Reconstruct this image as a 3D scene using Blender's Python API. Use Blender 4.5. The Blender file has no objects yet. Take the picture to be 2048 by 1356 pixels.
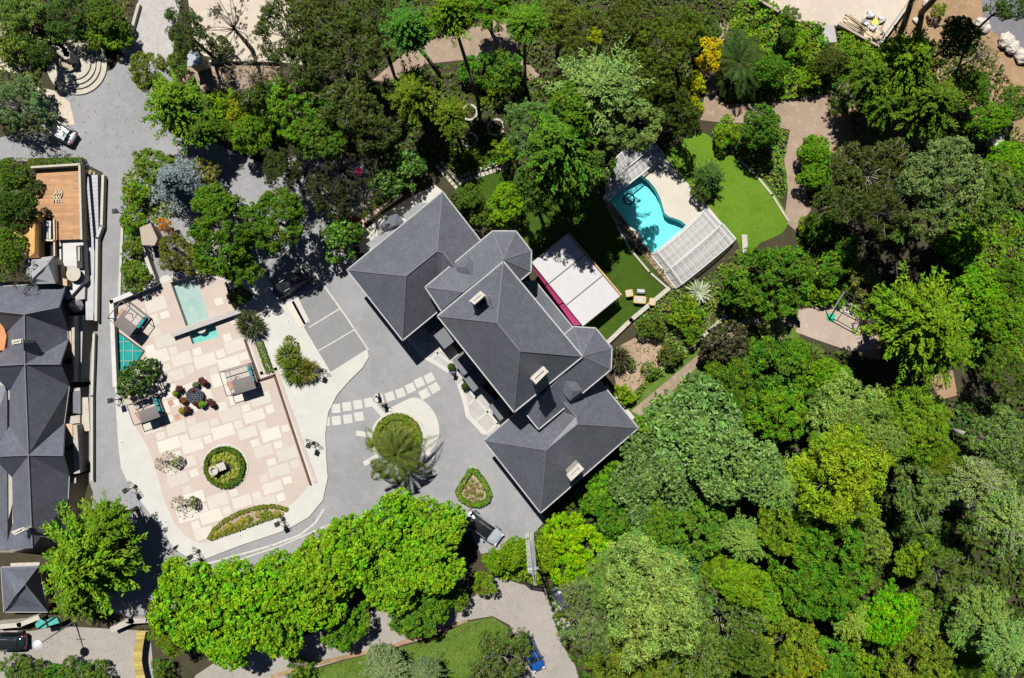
import bpy, math, random
import numpy as np
from mathutils import Vector, Matrix
from mathutils.geometry import tessellate_polygon
R = math.radians
random.seed(7)
scn = bpy.context.scene
COL = scn.collection

# ---------------------------------------------------------------- camera, sky, sun, exposure
S = 0.055          # metres on the ground per photograph pixel
CH = 90.0          # flying height of the camera
cam_d = bpy.data.cameras.new('camera')
cam = bpy.data.objects.new('camera', cam_d); COL.objects.link(cam)
cam.location = (0, 0, CH)
cam_d.sensor_fit = 'HORIZONTAL'
cam_d.angle = 2 * math.atan(1024 * S / CH)
cam_d.clip_start = 0.5; cam_d.clip_end = 3000
scn.camera = cam
SUN = Vector((-0.15, 0.48, 1.0)).normalized()      # direction towards the sun
elev = math.asin(SUN.z)
world = bpy.data.worlds.new('World'); scn.world = world; world.use_nodes = True
wn = world.node_tree.nodes; wl = world.node_tree.links
sky = wn.new('ShaderNodeTexSky'); sky.sky_type = 'NISHITA'; sky.sun_disc = False
sky.sun_elevation = elev; sky.air_density = .4; sky.dust_density = .2; sky.ozone_density = 2.5
sky.sun_rotation = math.atan2(SUN.x, SUN.y)
wl.new(sky.outputs[0], wn['Background'].inputs[0])
wn['Background'].inputs[1].default_value = 0.05
sd = bpy.data.lights.new('sun', 'SUN'); sd.energy = 5.0; sd.angle = R(0.5); sd.color = (1, 0.955, 0.88)
so = bpy.data.objects.new('sun', sd); COL.objects.link(so); so.location = (0, 0, 60)
so.rotation_euler = SUN.to_track_quat('Z', 'Y').to_euler()
scn.view_settings.view_transform = 'Standard'; scn.view_settings.look = 'None'
scn.view_settings.exposure = 0.70; scn.view_settings.gamma = 1
scn.cycles.max_bounces = 6; scn.cycles.transparent_max_bounces = 16
scn.cycles.diffuse_bounces = 1

# ---------------------------------------------------------------- helpers
def W(px, py, h=0.0):
    """where a point at height h stands that the photograph shows at (px, py)"""
    k = S * (CH - h) / CH
    return Vector(((px - 1024) * k, (678 - py) * k, h))
def G(px, py, z=0.0):
    return Vector(((px - 1024) * S, (678 - py) * S, z))
def tag(o, label=None, cat=None, group=None, kind=None):
    if label: o['label'] = label
    if cat: o['category'] = cat
    if group: o['group'] = group
    if kind: o['kind'] = kind
    return o
def thing(name, label, cat, loc=(0, 0, 0), group=None, rotz=0):
    o = bpy.data.objects.new(name, None); COL.objects.link(o)
    o.location = loc; o.rotation_euler = (0, 0, rotz); o.empty_display_size = 0.3
    return tag(o, label, cat, group)
def base_of(o):
    v = Vector((0, 0, 0))
    while o is not None:
        v += Vector(o.location); o = o.parent
    return v
class MB:
    def __init__(s): s.v = []; s.f = []; s.m = []; s.mi = 0
    def add(s, vs, fs):
        n = len(s.v); s.v += [tuple(v) for v in vs]
        s.f += [tuple(i + n for i in f) for f in fs]; s.m += [s.mi] * len(fs)
    def prism(s, pts, z0, z1, bottom=False):
        n = len(pts)
        a = sum(pts[i][0] * pts[(i + 1) % n][1] - pts[(i + 1) % n][0] * pts[i][1] for i in range(n))
        if a < 0: pts = pts[::-1]
        vs = [(p[0], p[1], z0) for p in pts] + [(p[0], p[1], z1) for p in pts]
        fs = [tuple(range(n, 2 * n))] + [(i, (i + 1) % n, n + (i + 1) % n, n + i) for i in range(n)]
        if bottom: fs.append(tuple(range(n - 1, -1, -1)))
        s.add(vs, fs)
    def box(s, c, d, rz=0.0):
        cx, cy, cz = c; x, y, z = d[0] / 2, d[1] / 2, d[2] / 2
        ca, sa = math.cos(rz), math.sin(rz)
        p = [(cx + ca * a * x - sa * b * y, cy + sa * a * x + ca * b * y) for a, b in ((-1, -1), (1, -1), (1, 1), (-1, 1))]
        s.prism(p, cz - z, cz + z, True)
    def beam(s, p, q, w, h, up=(0, 0, 1)):
        p = Vector(p); q = Vector(q); d = (q - p)
        if d.length < 1e-6: return
        d.normalize(); u = Vector(up)
        if abs(d.dot(u)) > .98: u = Vector((1, 0, 0))
        sd_ = d.cross(u).normalized() * w / 2; uu = sd_.cross(d).normalized() * h / 2
        vs = []
        for e in (p, q):
            for a, b in ((-1, -1), (1, -1), (1, 1), (-1, 1)): vs.append(e + sd_ * a + uu * b)
        s.add(vs, [(3, 2, 1, 0), (4, 5, 6, 7), (0, 1, 5, 4), (1, 2, 6, 5), (2, 3, 7, 6), (3, 0, 4, 7)])
    def cyl(s, p, q, r0, r1=None, n=10, caps=True):
        p = Vector(p); q = Vector(q); d = q - p
        if d.length < 1e-6: return
        r1 = r0 if r1 is None else r1
        d.normalize(); u = Vector((0, 0, 1)) if abs(d.z) < .9 else Vector((1, 0, 0))
        a = d.cross(u).normalized(); b = a.cross(d)
        vs = []
        for e, r in ((p, r0), (q, r1)):
            for i in range(n):
                t = 2 * math.pi * i / n; vs.append(e + (a * math.cos(t) - b * math.sin(t)) * r)
        fs = [(i, (i + 1) % n, n + (i + 1) % n, n + i) for i in range(n)]
        if caps: fs += [tuple(range(n - 1, -1, -1)), tuple(range(n, 2 * n))]
        s.add(vs, fs)
    def tube(s, pts, r0, r1, n=5):
        k = len(pts) - 1
        for i in range(k):
            s.cyl(pts[i], pts[i + 1], r0 + (r1 - r0) * i / k, r0 + (r1 - r0) * (i + 1) / k, n, i in (0, k - 1))
    def lathe(s, c, prof, n=20):
        c = Vector(c); vs = []; fs = []; m = len(prof)
        for r, z in prof:
            for i in range(n):
                t = 2 * math.pi * i / n; vs.append((c.x + r * math.cos(t), c.y + r * math.sin(t), c.z + z))
        for j in range(m - 1):
            for i in range(n):
                k = (i + 1) % n; fs.append((j * n + i, j * n + k, (j + 1) * n + k, (j + 1) * n + i))
        fs.append(tuple((m - 1) * n + i for i in range(n)))
        s.add(vs, fs)
    def ball(s, c, r, n=10, sz=1.0):
        c = Vector(c); prof = [(r * math.cos(R(a)), r * math.sin(R(a)) * sz) for a in range(-90, 91, 20)]
        prof = [(max(.001, x), z) for x, z in prof]; s.lathe(c, prof, n)
    def build(s, name, mat, parent=None, smooth=False, label=None):
        me = bpy.data.meshes.new(name)
        off = base_of(parent) if parent else Vector((0, 0, 0))
        me.from_pydata([(x - off.x, y - off.y, z - off.z) for x, y, z in s.v], [], s.f)
        for m_ in (mat if isinstance(mat, (list, tuple)) else [mat]): me.materials.append(m_)
        if isinstance(mat, (list, tuple)): me.polygons.foreach_set('material_index', s.m)
        if smooth: me.polygons.foreach_set('use_smooth', [True] * len(s.f))
        me.update()
        o = bpy.data.objects.new(name, me); COL.objects.link(o)
        if parent: o.parent = parent
        if label: o['label'] = label
        return o
def local(mb, name, mat, parent, smooth=False, label=None):
    """mesh written in its parent's own axes"""
    me = bpy.data.meshes.new(name); me.from_pydata(mb.v, [], mb.f); me.materials.append(mat)
    if smooth: me.polygons.foreach_set('use_smooth', [True] * len(mb.f))
    me.update(); o = bpy.data.objects.new(name, me); COL.objects.link(o); o.parent = parent
    if label: o['label'] = label
    return o

# ---------------------------------------------------------------- materials
def nodes(name):
    m = bpy.data.materials.new(name); m.use_nodes = True
    return m, m.node_tree.nodes, m.node_tree.links, m.node_tree.nodes['Principled BSDF']
def mixc(n, l, a, b, fac, mode='MIX'):
    x = n.new('ShaderNodeMix'); x.data_type = 'RGBA'; x.blend_type = mode
    for sock, v in ((x.inputs[6], a), (x.inputs[7], b), (x.inputs[0], fac)):
        if hasattr(v, 'links') or hasattr(v, 'is_linked'): l.new(v, sock)
        elif isinstance(v, (tuple, list)): sock.default_value = (*v, 1) if len(v) == 3 else v
        else: sock.default_value = v
    return x.outputs[2]
def noise(n, l, sc, det=6, rough=.6, rng=(0.3, 0.7), coord='Object'):
    tc = n.new('ShaderNodeTexCoord'); t = n.new('ShaderNodeTexNoise')
    t.inputs['Scale'].default_value = sc; t.inputs['Detail'].default_value = det; t.inputs['Roughness'].default_value = rough
    l.new(tc.outputs[coord], t.inputs['Vector'])
    r = n.new('ShaderNodeMapRange'); r.inputs[1].default_value = rng[0]; r.inputs[2].default_value = rng[1]
    l.new(t.outputs['Fac'], r.inputs[0]); return r.outputs[0]
def bump(n, l, h, b, st=.3, dist=.05):
    x = n.new('ShaderNodeBump'); x.inputs['Strength'].default_value = st; x.inputs['Distance'].default_value = dist
    l.new(h, x.inputs['Height']); l.new(x.outputs[0], b.inputs['Normal'])
def mat(name, a, b=None, sc=1.0, rough=.85, fine=None, spec=.3, bmp=0, metal=0, island=0):
    m, n, l, p = nodes(name)
    b = b or tuple(c * .8 for c in a)
    c = mixc(n, l, a, b, noise(n, l, sc))
    if fine: c = mixc(n, l, c, tuple(fine[1]), noise(n, l, fine[0], 3, .7, (.5, .8)))
    if island:
        g = n.new('ShaderNodeNewGeometry'); mr = n.new('ShaderNodeMapRange')
        mr.inputs[3].default_value = 1 - island; mr.inputs[4].default_value = 1 + island
        l.new(g.outputs['Random Per Island'], mr.inputs[0])
        x = n.new('ShaderNodeVectorMath'); x.operation = 'SCALE'; l.new(c, x.inputs[0]); l.new(mr.outputs[0], x.inputs[3]); c = x.outputs[0]
    l.new(c, p.inputs['Base Color']); p.inputs['Roughness'].default_value = rough
    p.inputs['Specular IOR Level'].default_value = spec; p.inputs['Metallic'].default_value = metal
    if bmp: bump(n, l, noise(n, l, 12, 5, .7), p, bmp)
    return m
M = {}
def asphalt(name, a, b, c):
    m, n, l, p = nodes(name)
    col = mixc(n, l, a, b, noise(n, l, .16, 9, .7, (.4, .6)))
    col = mixc(n, l, col, c, noise(n, l, 1.1, 8, .75, (.50, .72)))
    g = noise(n, l, 14, 3, .8, (.3, .75))
    col = mixc(n, l, col, tuple(x * .72 for x in a), g)
    l.new(col, p.inputs['Base Color']); p.inputs['Roughness'].default_value = .9; p.inputs['Specular IOR Level'].default_value = .2
    bump(n, l, g, p, .35, .02); return m
M['asphalt'] = asphalt('driveway_asphalt', (.235, .238, .248), (.172, .175, .182), (.275, .272, .268))
M['bay'] = asphalt('bay_asphalt', (.19, .195, .2), (.165, .168, .17), (.21, .21, .21))
M['lane'] = asphalt('public_road', (.27, .25, .228), (.205, .19, .172), (.31, .29, .265))
M['tarmac'] = asphalt('dark_road', (.15, .15, .165), (.12, .12, .135), (.18, .18, .19))
M['cobble'] = mat('cobbled_stone', (.31, .30, .30), (.25, .235, .22), 1.5, fine=(5, (.42, .41, .39)), bmp=.4)
M['patio'] = asphalt('rough_stone', (.33, .275, .23), (.26, .21, .17), (.39, .34, .29))
M['path'] = asphalt('brown_path', (.27, .205, .155), (.185, .135, .095), (.36, .30, .25))
M['sand'] = asphalt('sandy_yard', (.44, .385, .32), (.37, .32, .265), (.50, .46, .41))
M['dirt'] = asphalt('orange_dirt', (.27, .175, .10), (.17, .12, .07), (.36, .28, .20))
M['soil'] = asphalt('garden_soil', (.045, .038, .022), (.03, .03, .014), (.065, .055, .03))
M['bedsoil'] = asphalt('bed_soil', (.30, .225, .155), (.20, .15, .10), (.36, .29, .22))
M['cream'] = mat('cream_concrete', (.375, .372, .35), (.335, .33, .308), .6, fine=(5, (.395, .39, .37)), bmp=.1)
M['white'] = mat('white_render', (.41, .41, .40), (.36, .36, .35), .8, fine=(6, (.35, .34, .32)))
M['deckpool'] = mat('pool_deck_stone', (.40, .38, .325), (.35, .33, .28), .5, fine=(7, (.33, .305, .255)), bmp=.1)
M['pinkpave'] = mat('pink_mortar', (.355, .30, .268), (.315, .265, .235), .5, fine=(6, (.34, .29, .265)))
M['slabs'] = mat('cream_slabs', (.41, .39, .35), (.38, .36, .32), .8, fine=(9, (.34, .31, .265)), island=.1)
M['terracotta'] = mat('terracotta', (.34, .19, .145), (.26, .14, .11), 2)
M['brown'] = mat('wall_shade_brown', (.10, .05, .035), (.07, .035, .025), 2)  # dark tone painted for the shaded side of the low walls
M['rust'] = mat('rusty_render', (.42, .30, .26), (.34, .24, .2), 2)
M['line'] = mat('road_paint', (.42, .41, .38), (.30, .30, .285), 3, fine=(9, (.3, .3, .29)))
M['kerb'] = mat('kerb_stone', (.36, .35, .32), (.31, .30, .27), 2)
M['stone'] = mat('grey_stone', (.33, .31, .28), (.24, .225, .2), 1.6, fine=(9, (.40, .38, .35)), bmp=.4)
M['palestone'] = mat('pale_stone', (.37, .35, .30), (.29, .275, .23), 2.5, bmp=.3)
M['tan'] = mat('tan_terrace', (.40, .29, .185), (.34, .245, .155), 1.2)
M['orange'] = mat('orange_tiles', (.42, .20, .09), (.36, .16, .07), 3)
M['greypave'] = mat('grey_paving', (.30, .29, .285), (.25, .245, .24), 1.5, fine=(8, (.33, .32, .31)))
M['lightgrey'] = mat('light_grey_roof', (.33, .335, .36), (.28, .285, .31), 1.2)
M['trim'] = mat('roof_trim', (.30, .30, .31), (.25, .25, .26), 3)
M['ridge'] = mat('ridge_lead', (.115, .12, .135), (.10, .105, .12), 3, rough=.8)
M['ridgedark'] = M['ridge']
M['chim'] = mat('chimney_stone', (.40, .38, .34), (.33, .305, .27), 2)
M['black'] = mat('black_metal', (.012, .012, .013), (.02, .02, .02), 3, rough=.5)
M['dark'] = mat('room_shade_black', (.01, .01, .012), (.015, .015, .015), 3)  # near-black put in for the shade inside the open room
M['silver'] = mat('brushed_metal', (.45, .46, .48), (.38, .39, .41), 4, rough=.35, metal=.7)
M['whitemetal'] = mat('white_metal', (.40, .41, .42), (.35, .36, .37), 4, rough=.5)
M['awning'] = mat('white_awning', (.375, .37, .38), (.345, .34, .352), .7, rough=.8, fine=(2.5, (.33, .328, .33)))
M['panelroof'] = mat('kiosk_roof', (.27, .30, .34), (.22, .25, .30), 2)
M['magenta'] = mat('magenta_glass', (.32, .035, .12), (.27, .03, .1), 1.5, rough=.4)
M['teal'] = mat('teal_cushion', (.005, .17, .19), (.01, .23, .24), 3)
M['tealglass'] = mat('teal_glass', (.01, .17, .155), (.02, .26, .23), .35, rough=.08, spec=.6)
M['tealcanopy'] = mat('teal_canopy', (.05, .30, .26), (.04, .24, .21), 3)
M['wicker'] = mat('grey_wicker', (.145, .13, .125), (.10, .09, .088), 7, bmp=.5)
M['taupe'] = mat('taupe_cushion', (.33, .30, .285), (.29, .26, .25), 3)
M['woodlight'] = mat('pale_timber', (.46, .29, .12), (.38, .23, .09), 3)
M['lumber'] = mat('sawn_lumber', (.46, .38, .28), (.36, .29, .2), 4, island=.25)
M['wicktan'] = mat('cane_weave', (.44, .34, .17), (.36, .27, .13), 6, bmp=.4)
M['bamboo'] = mat('bamboo', (.34, .27, .09), (.26, .20, .06), 4, island=.25)
M['bark'] = mat('bark', (.085, .07, .055), (.05, .042, .033), 6, bmp=.4)
M['palebark'] = mat('pale_bark', (.30, .28, .24), (.21, .195, .17), 6)
M['rock'] = mat('garden_rock', (.46, .42, .38), (.36, .33, .29), 3, bmp=.5)
M['yellow'] = mat('yellow_sheet', (.42, .44, .10), (.36, .36, .08), 5)
M['greencloth'] = mat('green_cloth', (.02, .34, .18), (.015, .25, .14), 6)
M['red'] = mat('oxblood_leaves', (.11, .022, .022), (.07, .02, .018), 5)
M['skin'] = mat('skin', (.35, .2, .14)); M['hair'] = mat('dark_hair', (.02, .013, .008))
M['blue'] = mat('blue_cloth', (.09, .09, .32), (.07, .07, .25), 6); M['darkcloth'] = mat('dark_cloth', (.02, .02, .025))
M['olive'] = mat('olive_cloth', (.08, .08, .04)); M['whitecloth'] = mat('white_cloth', (.5, .5, .5))
M['wallcream'] = mat('cream_wall', (.42, .38, .30), (.36, .32, .25), 1)
M['rubber'] = mat('rubber', (.015, .015, .015)); M['lampglass'] = mat('lamp_glass', (.45, .45, .43), rough=.2)
M['redlight'] = mat('tail_lens', (.30, .01, .01), rough=.2)
M['poolfloor'] = mat('pool_floor', (.33, .63, .64), (.27, .58, .61), .9)
M['poolfloor2'] = mat('basin_floor', (.33, .37, .355), (.26, .31, .30), 1.2)
M['poolfloor3'] = mat('spa_floor', (.12, .36, .33), (.2, .40, .36), 1.0)
M['frond'] = None
def glass(name, col, rough=.05, tr=.75):
    m, n, l, p = nodes(name)
    t = n.new('ShaderNodeBsdfTransparent'); t.inputs[0].default_value = (*col, 1)
    mx = n.new('ShaderNodeMixShader'); mx.inputs[0].default_value = 1 - tr
    p.inputs['Base Color'].default_value = (*[min(1, c * .42) for c in col], 1); p.inputs['Roughness'].default_value = rough
    l.new(t.outputs[0], mx.inputs[1]); l.new(p.outputs[0], mx.inputs[2])
    l.new(mx.outputs[0], n['Material Output'].inputs[0]); return m
def water(name, col):
    m, n, l, p = nodes(name)
    t = n.new('ShaderNodeBsdfTransparent'); t.inputs[0].default_value = (*col, 1)
    g = n.new('ShaderNodeBsdfGlossy'); g.inputs['Roughness'].default_value = .06
    nz = noise(n, l, 2.2, 4, .6, (.2, .8)); b = n.new('ShaderNodeBump'); b.inputs['Strength'].default_value = .25; b.inputs['Distance'].default_value = .05
    l.new(nz, b.inputs['Height']); l.new(b.outputs[0], g.inputs['Normal'])
    f = n.new('ShaderNodeFresnel'); f.inputs[0].default_value = 1.33
    mx = n.new('ShaderNodeMixShader'); l.new(f.outputs[0], mx.inputs[0]); l.new(t.outputs[0], mx.inputs[1]); l.new(g.outputs[0], mx.inputs[2])
    l.new(mx.outputs[0], n['Material Output'].inputs[0]); return m
M['water'] = water('pool_water', (.60, .95, .97)); M['water2'] = water('basin_water', (.86, .95, .94))
M['panel'] = glass('enclosure_panel', (.92, .93, .95), .25, .55)
M['panelfrost'] = glass('frosted_panel', (.95, .95, .96), .4, .50)
M['carglass'] = mat('car_glass', (.008, .014, .016), (.012, .02, .022), 3, rough=.08, spec=.8)
M['window'] = mat('window_glass', (.02, .03, .04), (.03, .04, .05), 2, rough=.08, spec=.8)
M['shutter'] = mat('shutter', (.36, .35, .32))
def carpaint():
    m, n, l, p = nodes('car_paint'); oi = n.new('ShaderNodeObjectInfo'); l.new(oi.outputs['Color'], p.inputs['Base Color'])
    p.inputs['Roughness'].default_value = .28; p.inputs['Metallic'].default_value = .25; p.inputs['Coat Weight'].default_value = .6
    return m
M['paint'] = carpaint()
def slate(name, a, b, rot, sc=3.2):
    m, n, l, p = nodes(name)
    tc = n.new('ShaderNodeTexCoord'); mp = n.new('ShaderNodeMapping'); mp.inputs['Rotation'].default_value = (0, 0, rot)
    l.new(tc.outputs['Object'], mp.inputs[0])
    br = n.new('ShaderNodeTexBrick'); br.inputs['Scale'].default_value = sc
    br.inputs['Color1'].default_value = (*a, 1); br.inputs['Color2'].default_value = (*b, 1)
    br.inputs['Mortar'].default_value = (*[c * .6 for c in b], 1); br.inputs['Mortar Size'].default_value = .02
    br.inputs['Brick Width'].default_value = .8; br.inputs['Row Height'].default_value = .6
    l.new(mp.outputs[0], br.inputs['Vector'])
    c = mixc(n, l, br.outputs[0], tuple(x * .66 for x in a), noise(n, l, .45, 9, .78, (.42, .66)))
    c = mixc(n, l, c, tuple(x * 1.5 for x in a), noise(n, l, 4, 5, .8, (.54, .75)))
    l.new(c, p.inputs['Base Color']); p.inputs['Roughness'].default_value = .5; p.inputs['Specular IOR Level'].default_value = .45
    bump(n, l, br.outputs['Fac'], p, -.4, .03); return m
M['slate'] = slate('house_slate', (.100, .107, .128), (.079, .086, .106), R(-39))
M['slate2'] = slate('row_slate', (.108, .117, .145), (.084, .092, .12), 0)
M['slatelight'] = slate('old_slate', (.22, .225, .24), (.19, .195, .21), R(10))
def planks(name, a, b, ang, w=.12):
    m, n, l, p = nodes(name)
    tc = n.new('ShaderNodeTexCoord'); mp = n.new('ShaderNodeMapping'); mp.inputs['Rotation'].default_value = (0, 0, ang)
    l.new(tc.outputs['Object'], mp.inputs[0])
    br = n.new('ShaderNodeTexBrick'); br.inputs['Scale'].default_value = 1
    br.inputs['Color1'].default_value = (*a, 1); br.inputs['Color2'].default_value = (*b, 1)
    br.inputs['Mortar'].default_value = (*[c * .45 for c in b], 1); br.inputs['Mortar Size'].default_value = .012
    br.inputs['Brick Width'].default_value = 2.6; br.inputs['Row Height'].default_value = w
    l.new(mp.outputs[0], br.inputs['Vector'])
    l.new(mixc(n, l, br.outputs[0], tuple(x * .8 for x in b), noise(n, l, 1.2, 6, .7, (.45, .8))), p.inputs['Base Color'])
    p.inputs['Roughness'].default_value = .7; return m
M['deck'] = planks('timber_deck', (.36, .195, .09), (.25, .13, .055), 0, .2)
M['woodroof'] = planks('timber_roof', (.50, .29, .10), (.43, .24, .08), R(90), .3)
def lawnmat(name, a, b, c):
    m, n, l, p = nodes(name)
    col = mixc(n, l, a, b, noise(n, l, .22, 8, .75, (.4, .6)))
    col = mixc(n, l, col, c, noise(n, l, 1.3, 7, .75, (.48, .7)))
    g = noise(n, l, 9, 5, .8, (.25, .75)); col = mixc(n, l, col, tuple(x * .55 for x in b), g)
    l.new(col, p.inputs['Base Color']); p.inputs['Roughness'].default_value = .9; p.inputs['Specular IOR Level'].default_value = .15
    bump(n, l, g, p, .8, .06); return m
M['lawn'] = lawnmat('bright_lawn', (.125, .24, .016), (.085, .175, .010), (.17, .24, .028))  # brighter grass tone than the house lawn
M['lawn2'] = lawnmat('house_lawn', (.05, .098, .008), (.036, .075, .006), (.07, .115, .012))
M['roughgrass'] = lawnmat('rough_grass', (.11, .19, .03), (.065, .13, .015), (.20, .20, .06))
def leafmat(name, rough=.6, tr=.14, nsc=.7, spec=.12, hue=.05):
    m, n, l, p = nodes(name)
    oi = n.new('ShaderNodeObjectInfo'); g = n.new('ShaderNodeNewGeometry')
    hs = n.new('ShaderNodeHueSaturation'); l.new(oi.outputs['Color'], hs.inputs['Color'])
    mr = n.new('ShaderNodeMapRange'); mr.inputs[3].default_value = .5 - hue; mr.inputs[4].default_value = .5 + hue * .55
    l.new(noise(n, l, nsc, 3, .6, (.3, .7)), mr.inputs[0]); l.new(mr.outputs[0], hs.inputs['Hue'])
    mv = n.new('ShaderNodeMapRange'); mv.inputs[3].default_value = .55; mv.inputs[4].default_value = 1.45
    l.new(g.outputs['Random Per Island'], mv.inputs[0])
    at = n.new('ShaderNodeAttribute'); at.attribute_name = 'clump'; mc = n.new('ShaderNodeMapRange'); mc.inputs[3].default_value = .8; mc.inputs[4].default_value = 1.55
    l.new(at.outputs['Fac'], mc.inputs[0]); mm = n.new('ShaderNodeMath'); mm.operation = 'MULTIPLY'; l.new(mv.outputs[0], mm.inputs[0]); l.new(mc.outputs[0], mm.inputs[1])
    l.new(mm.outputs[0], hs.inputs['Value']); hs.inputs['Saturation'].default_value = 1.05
    l.new(hs.outputs[0], p.inputs['Base Color']); p.inputs['Roughness'].default_value = rough; p.inputs['Specular IOR Level'].default_value = spec
    t = n.new('ShaderNodeBsdfTranslucent'); l.new(hs.outputs[0], t.inputs[0])
    mx = n.new('ShaderNodeMixShader'); mx.inputs[0].default_value = tr
    l.new(p.outputs[0], mx.inputs[1]); l.new(t.outputs[0], mx.inputs[2]); l.new(mx.outputs[0], n['Material Output'].inputs[0])
    return m
M['leaf'] = leafmat('foliage'); M['glossleaf'] = leafmat('glossy_foliage', .5, .10, .5, .3, .02)
M['needle'] = leafmat('needles', .7, .12, .5, .1, .035)
# ---------------------------------------------------------------- vegetation builders
def unit(a): return a / np.maximum(np.linalg.norm(a, axis=-1, keepdims=True), 1e-6)
def leaves(C, D, N, ln, wd, fold=.18):
    """n leaf blades as one array of quads"""
    D = unit(D); B = unit(np.cross(D, N)); N = unit(np.cross(B, D))
    ln = np.asarray(ln).reshape(-1, 1); wd = np.asarray(wd).reshape(-1, 1)
    v = np.stack([C - D * ln * .5, C + B * wd * .5 + N * wd * fold, C + D * ln * .5 - N * ln * .12, C - B * wd * .5 + N * wd * fold], 1)
    return v.reshape(-1, 3)
def quadmesh(name, V, mats, clump=None):
    n = len(V) // 4
    me = bpy.data.meshes.new(name)
    me.vertices.add(len(V)); me.vertices.foreach_set('co', V.astype(np.float32).ravel())
    me.loops.add(n * 4); me.loops.foreach_set('vertex_index', np.arange(n * 4, dtype=np.int32))
    me.polygons.add(n); me.polygons.foreach_set('loop_start', np.arange(0, n * 4, 4, dtype=np.int32))
    try: me.polygons.foreach_set('loop_total', np.full(n, 4, dtype=np.int32))
    except Exception: pass
    me.materials.append(mats); me.update(calc_edges=True)
    at = me.attributes.new('clump', 'FLOAT', 'POINT')
    at.data.foreach_set('value', np.repeat(clump, 4).astype(np.float32) if clump is not None else np.full(len(V), .3, np.float32))
    return me
def cloud(Rr, Hc, lobes, ros, rr, k, ln, wd, seed, lr=.46, bias=.5, flat=.8, cull=.82, wob=.16, core=2600):
    """lobes on a dome, rosettes of leaves on the lobes, leaves on the rosettes"""
    rg = np.random.default_rng(seed)
    d = rg.normal(size=(lobes * 5, 3)); d[:, 2] = np.abs(d[:, 2]) * 1.1 - .3; d = unit(d); keep = [np.array([.1, 0, 1.])]
    while len(keep) < lobes:
        c = d[rg.integers(0, len(d), 8)]; dist = np.min(np.linalg.norm(c[:, None] - np.array(keep)[None], axis=2), axis=1)
        keep.append(c[np.argmax(dist)])
    d = np.array(keep); th = np.arctan2(d[:, 1], d[:, 0]); ph = rg.uniform(0, 6.28, 3)
    m = 1 + wob * (np.sin(2 * th + ph[0]) + .8 * np.sin(3 * th + ph[1]) + .6 * np.sin(5 * th + ph[2])) * np.linalg.norm(d[:, :2], axis=1)
    r = Rr * lr * rg.uniform(.65, 1.25, lobes)
    c = d * np.array([1, 1, Hc / Rr]) * ((Rr - r * .8) * m * rg.uniform(.8, 1.08, lobes))[:, None]
    n = ros * 2; li = rg.choice(lobes, n, p=r ** 2 / np.sum(r ** 2))
    e = unit(rg.normal(size=(n, 3)) + unit(d[li]) * .7 + np.array([0, 0, bias]))
    p = c[li] + e * (r[li] * rg.uniform(.86, 1.08, n))[:, None] * np.array([1, 1, flat])
    q = (p[:, None] - c[None]) / np.array([1, 1, flat]); inside = np.linalg.norm(q, axis=2) < r[None] * cull
    inside[np.arange(n), li] = False; ok = ~inside.any(axis=1); p = p[ok][:ros]; e = e[ok][:ros]; n = len(p)
    cl = rg.random(n); sz = rg.uniform(.7, 1.3, n)
    P = np.repeat(p, k, 0); E = np.repeat(e, k, 0); Z = np.repeat(sz, k)
    f = unit(rg.normal(size=(n * k, 3)) + E * .7 + np.array([0, 0, .35]))
    P = P + f * (rr * Z * rg.uniform(.45, 1.0, n * k))[:, None]
    N = unit(f * .9 + np.array([0, 0, .55]) + rg.normal(size=(n * k, 3)) * .5)
    D = unit(np.cross(N, rg.normal(size=(n * k, 3))) + f * .6)
    s = rg.uniform(.7, 1.3, n * k)
    V = leaves(P, D, N, ln * s, wd * s); C = np.repeat(cl, k)
    if core:                                        # inner leaves, all in the darkest clump tone
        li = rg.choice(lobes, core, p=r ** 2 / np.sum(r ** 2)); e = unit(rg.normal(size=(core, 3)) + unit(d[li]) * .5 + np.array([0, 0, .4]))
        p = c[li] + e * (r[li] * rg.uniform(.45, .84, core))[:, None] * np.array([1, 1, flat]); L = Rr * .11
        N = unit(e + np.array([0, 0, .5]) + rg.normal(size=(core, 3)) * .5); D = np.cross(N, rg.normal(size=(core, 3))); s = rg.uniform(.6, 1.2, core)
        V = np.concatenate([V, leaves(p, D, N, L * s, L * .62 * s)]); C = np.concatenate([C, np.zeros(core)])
    return V, c, C
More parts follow.
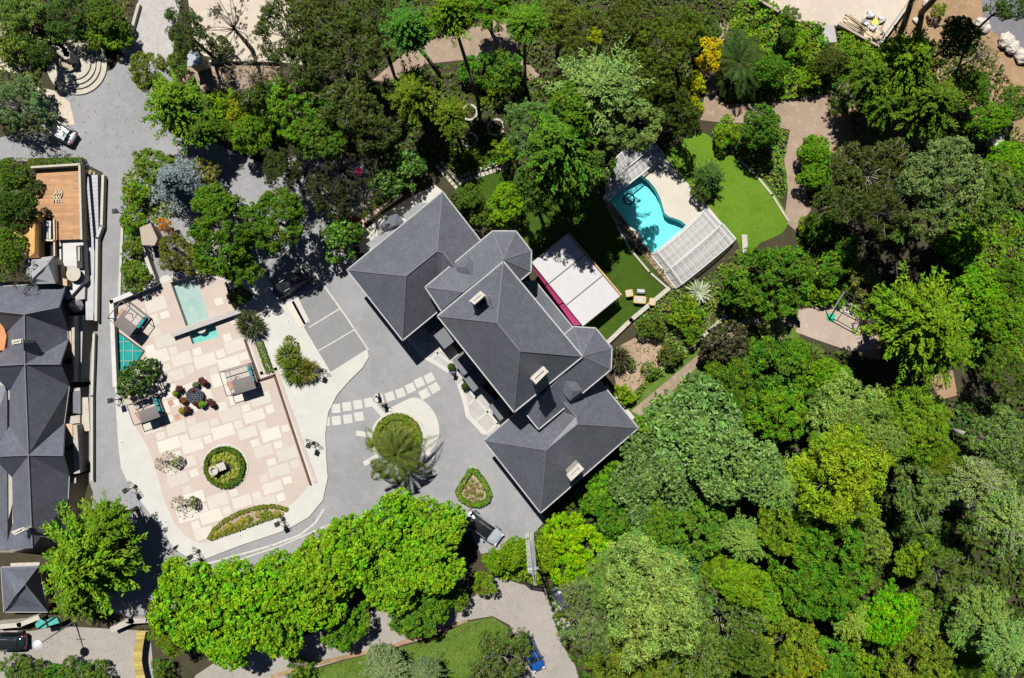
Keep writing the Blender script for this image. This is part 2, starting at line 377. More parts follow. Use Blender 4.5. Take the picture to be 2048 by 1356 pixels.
def radial(Rr, Hc, arms, steps, tl, ln, wd, seed, up=.25, droop=.35, power=1.3, ang=48, z0=0.0, core=0):
    rg = np.random.default_rng(seed); P = []; DD = []; tips = []
    for a in range(arms):
        t = (a + .5) / arms; z = z0 + Hc * t ** .9
        L = Rr * (1 - t ** power * .93) * rg.uniform(.72, 1.12); az = a * 2.39996 + rg.uniform(-.35, .35)
        h = np.array([math.cos(az), math.sin(az), 0]); sd_ = np.array([-h[1], h[0], 0])
        cv = rg.uniform(-.18, .18)
        tips.append(h * L + np.array([0, 0, z + L * (up - droop)]))
        for i in range(steps):
            s = (i + .6) / steps
            c0 = h * L * s + sd_ * L * cv * s * s + np.array([0, 0, z + L * (up * s - droop * s * s)])
            for sg in (-1, 1):
                w = L * tl * (1 - s) ** .6 * rg.uniform(.6, 1.25) + .12 * Rr * .3
                an = R(ang) * sg * rg.uniform(.7, 1.2)
                td = h * math.cos(an) + sd_ * math.sin(an) + np.array([0, 0, rg.uniform(-.15, .25)])
                k = max(2, int(w / (ln * .52)))
                q = (np.arange(k) + .5) / k
                P.append(c0 + td * (q * w)[:, None] + rg.normal(size=(k, 3)) * ln * .16)
                DD.append(np.tile(td, (k, 1)) + rg.normal(size=(k, 3)) * .42)
    P = np.concatenate(P); DD = np.concatenate(DD); n = len(P)
    N = np.array([0, 0, 1.]) + rg.normal(size=(n, 3)) * .4
    s = rg.uniform(.7, 1.3, n); V = leaves(P, DD, N, ln * s, wd * s)
    if core:
        a = rg.uniform(0, 6.28, core); q = Rr * .62 * np.sqrt(rg.random(core)); zz = Hc * .72 * (1 - q / (Rr * .75)) * rg.uniform(.6, 1, core)
        C = np.stack([q * np.cos(a), q * np.sin(a), zz], 1); D = np.stack([np.cos(a), np.sin(a), np.full(core, -.2)], 1) + rg.normal(size=(core, 3)) * .4
        s = rg.uniform(.7, 1.2, core); V = np.concatenate([V, leaves(C, D, np.array([0, 0, 1.]) + rg.normal(size=(core, 3)) * .4, Rr * .12 * s, Rr * .05 * s)])
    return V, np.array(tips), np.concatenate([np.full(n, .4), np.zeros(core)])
def palm(Rr, fr, seed, lift=.55, drop=.95, lw=.07, pairs=22):
    rg = np.random.default_rng(seed); P = []; D = []; N = []; LN = []; WD = []
    for a in range(fr):
        t = a / fr; az = a * 2.39996 + rg.uniform(-.2, .2); L = Rr * rg.uniform(.66, 1.12) * (1 - .35 * t)
        lf = lift * (0.1 + 1.9 * t); h = np.array([math.cos(az), math.sin(az), 0]); sd_ = np.array([-h[1], h[0], 0])
        for i in range(pairs):
            s = (i + 1) / pairs; hz = L * s * (1 - .18 * s)
            z = L * (lf * s - drop * s * s)
            c0 = h * hz + np.array([0, 0, z]); tan = unit(h * (1 - .36 * s) + np.array([0, 0, lf - 2 * drop * s]))
            w = Rr * .2 * math.sin(math.pi * min(.97, s * .85 + .1)) + .04
            for sg in (-1, 1):
                td = unit(tan * .75 + sd_ * sg * .8 + np.array([0, 0, .12]))
                P.append(c0 + td * w * .5); D.append(td); N.append(np.array([0, 0, 1.]) + sd_ * -sg * .3); LN.append(w); WD.append(lw)
    s = rg.uniform(.85, 1.15, len(P))
    return leaves(np.array(P), np.array(D), np.array(N), np.array(LN) * s, np.array(WD) * s, .1), np.zeros((0, 3))
def rosette(Rr, n, seed, wd=.16, lift=.5):
    rg = np.random.default_rng(seed); V = []
    for a in range(n):
        az = a * 2.39996 + rg.uniform(-.15, .15); t = a / n; L = Rr * (1 - .45 * t) * rg.uniform(.85, 1.1)
        h = np.array([math.cos(az), math.sin(az), 0]); sd_ = np.array([-h[1], h[0], 0]); w0 = wd * Rr
        el = lift * (.3 + 1.6 * t); pts = []
        for i in range(5):
            s = i / 4; pts.append((h * L * s * math.cos(el * .8) + np.array([0, 0, .06 + L * (math.sin(el) * s - .25 * s * s)]), w0 * (1 - s) ** .75 * (.6 + 1.2 * s)))
        for i in range(4):
            (p, w), (q, x) = pts[i], pts[i + 1]; u = np.array([0, 0, .22])
            V += [p - sd_ * w * .5 + u * w, p, q, q - sd_ * x * .5 + u * x, p, p + sd_ * w * .5 + u * w, q + sd_ * x * .5 + u * x, q]
    return np.array(V), np.zeros((0, 3))
def strap(Rr, n, seed, Hc=1.0, wd=.06):
    """a dense ball of narrow stiff leaves (yucca, dracaena)"""
    rg = np.random.default_rng(seed); d = rg.normal(size=(n, 3)); d[:, 2] = np.abs(d[:, 2]) * .9 - .2; d = unit(d)
    L = Rr * rg.uniform(.45, .75, n); c = d * (Rr * rg.uniform(.45, .75, n))[:, None] * np.array([1, 1, Hc])
    N = unit(np.cross(d, rg.normal(size=(n, 3))) + np.array([0, 0, .8]))
    return leaves(c, d, N, L, np.full(n, wd * Rr), .15), np.zeros((0, 3))
PROTO = {}
def proto(key, fn, seeds, mt, R0):
    PROTO[key] = ([], R0)
    for s in seeds:
        res = fn(s); PROTO[key][0].append((quadmesh('crown_' + key, res[0], M[mt], res[2] if len(res) > 2 else None), res[1]))
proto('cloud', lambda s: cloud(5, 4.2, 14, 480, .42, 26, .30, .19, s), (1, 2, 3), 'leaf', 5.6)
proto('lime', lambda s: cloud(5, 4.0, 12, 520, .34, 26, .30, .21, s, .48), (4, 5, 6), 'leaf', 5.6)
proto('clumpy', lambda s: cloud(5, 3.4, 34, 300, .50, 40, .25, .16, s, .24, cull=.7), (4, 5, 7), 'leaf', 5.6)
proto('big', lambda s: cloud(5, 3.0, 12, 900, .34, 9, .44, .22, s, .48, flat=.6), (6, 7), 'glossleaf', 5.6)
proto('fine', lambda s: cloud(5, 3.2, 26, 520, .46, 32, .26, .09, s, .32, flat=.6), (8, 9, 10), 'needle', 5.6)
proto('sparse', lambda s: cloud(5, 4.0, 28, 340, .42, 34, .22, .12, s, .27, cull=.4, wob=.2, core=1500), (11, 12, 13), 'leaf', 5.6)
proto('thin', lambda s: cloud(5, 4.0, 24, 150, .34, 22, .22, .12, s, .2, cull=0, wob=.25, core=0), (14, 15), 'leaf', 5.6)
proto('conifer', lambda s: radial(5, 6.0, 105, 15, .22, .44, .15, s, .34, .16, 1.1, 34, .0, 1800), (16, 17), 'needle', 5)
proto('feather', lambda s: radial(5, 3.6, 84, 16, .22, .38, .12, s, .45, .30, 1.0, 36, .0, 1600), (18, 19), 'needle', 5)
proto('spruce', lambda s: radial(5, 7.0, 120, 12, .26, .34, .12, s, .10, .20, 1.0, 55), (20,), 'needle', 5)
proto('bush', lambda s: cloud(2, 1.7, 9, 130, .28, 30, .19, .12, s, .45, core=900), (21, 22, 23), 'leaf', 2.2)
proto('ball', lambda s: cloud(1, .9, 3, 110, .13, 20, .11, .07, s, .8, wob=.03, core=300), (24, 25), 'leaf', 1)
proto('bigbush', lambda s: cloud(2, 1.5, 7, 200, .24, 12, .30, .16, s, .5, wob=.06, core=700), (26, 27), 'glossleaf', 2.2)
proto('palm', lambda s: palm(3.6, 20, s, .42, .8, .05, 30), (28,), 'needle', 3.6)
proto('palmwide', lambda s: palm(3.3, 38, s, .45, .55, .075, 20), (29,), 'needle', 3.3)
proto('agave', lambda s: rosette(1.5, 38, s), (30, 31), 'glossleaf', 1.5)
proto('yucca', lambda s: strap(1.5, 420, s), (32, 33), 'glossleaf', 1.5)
CZ = {'conifer': .42, 'spruce': .42, 'feather': .5, 'palm': .1,  'palmwide': .1, 'agave': 0, 'yucca': .1}
HC = {'lime': .8, 'cloud': .84, 'clumpy': .68, 'big': .6, 'fine': .64, 'sparse': .8, 'thin': .8, 'conifer': 1.15, 'feather': .72, 'spruce': 1.35, 'bush': .85, 'ball': .9,
      'bigbush': .75, 'palm': .3, 'palmwide': .25, 'agave': .5, 'yucca': .8}
count = [0]
def tree(sp, px, py, r, h, tint, name, label, cat, group=None, bark='bark', twigs=0, zsc=1.0, trunk=True, base=None):
    """h = height of the crown's top; (px, py) and r = where and how large the photograph shows the crown"""
    count[0] += 1; i = count[0]; rg = random.Random(i * 77)
    lst, R0 = PROTO[sp]; me, tips = lst[i % len(lst)]
    if px > 1240 and py > 720:
        h *= rg.uniform(.72, 1.35); v = rg.uniform(.78, 1.24); w = rg.uniform(.85, 1.18); tint = (tint[0] * v * w, tint[1] * v, tint[2] * v)
    if px > 1150 and py > 240 and sp in ('clumpy', 'cloud', 'fine', 'sparse', 'big'): r *= 1.10
    elif sp == 'sparse': r *= 1.06
    hm = h * .72; rw = r * S * (CH - hm) / CH; sc = rw / R0
    top = HC[sp] * rw * zsc; cz = max(.02, h - top)
    loc = W(px, py, cz + top * .45)
    root = thing(name, label, cat, (loc.x, loc.y, 0), group)
    c = bpy.data.objects.new('crown', me); COL.objects.link(c); c.parent = root
    c.location = (0, 0, cz); ax = rg.uniform(-.12, .12) if rw > 1.5 and sp not in ('lime', 'ball', 'palm') else 0; c.scale = (sc * (1 + ax), sc * (1 - ax), sc * zsc); c.rotation_euler = (rg.uniform(-.06, .06), rg.uniform(-.06, .06), rg.uniform(0, 6.28))
    c.color = (*tint, 1)
    if trunk:
        mb = MB(); tr = max(.05, rw * .055); rot = c.rotation_euler.to_matrix()
        fk = cz * .82 + .05
        lean = Vector((rg.uniform(-.03, .03), rg.uniform(-.03, .03), 0)) * cz if base is None else Vector((0, 0, 0))
        b0 = Vector((0, 0, -.1)) if base is None else Vector((base.x - loc.x, base.y - loc.y, -.1))
        f = Vector((lean.x, lean.y, fk)); mid = b0.lerp(f, .5) + lean * .4
        mb.tube([b0, mid, f], tr * 1.6, tr * .9, 7)
        if sp in ('conifer', 'spruce'): mb.tube([f, Vector((0, 0, cz + top * .95))], tr * .75, tr * .15, 6)
        if len(tips):
            ks = rg.sample(range(len(tips)), min(len(tips), 9 if not twigs else 26))
            for k in ks:
                t = tips[k]; q = rot @ Vector((t[0] * sc, t[1] * sc, t[2] * sc * zsc)) + Vector((0, 0, cz))
                m1 = f.lerp(q, .5) + Vector((rg.uniform(-.1, .1) * rw, rg.uniform(-.1, .1) * rw, rw * .06))
                if twigs: q = q + (q - f).normalized() * rw * .18 + Vector((0, 0, rw * .16)); 
                mb.tube([f, m1, q], tr * (.42 if not twigs else .30), tr * .08, 4)
                for _ in range(twigs):
                    a = m1.lerp(q, rg.uniform(.2, .95)); dirn = Vector((rg.uniform(-1, 1), rg.uniform(-1, 1), rg.uniform(.3, 1.3))).normalized() * rw * rg.uniform(.12, .34)
                    mb.tube([a, a + dirn * .5 + Vector((0, 0, .02)), a + dirn + Vector((rg.uniform(-.1, .1), rg.uniform(-.1, .1), 0)) * rw * .6], tr * .13, tr * .05, 3)
        local(mb, 'trunk', M[bark], root, True)
    return root
def inpoly(P, poly):
    x, y = P[:, 0], P[:, 1]; r = np.zeros(len(P), bool); n = len(poly)
    for i in range(n):
        x1, y1 = poly[i]; x2, y2 = poly[(i + 1) % n]
        if y1 == y2: continue
        c = ((y1 > y) != (y2 > y)) & (x < (x2 - x1) * (y - y1) / (y2 - y1) + x1); r ^= c
    return r
def cover(name, label, poly, dens, ln, wd, tint, hh, seed, excl=(), mt='leaf', lump=1.3, cat='ground cover'):
    """low plants nobody could count: one object; poly in photo px, dens = leaves per square metre"""
    rg = np.random.default_rng(seed)
    xs = [p[0] for p in poly]; ys = [p[1] for p in poly]
    area = (max(xs) - min(xs)) * (max(ys) - min(ys)) * S * S
    n = int(area * dens); P = np.stack([rg.uniform(min(xs), max(xs), n), rg.uniform(min(ys), max(ys), n)], 1)
    k = inpoly(P, poly)
    for e in excl: k &= ~inpoly(P, e)
    P = P[k]; n = len(P)
    X = (P[:, 0] - 1024) * S; Y = (678 - P[:, 1]) * S
    f = 0
    for a in range(7):
        th = rg.uniform(0, 6.28); fr = rg.uniform(.6, 2.6) / lump; f = f + np.sin(X * math.cos(th) * fr * 2 + Y * math.sin(th) * fr * 2 + rg.uniform(0, 6.28))
    f = np.clip(.45 + f / 7 * 1.5, 0.02, 1)
    Z = .05 + hh * f * rg.uniform(.7, 1.0, n)
    C = np.stack([X, Y, Z], 1)
    N = unit(np.array([0, 0, 1.]) + rg.normal(size=(n, 3)) * .5); D = np.cross(N, rg.normal(size=(n, 3)))
    s = rg.uniform(.6, 1.3, n)
    o = bpy.data.objects.new(name, quadmesh(name, leaves(C, D, N, ln * s, wd * s), M[mt])); COL.objects.link(o)
    o.color = (*tint, 1); return tag(o, label, cat, kind='stuff')
def hedge_rows(mb_pts, w, h, dens, ln, wd, seed):
    """clipped hedge along a world polyline: box of leaves"""
    rg = np.random.default_rng(seed); Cs = []; Ns = []
    for a, b in zip(mb_pts[:-1], mb_pts[1:]):
        a = np.array(a[:2]); b = np.array(b[:2]); L = np.linalg.norm(b - a); d = (b - a) / max(L, 1e-6); s = np.array([-d[1], d[0]])
        n = int((L + w * .3) * (w + 2 * h) * dens); u = rg.uniform(-w * .15, L + w * .15, n); q = rg.uniform(-(w / 2 + h), w / 2 + h, n)
        top = np.abs(q) < w / 2; off = np.where(top, q, np.sign(q) * w / 2); z = np.where(top, h, h - (np.abs(q) - w / 2))
        C = np.column_stack([a[0] + d[0] * u + s[0] * off, a[1] + d[1] * u + s[1] * off, z]) + rg.normal(size=(n, 3)) * ln * .22
        N = np.where(top[:, None], np.array([0, 0, 1.]), np.column_stack([s[0] * np.sign(off), s[1] * np.sign(off), np.full(n, .3)]))
        Cs.append(C); Ns.append(unit(N + rg.normal(size=(n, 3)) * .4))
    C = np.concatenate(Cs); C[:, 2] = np.maximum(C[:, 2], .04); N = np.concatenate(Ns); D = np.cross(N, rg.normal(size=C.shape)); s = rg.uniform(.7, 1.3, len(C))
    return leaves(C, D, N, ln * s, wd * s)
def hedge(name, label, pts, w, h, tint, seed, cat='hedge', z=0.0, parent=None, px=True, closed=False, dens=150, ln=.16, wd=.11):
    q = [G(*p) for p in pts] if px else pts
    q = [(p[0], p[1]) for p in q]
    if closed: q = q + [q[0]]
    V = hedge_rows(q, w, h, dens, ln, wd, seed); V[:, 2] += z
    if parent:
        b = base_of(parent); V = V - np.array([b.x, b.y, b.z])
    o = bpy.data.objects.new(name, quadmesh(name, V, M['leaf'])); COL.objects.link(o); o.color = (*tint, 1)
    if parent: o.parent = parent
    else: tag(o, label, cat)
    return o
# ---------------------------------------------------------------- the setting: ground sheets, drives, paths
def smooth(pts, k=4):
    out = []; n = len(pts)
    for i in range(n):
        p0, p1, p2, p3 = (np.array(pts[(i + j) % n], float) for j in (-1, 0, 1, 2))
        for a in range(k):
            t = a / k; out.append(tuple(.5 * (2 * p1 + (p2 - p0) * t + (2 * p0 - 5 * p1 + 4 * p2 - p3) * t * t + (3 * p1 - p0 - 3 * p2 + p3) * t ** 3)))
    return out
def sheet(name, pts, z, mt, holes=(), smooth_=0, side=0.0, kind='structure'):
    """a flat sheet (with holes) at height z; side > 0 gives it a real edge going down"""
    if smooth_: pts = smooth(pts, smooth_)
    loops = [[G(p[0], p[1], 0) for p in pts]] + [[G(p[0], p[1], 0) for p in h] for h in holes]
    tris = tessellate_polygon(loops); flat = [v for lp in loops for v in lp]
    vs = [(v.x, v.y, z) for v in flat]; fs = []
    for t in tris:
        a, b, c = (flat[i] for i in t)
        fs.append(tuple(t) if (b - a).cross(c - a).z > 0 else tuple(reversed(t)))
    if side:
        n0 = len(vs); vs += [(v.x, v.y, z - side) for v in flat]; k = 0
        for lp in loops:
            for i in range(len(lp)):
                a, b = k + i, k + (i + 1) % len(lp); fs.append((a, b, n0 + b, n0 + a))
            k += len(lp)
    mb = MB(); mb.add(vs, fs); o = mb.build(name, M[mt])
    if kind: o['kind'] = kind
    return o
POOL = [(1209, 395), (1243, 372), (1283, 351), (1297, 361), (1311, 378), (1320, 396), (1325, 412), (1329, 426), (1337, 433), (1350, 437), (1362, 442), (1374, 452), (1366, 462), (1305, 506), (1292, 492), (1283, 478), (1279, 466), (1272, 461), (1251, 447), (1234, 432), (1222, 413)]
BAS1 = [(342, 565), (390, 549), (419, 636), (373, 652)]
BAS2 = [(377, 663), (430, 646), (438, 674), (386, 688)]
GLT = [(238, 664), (290, 702), (262, 744), (240, 752)]
FAR = 22000
PIT = [(-200, 560), (130, 560), (170, 588), (184, 603), (189, 633), (197, 633), (196, 663), (187, 663), (181, 710), (178, 795), (178, 962), (140, 1105), (-200, 1105)]
sheet('ground', [(-FAR, -FAR), (FAR, -FAR), (FAR, FAR), (-FAR, FAR)], 0, 'soil', [POOL, BAS1, BAS2, GLT, PIT])
DRIVE = [(-60, 288), (60, 262), (95, 215), (112, 180), (150, 160), (225, 140), (250, 104), (335, 124), (370, 190), (420, 262), (450, 296), (520, 326), (640, 300), (720, 322), (757, 372), (722, 440), (700, 480), (722, 540), (760, 620), (830, 700), (905, 700), (965, 800), (1000, 900), (1092, 1040), (1062, 1072), (1000, 1100), (962, 1108), (940, 1060), (860, 1110), (730, 1150), (600, 1150), (430, 1200), (330, 1226), (270, 1236), (200, 1220), (178, 1100), (186, 985), (178, 962), (178, 795), (181, 710), (187, 663), (196, 663), (197, 633), (189, 633), (184, 603), (184, 590), (190, 560), (204, 450), (206, 345), (180, 332), (60, 322), (-60, 322)]
sheet('driveway', DRIVE, .01, 'asphalt', [BAS1, BAS2, GLT])
sheet('cobbled_road', [(262, 60), (285, -30), (366, -30), (352, 60), (345, 112), (322, 136), (246, 108)], .02, 'cobble')
sheet('stone_strip', [(348, 138), (420, 128), (560, 124), (560, 185), (412, 182), (372, 168)], .02, 'path')
sheet('sand_clearing', [(372, -30), (545, -30), (600, 40), (610, 130), (560, 124), (470, 124), (392, 108)], .015, 'sand')
sheet('upper_path', [(745, 160), (820, 98), (900, 66), (1000, 36), (1026, 44), (1040, 110), (1080, 150), (1060, 165), (1020, 112), (925, 120), (850, 128), (790, 165)], .015, 'path', smooth_=0)
sheet('sand_bank', [(60, 170), (112, 182), (140, 205), (150, 250), (110, 250), (60, 215)], .02, 'sand')
sheet('sand_bank', [(-30, 40), (60, 60), (90, 120), (40, 150), (-30, 130)], .015, 'sand')
PATHR = [(1398, 240), (1412, 180), (1400, 110), (1445, 40), (1460, 40), (1440, 130), (1432, 190), (1450, 208), (1520, 206), (1600, 196), (1650, 188), (1690, 160), (1704, 172), (1690, 210), (1665, 232), (1680, 262), (1660, 300), (1636, 262), (1605, 290), (1604, 350), (1622, 420), (1592, 462), (1568, 442), (1576, 380), (1568, 320), (1580, 260), (1520, 246), (1455, 246)]
sheet('garden_path', PATHR, .02, 'path')
sheet('bare_earth', [(1600, 235), (1700, 215), (1850, 225), (1850, 300), (1700, 330), (1620, 300)], .01, 'dirt')
sheet('step_path', [(1640, 48), (1668, 50), (1674, 84), (1650, 86)], .03, 'greypave')
LAWN = [(1330, 312), (1352, 290), (1398, 262), (1432, 284), (1475, 312), (1520, 352), (1558, 400), (1576, 440), (1562, 468), (1520, 486), (1500, 510), (1480, 500), (1472, 478), (1410, 410)]
sheet('pool_lawn', LAWN, .03, 'lawn', smooth_=2)
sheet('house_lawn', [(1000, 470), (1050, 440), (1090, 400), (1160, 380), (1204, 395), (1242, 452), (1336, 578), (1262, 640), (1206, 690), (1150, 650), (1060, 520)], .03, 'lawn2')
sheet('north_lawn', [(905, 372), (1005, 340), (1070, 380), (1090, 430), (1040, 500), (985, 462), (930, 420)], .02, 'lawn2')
LOWP = [(1262, 822), (1300, 790), (1400, 706), (1440, 682), (1490, 634), (1540, 630), (1600, 642), (1600, 656), (1540, 645), (1500, 650), (1440, 702), (1392, 736), (1290, 836)]
sheet('lower_path', LOWP, .03, 'path')
sheet('path_verge', [(1240, 812), (1300, 765), (1400, 695), (1440, 668), (1470, 600), (1600, 590), (1600, 690), (1500, 672), (1420, 720), (1290, 845)], .012, 'roughgrass')
PATIO = [(1597, 618), (1664, 612), (1730, 640), (1756, 672), (1742, 702), (1700, 702), (1640, 682), (1592, 664)]
sheet('stone_patio', PATIO, .03, 'patio')
sheet('earth_patch', [(1715, 670), (1765, 660), (1760, 720), (1722, 712)], .02, 'dirt')
sheet('earth_patch', [(1855, 755), (1905, 740), (1915, 790), (1880, 800)], .02, 'dirt')
sheet('forest_earth', [(1540, 640), (1760, 700), (1900, 740), (2100, 640), (2100, 900), (1800, 880)], .006, 'soil')
sheet('planting_bed', [(1222, 700), (1285, 668), (1330, 690), (1345, 705), (1300, 750), (1262, 790), (1232, 770)], .02, 'bedsoil')
sheet('lower_road', [(-60, 1258), (60, 1262), (120, 1252), (300, 1262), (312, 1400), (-60, 1400)], .01, 'lane')
sheet('service_road', [(360, 1400), (392, 1350), (440, 1318), (560, 1290), (700, 1240), (760, 1215), (880, 1225), (950, 1192), (985, 1150), (1040, 1168), (1110, 1180), (1150, 1240), (1118, 1280), (1150, 1330), (1170, 1400), (1000, 1400), (1045, 1310), (1020, 1250), (985, 1232), (935, 1240), (860, 1275), (700, 1315), (600, 1345), (540, 1400)], .01, 'lane')
sheet('grass_bank', [(520, 1400), (590, 1352), (700, 1318), (860, 1280), (935, 1244), (985, 1234), (1018, 1256), (1010, 1290), (970, 1320), (900, 1400)], .02, 'roughgrass')
sheet('road_verge', [(540, 1350), (620, 1325), (780, 1290), (860, 1262), (935, 1238), (935, 1244), (860, 1270), (780, 1298), (620, 1334), (545, 1358)], .03, 'dirt')
YARD = [(1525, -30), (1838, -30), (1765, 88), (1700, 62), (1668, 50), (1640, 48), (1590, 40), (1540, 12)]
sheet('sandy_yard', YARD, .02, 'sand')
sheet('orange_earth', [(1838, -30), (2100, -30), (2100, 320), (2000, 260), (1900, 230), (1840, 120), (1770, 88)], .01, 'dirt')
sheet('upper_road', [(1962, -30), (2100, -30), (2100, 160), (2048, 132), (2020, 90), (1985, 62), (1965, 30)], .02, 'tarmac')
# the raised island: cream pavement, pink terrace paving
ISL = [(226, 600), (312, 566), (326, 552), (400, 540), (445, 556), (472, 572), (500, 556), (528, 545), (546, 570), (568, 606), (592, 598), (618, 640), (609, 655), (662, 744), (735, 698), (738, 714), (726, 735), (702, 758), (674, 790), (657, 825), (651, 868), (653, 915), (656, 955), (646, 1000), (618, 1034), (572, 1060), (482, 1090), (412, 1117), (385, 1120), (352, 1098), (330, 1070), (300, 1025), (262, 975), (243, 935), (237, 880), (232, 800), (228, 700)]
o = sheet('island_pavement', ISL, .15, 'cream', [BAS1, BAS2, GLT], side=.15)
TER = [(230, 607), (312, 575), (340, 560), (400, 545), (436, 557), (455, 562), (480, 640), (496, 680), (518, 758), (545, 752), (552, 756), (620, 965), (606, 985), (584, 1008), (540, 1030), (480, 1050), (425, 1080), (400, 1086), (372, 1072), (350, 1045), (330, 1000), (316, 950), (300, 900), (270, 850), (250, 800), (234, 760)]
sheet('terrace_mortar', TER, .156, 'pinkpave', [BAS1, BAS2, GLT])
EX = [(330, 545, 400, 660)]
def clear(p):
    x, y = p
    for B in (BAS1, BAS2, GLT):
        cx = sum(q[0] for q in B) / 4; cy = sum(q[1] for q in B) / 4
        if inpoly(np.array([[cx + (x - cx) * .88, cy + (y - cy) * .88]]), B)[0]: return False
    return math.hypot(x - 452, y - 933) > 48 and not (362 < x < 425 and 760 < y < 824)
mb = MB(); rs = random.Random(3); an = R(17); ca, sa = math.cos(an), math.sin(an)
terp = [tuple(p) for p in TER]
for i in range(-14, 18):
    for j in range(-14, 20):
        bx = 317.8 + i * 47 + j * 32.6 - 14 * 0; by = 714 + i * 3.5 + j * 37
        for cx, cy, w, h in ((bx, by, 41, 24), (bx + 16, by + 20.3, 17, 15)):
            w *= rs.uniform(.9, 1.08); h *= rs.uniform(.88, 1.1); cx += rs.uniform(-1, 1); cy += rs.uniform(-1, 1)
            c = [(cx + ca * a * w / 2 + sa * b * h / 2, cy - sa * a * w / 2 + ca * b * h / 2) for a, b in ((-1, -1), (1, -1), (1, 1), (-1, 1))]
            if all(inpoly(np.array([q]), terp)[0] and clear(q) for q in c):
                mb.prism([G(*q) for q in c], .157, .164 + .0007 * ((i * 7 + j * 13 + (w < 30) * 5) % 17))
o = mb.build('terrace_slabs', M['slabs']); o['kind'] = 'structure'
mb = MB()
for x, y in ((343, 806), (356, 834), (329, 849)):
    mb.box(G(x, y, .172), (.6, .6, .012), R(20))
o = mb.build('clay_inset', M['terracotta']); o['kind'] = 'structure'
# parking bays, lines
BAYS = [(560, 500), (600, 498), (737, 700), (662, 744), (609, 655), (618, 640), (592, 598), (568, 606), (546, 570), (528, 545)]
sheet('parking_bays', BAYS, .022, 'bay')
def line(name, pts, w, z=.03, mt='line'):
    mb = MB(); q = [G(*p) for p in pts]; n = len(q); L = []; Rr = []
    for i in range(n):
        d = (q[min(i + 1, n - 1)] - q[max(i - 1, 0)]); d.z = 0; d.normalize(); s = Vector((-d.y, d.x, 0)) * w / 2
        L.append(q[i] + s); Rr.append(q[i] - s)
    for i in range(n - 1): mb.add([(v.x, v.y, z) for v in (Rr[i], Rr[i + 1], L[i + 1], L[i])], [(0, 1, 2, 3)])
    o = mb.build(name, M[mt]); o['kind'] = 'structure'; return o
line('parking_line', [(592, 490), (640, 560), (690, 630), (737, 700)], .16, .035)
for a, b in (((546, 566), (614, 524)), ((590, 600), (648, 565)), ((618, 655), (682, 616)), ((636, 702), (708, 660)), ((662, 745), (736, 700))): line('parking_line', [a, b], .14, .041)
line('edge_line', [(385, 1130), (420, 1126), (540, 1092), (600, 1070), (630, 1046), (648, 1018)], .22, .03)
line('edge_line', [(430, 1138), (500, 1112), (560, 1092), (620, 1066), (660, 1048)], .16, .036)
line('lane_line', [(250, 1240), (330, 1222), (420, 1180)], .3, .03)
# kerbs along the left lane and garden
def kerb(name, pts, w, h, mt='kerb'):
    mb = MB(); q = [G(*p) for p in pts]
    for a, b in zip(q[:-1], q[1:]): mb.beam(Vector((a.x, a.y, h / 2 + .005)), Vector((b.x, b.y, h / 2 + .005)), w, h)
    o = mb.build(name, M[mt]); o['kind'] = 'structure'; return o
kerb('kerb', [(250, 425), (246, 460), (243, 520), (240, 596)], .28, .22)
# crossing slabs in the courtyard
mb = MB(); rs = random.Random(5)
c1 = [(672, 817), (694, 813), (716, 809), (738, 805), (758, 798), (780, 793), (801, 786), (821, 776), (839, 765), (859, 756)]
for k, (x, y) in enumerate(c1):
    a = R(4 + 2.6 * k); mb.box(G(x, y, .022), (.98, .98, .03), a)
for k, (x, y) in enumerate([(655, 843), (673, 841), (696, 838), (718, 833)]): mb.box(G(x, y, .022), (.98 if k else .5, .98, .03), R(3 + 2 * k))
for x, y, a in ((849, 788, 27), (869, 776, 30)): mb.box(G(x, y, .022), (1.05, 1.0, .03), R(a))
o = mb.build('crossing_slabs', M['cream']); o['kind'] = 'structure'
# roundabout: cream crescent, spokes, ring kerb
def ring(cx, cy, r, n=40, a0=0, a1=360): return [(cx + r * math.cos(R(a0 + (a1 - a0) * i / n)), cy - r * math.sin(R(a0 + (a1 - a0) * i / n))) for i in range(n + (a1 - a0 < 360))]
CRES = [(775, 820), (800, 806), (826, 795), (848, 802), (868, 824), (878, 852), (876, 880), (862, 900), (845, 912), (850, 880), (846, 850), (825, 832), (800, 824)]
sheet('roundabout_paving', CRES, .03, 'cream', smooth_=3)
sheet('roundabout_paving', ring(796, 878, 56), .042, 'cream')
mb = MB()
for p, q in (((745, 806), (772, 836)), ((712, 866), (746, 871)), ((728, 928), (757, 912)), ((790, 962), (794, 932)), ((836, 935), (822, 918)), ((868, 915), (848, 900))):
    mb.beam(G(*p, .03), G(*q, .03), .55, .05)
o = mb.build('roundabout_spokes', M['cream']); o['kind'] = 'structure'
# forecourt in front of the entrance
sheet('forecourt', [(815, 672), (850, 640), (905, 690), (960, 770), (1024, 834), (985, 873), (962, 868), (935, 832), (922, 795), (915, 770), (900, 745), (868, 724), (848, 713)], .05, 'greypave', side=.05)
line('forecourt_band', [(812, 672), (848, 713), (872, 726), (898, 743)], .45, .058, 'cream')
line('forecourt_band', [(918, 768), (928, 795), (936, 832), (972, 868)], .50, .058, 'cream')
for a, b in (((840, 660), (875, 706)), ((875, 706), (906, 730)), ((836, 697), (875, 668)), ((862, 718), (893, 690)), ((893, 738), (915, 718)), ((906, 730), (940, 780)), ((922, 768), (946, 752)), ((936, 778), (996, 848)), ((938, 808), (965, 785)), ((952, 842), (990, 812)), ((972, 868), (1003, 840))): line('forecourt_band', [a, b], .22, .064, 'cream')
# house north terrace
sheet('north_terrace', [(716, 470), (770, 425), (820, 395), (870, 370), (893, 388), (735, 515), (720, 500)], .05, 'cream', side=.05)
sheet('side_paving', [(1255, 818), (1290, 858), (1277, 866), (1205, 775), (1215, 770)], .04, 'cream')
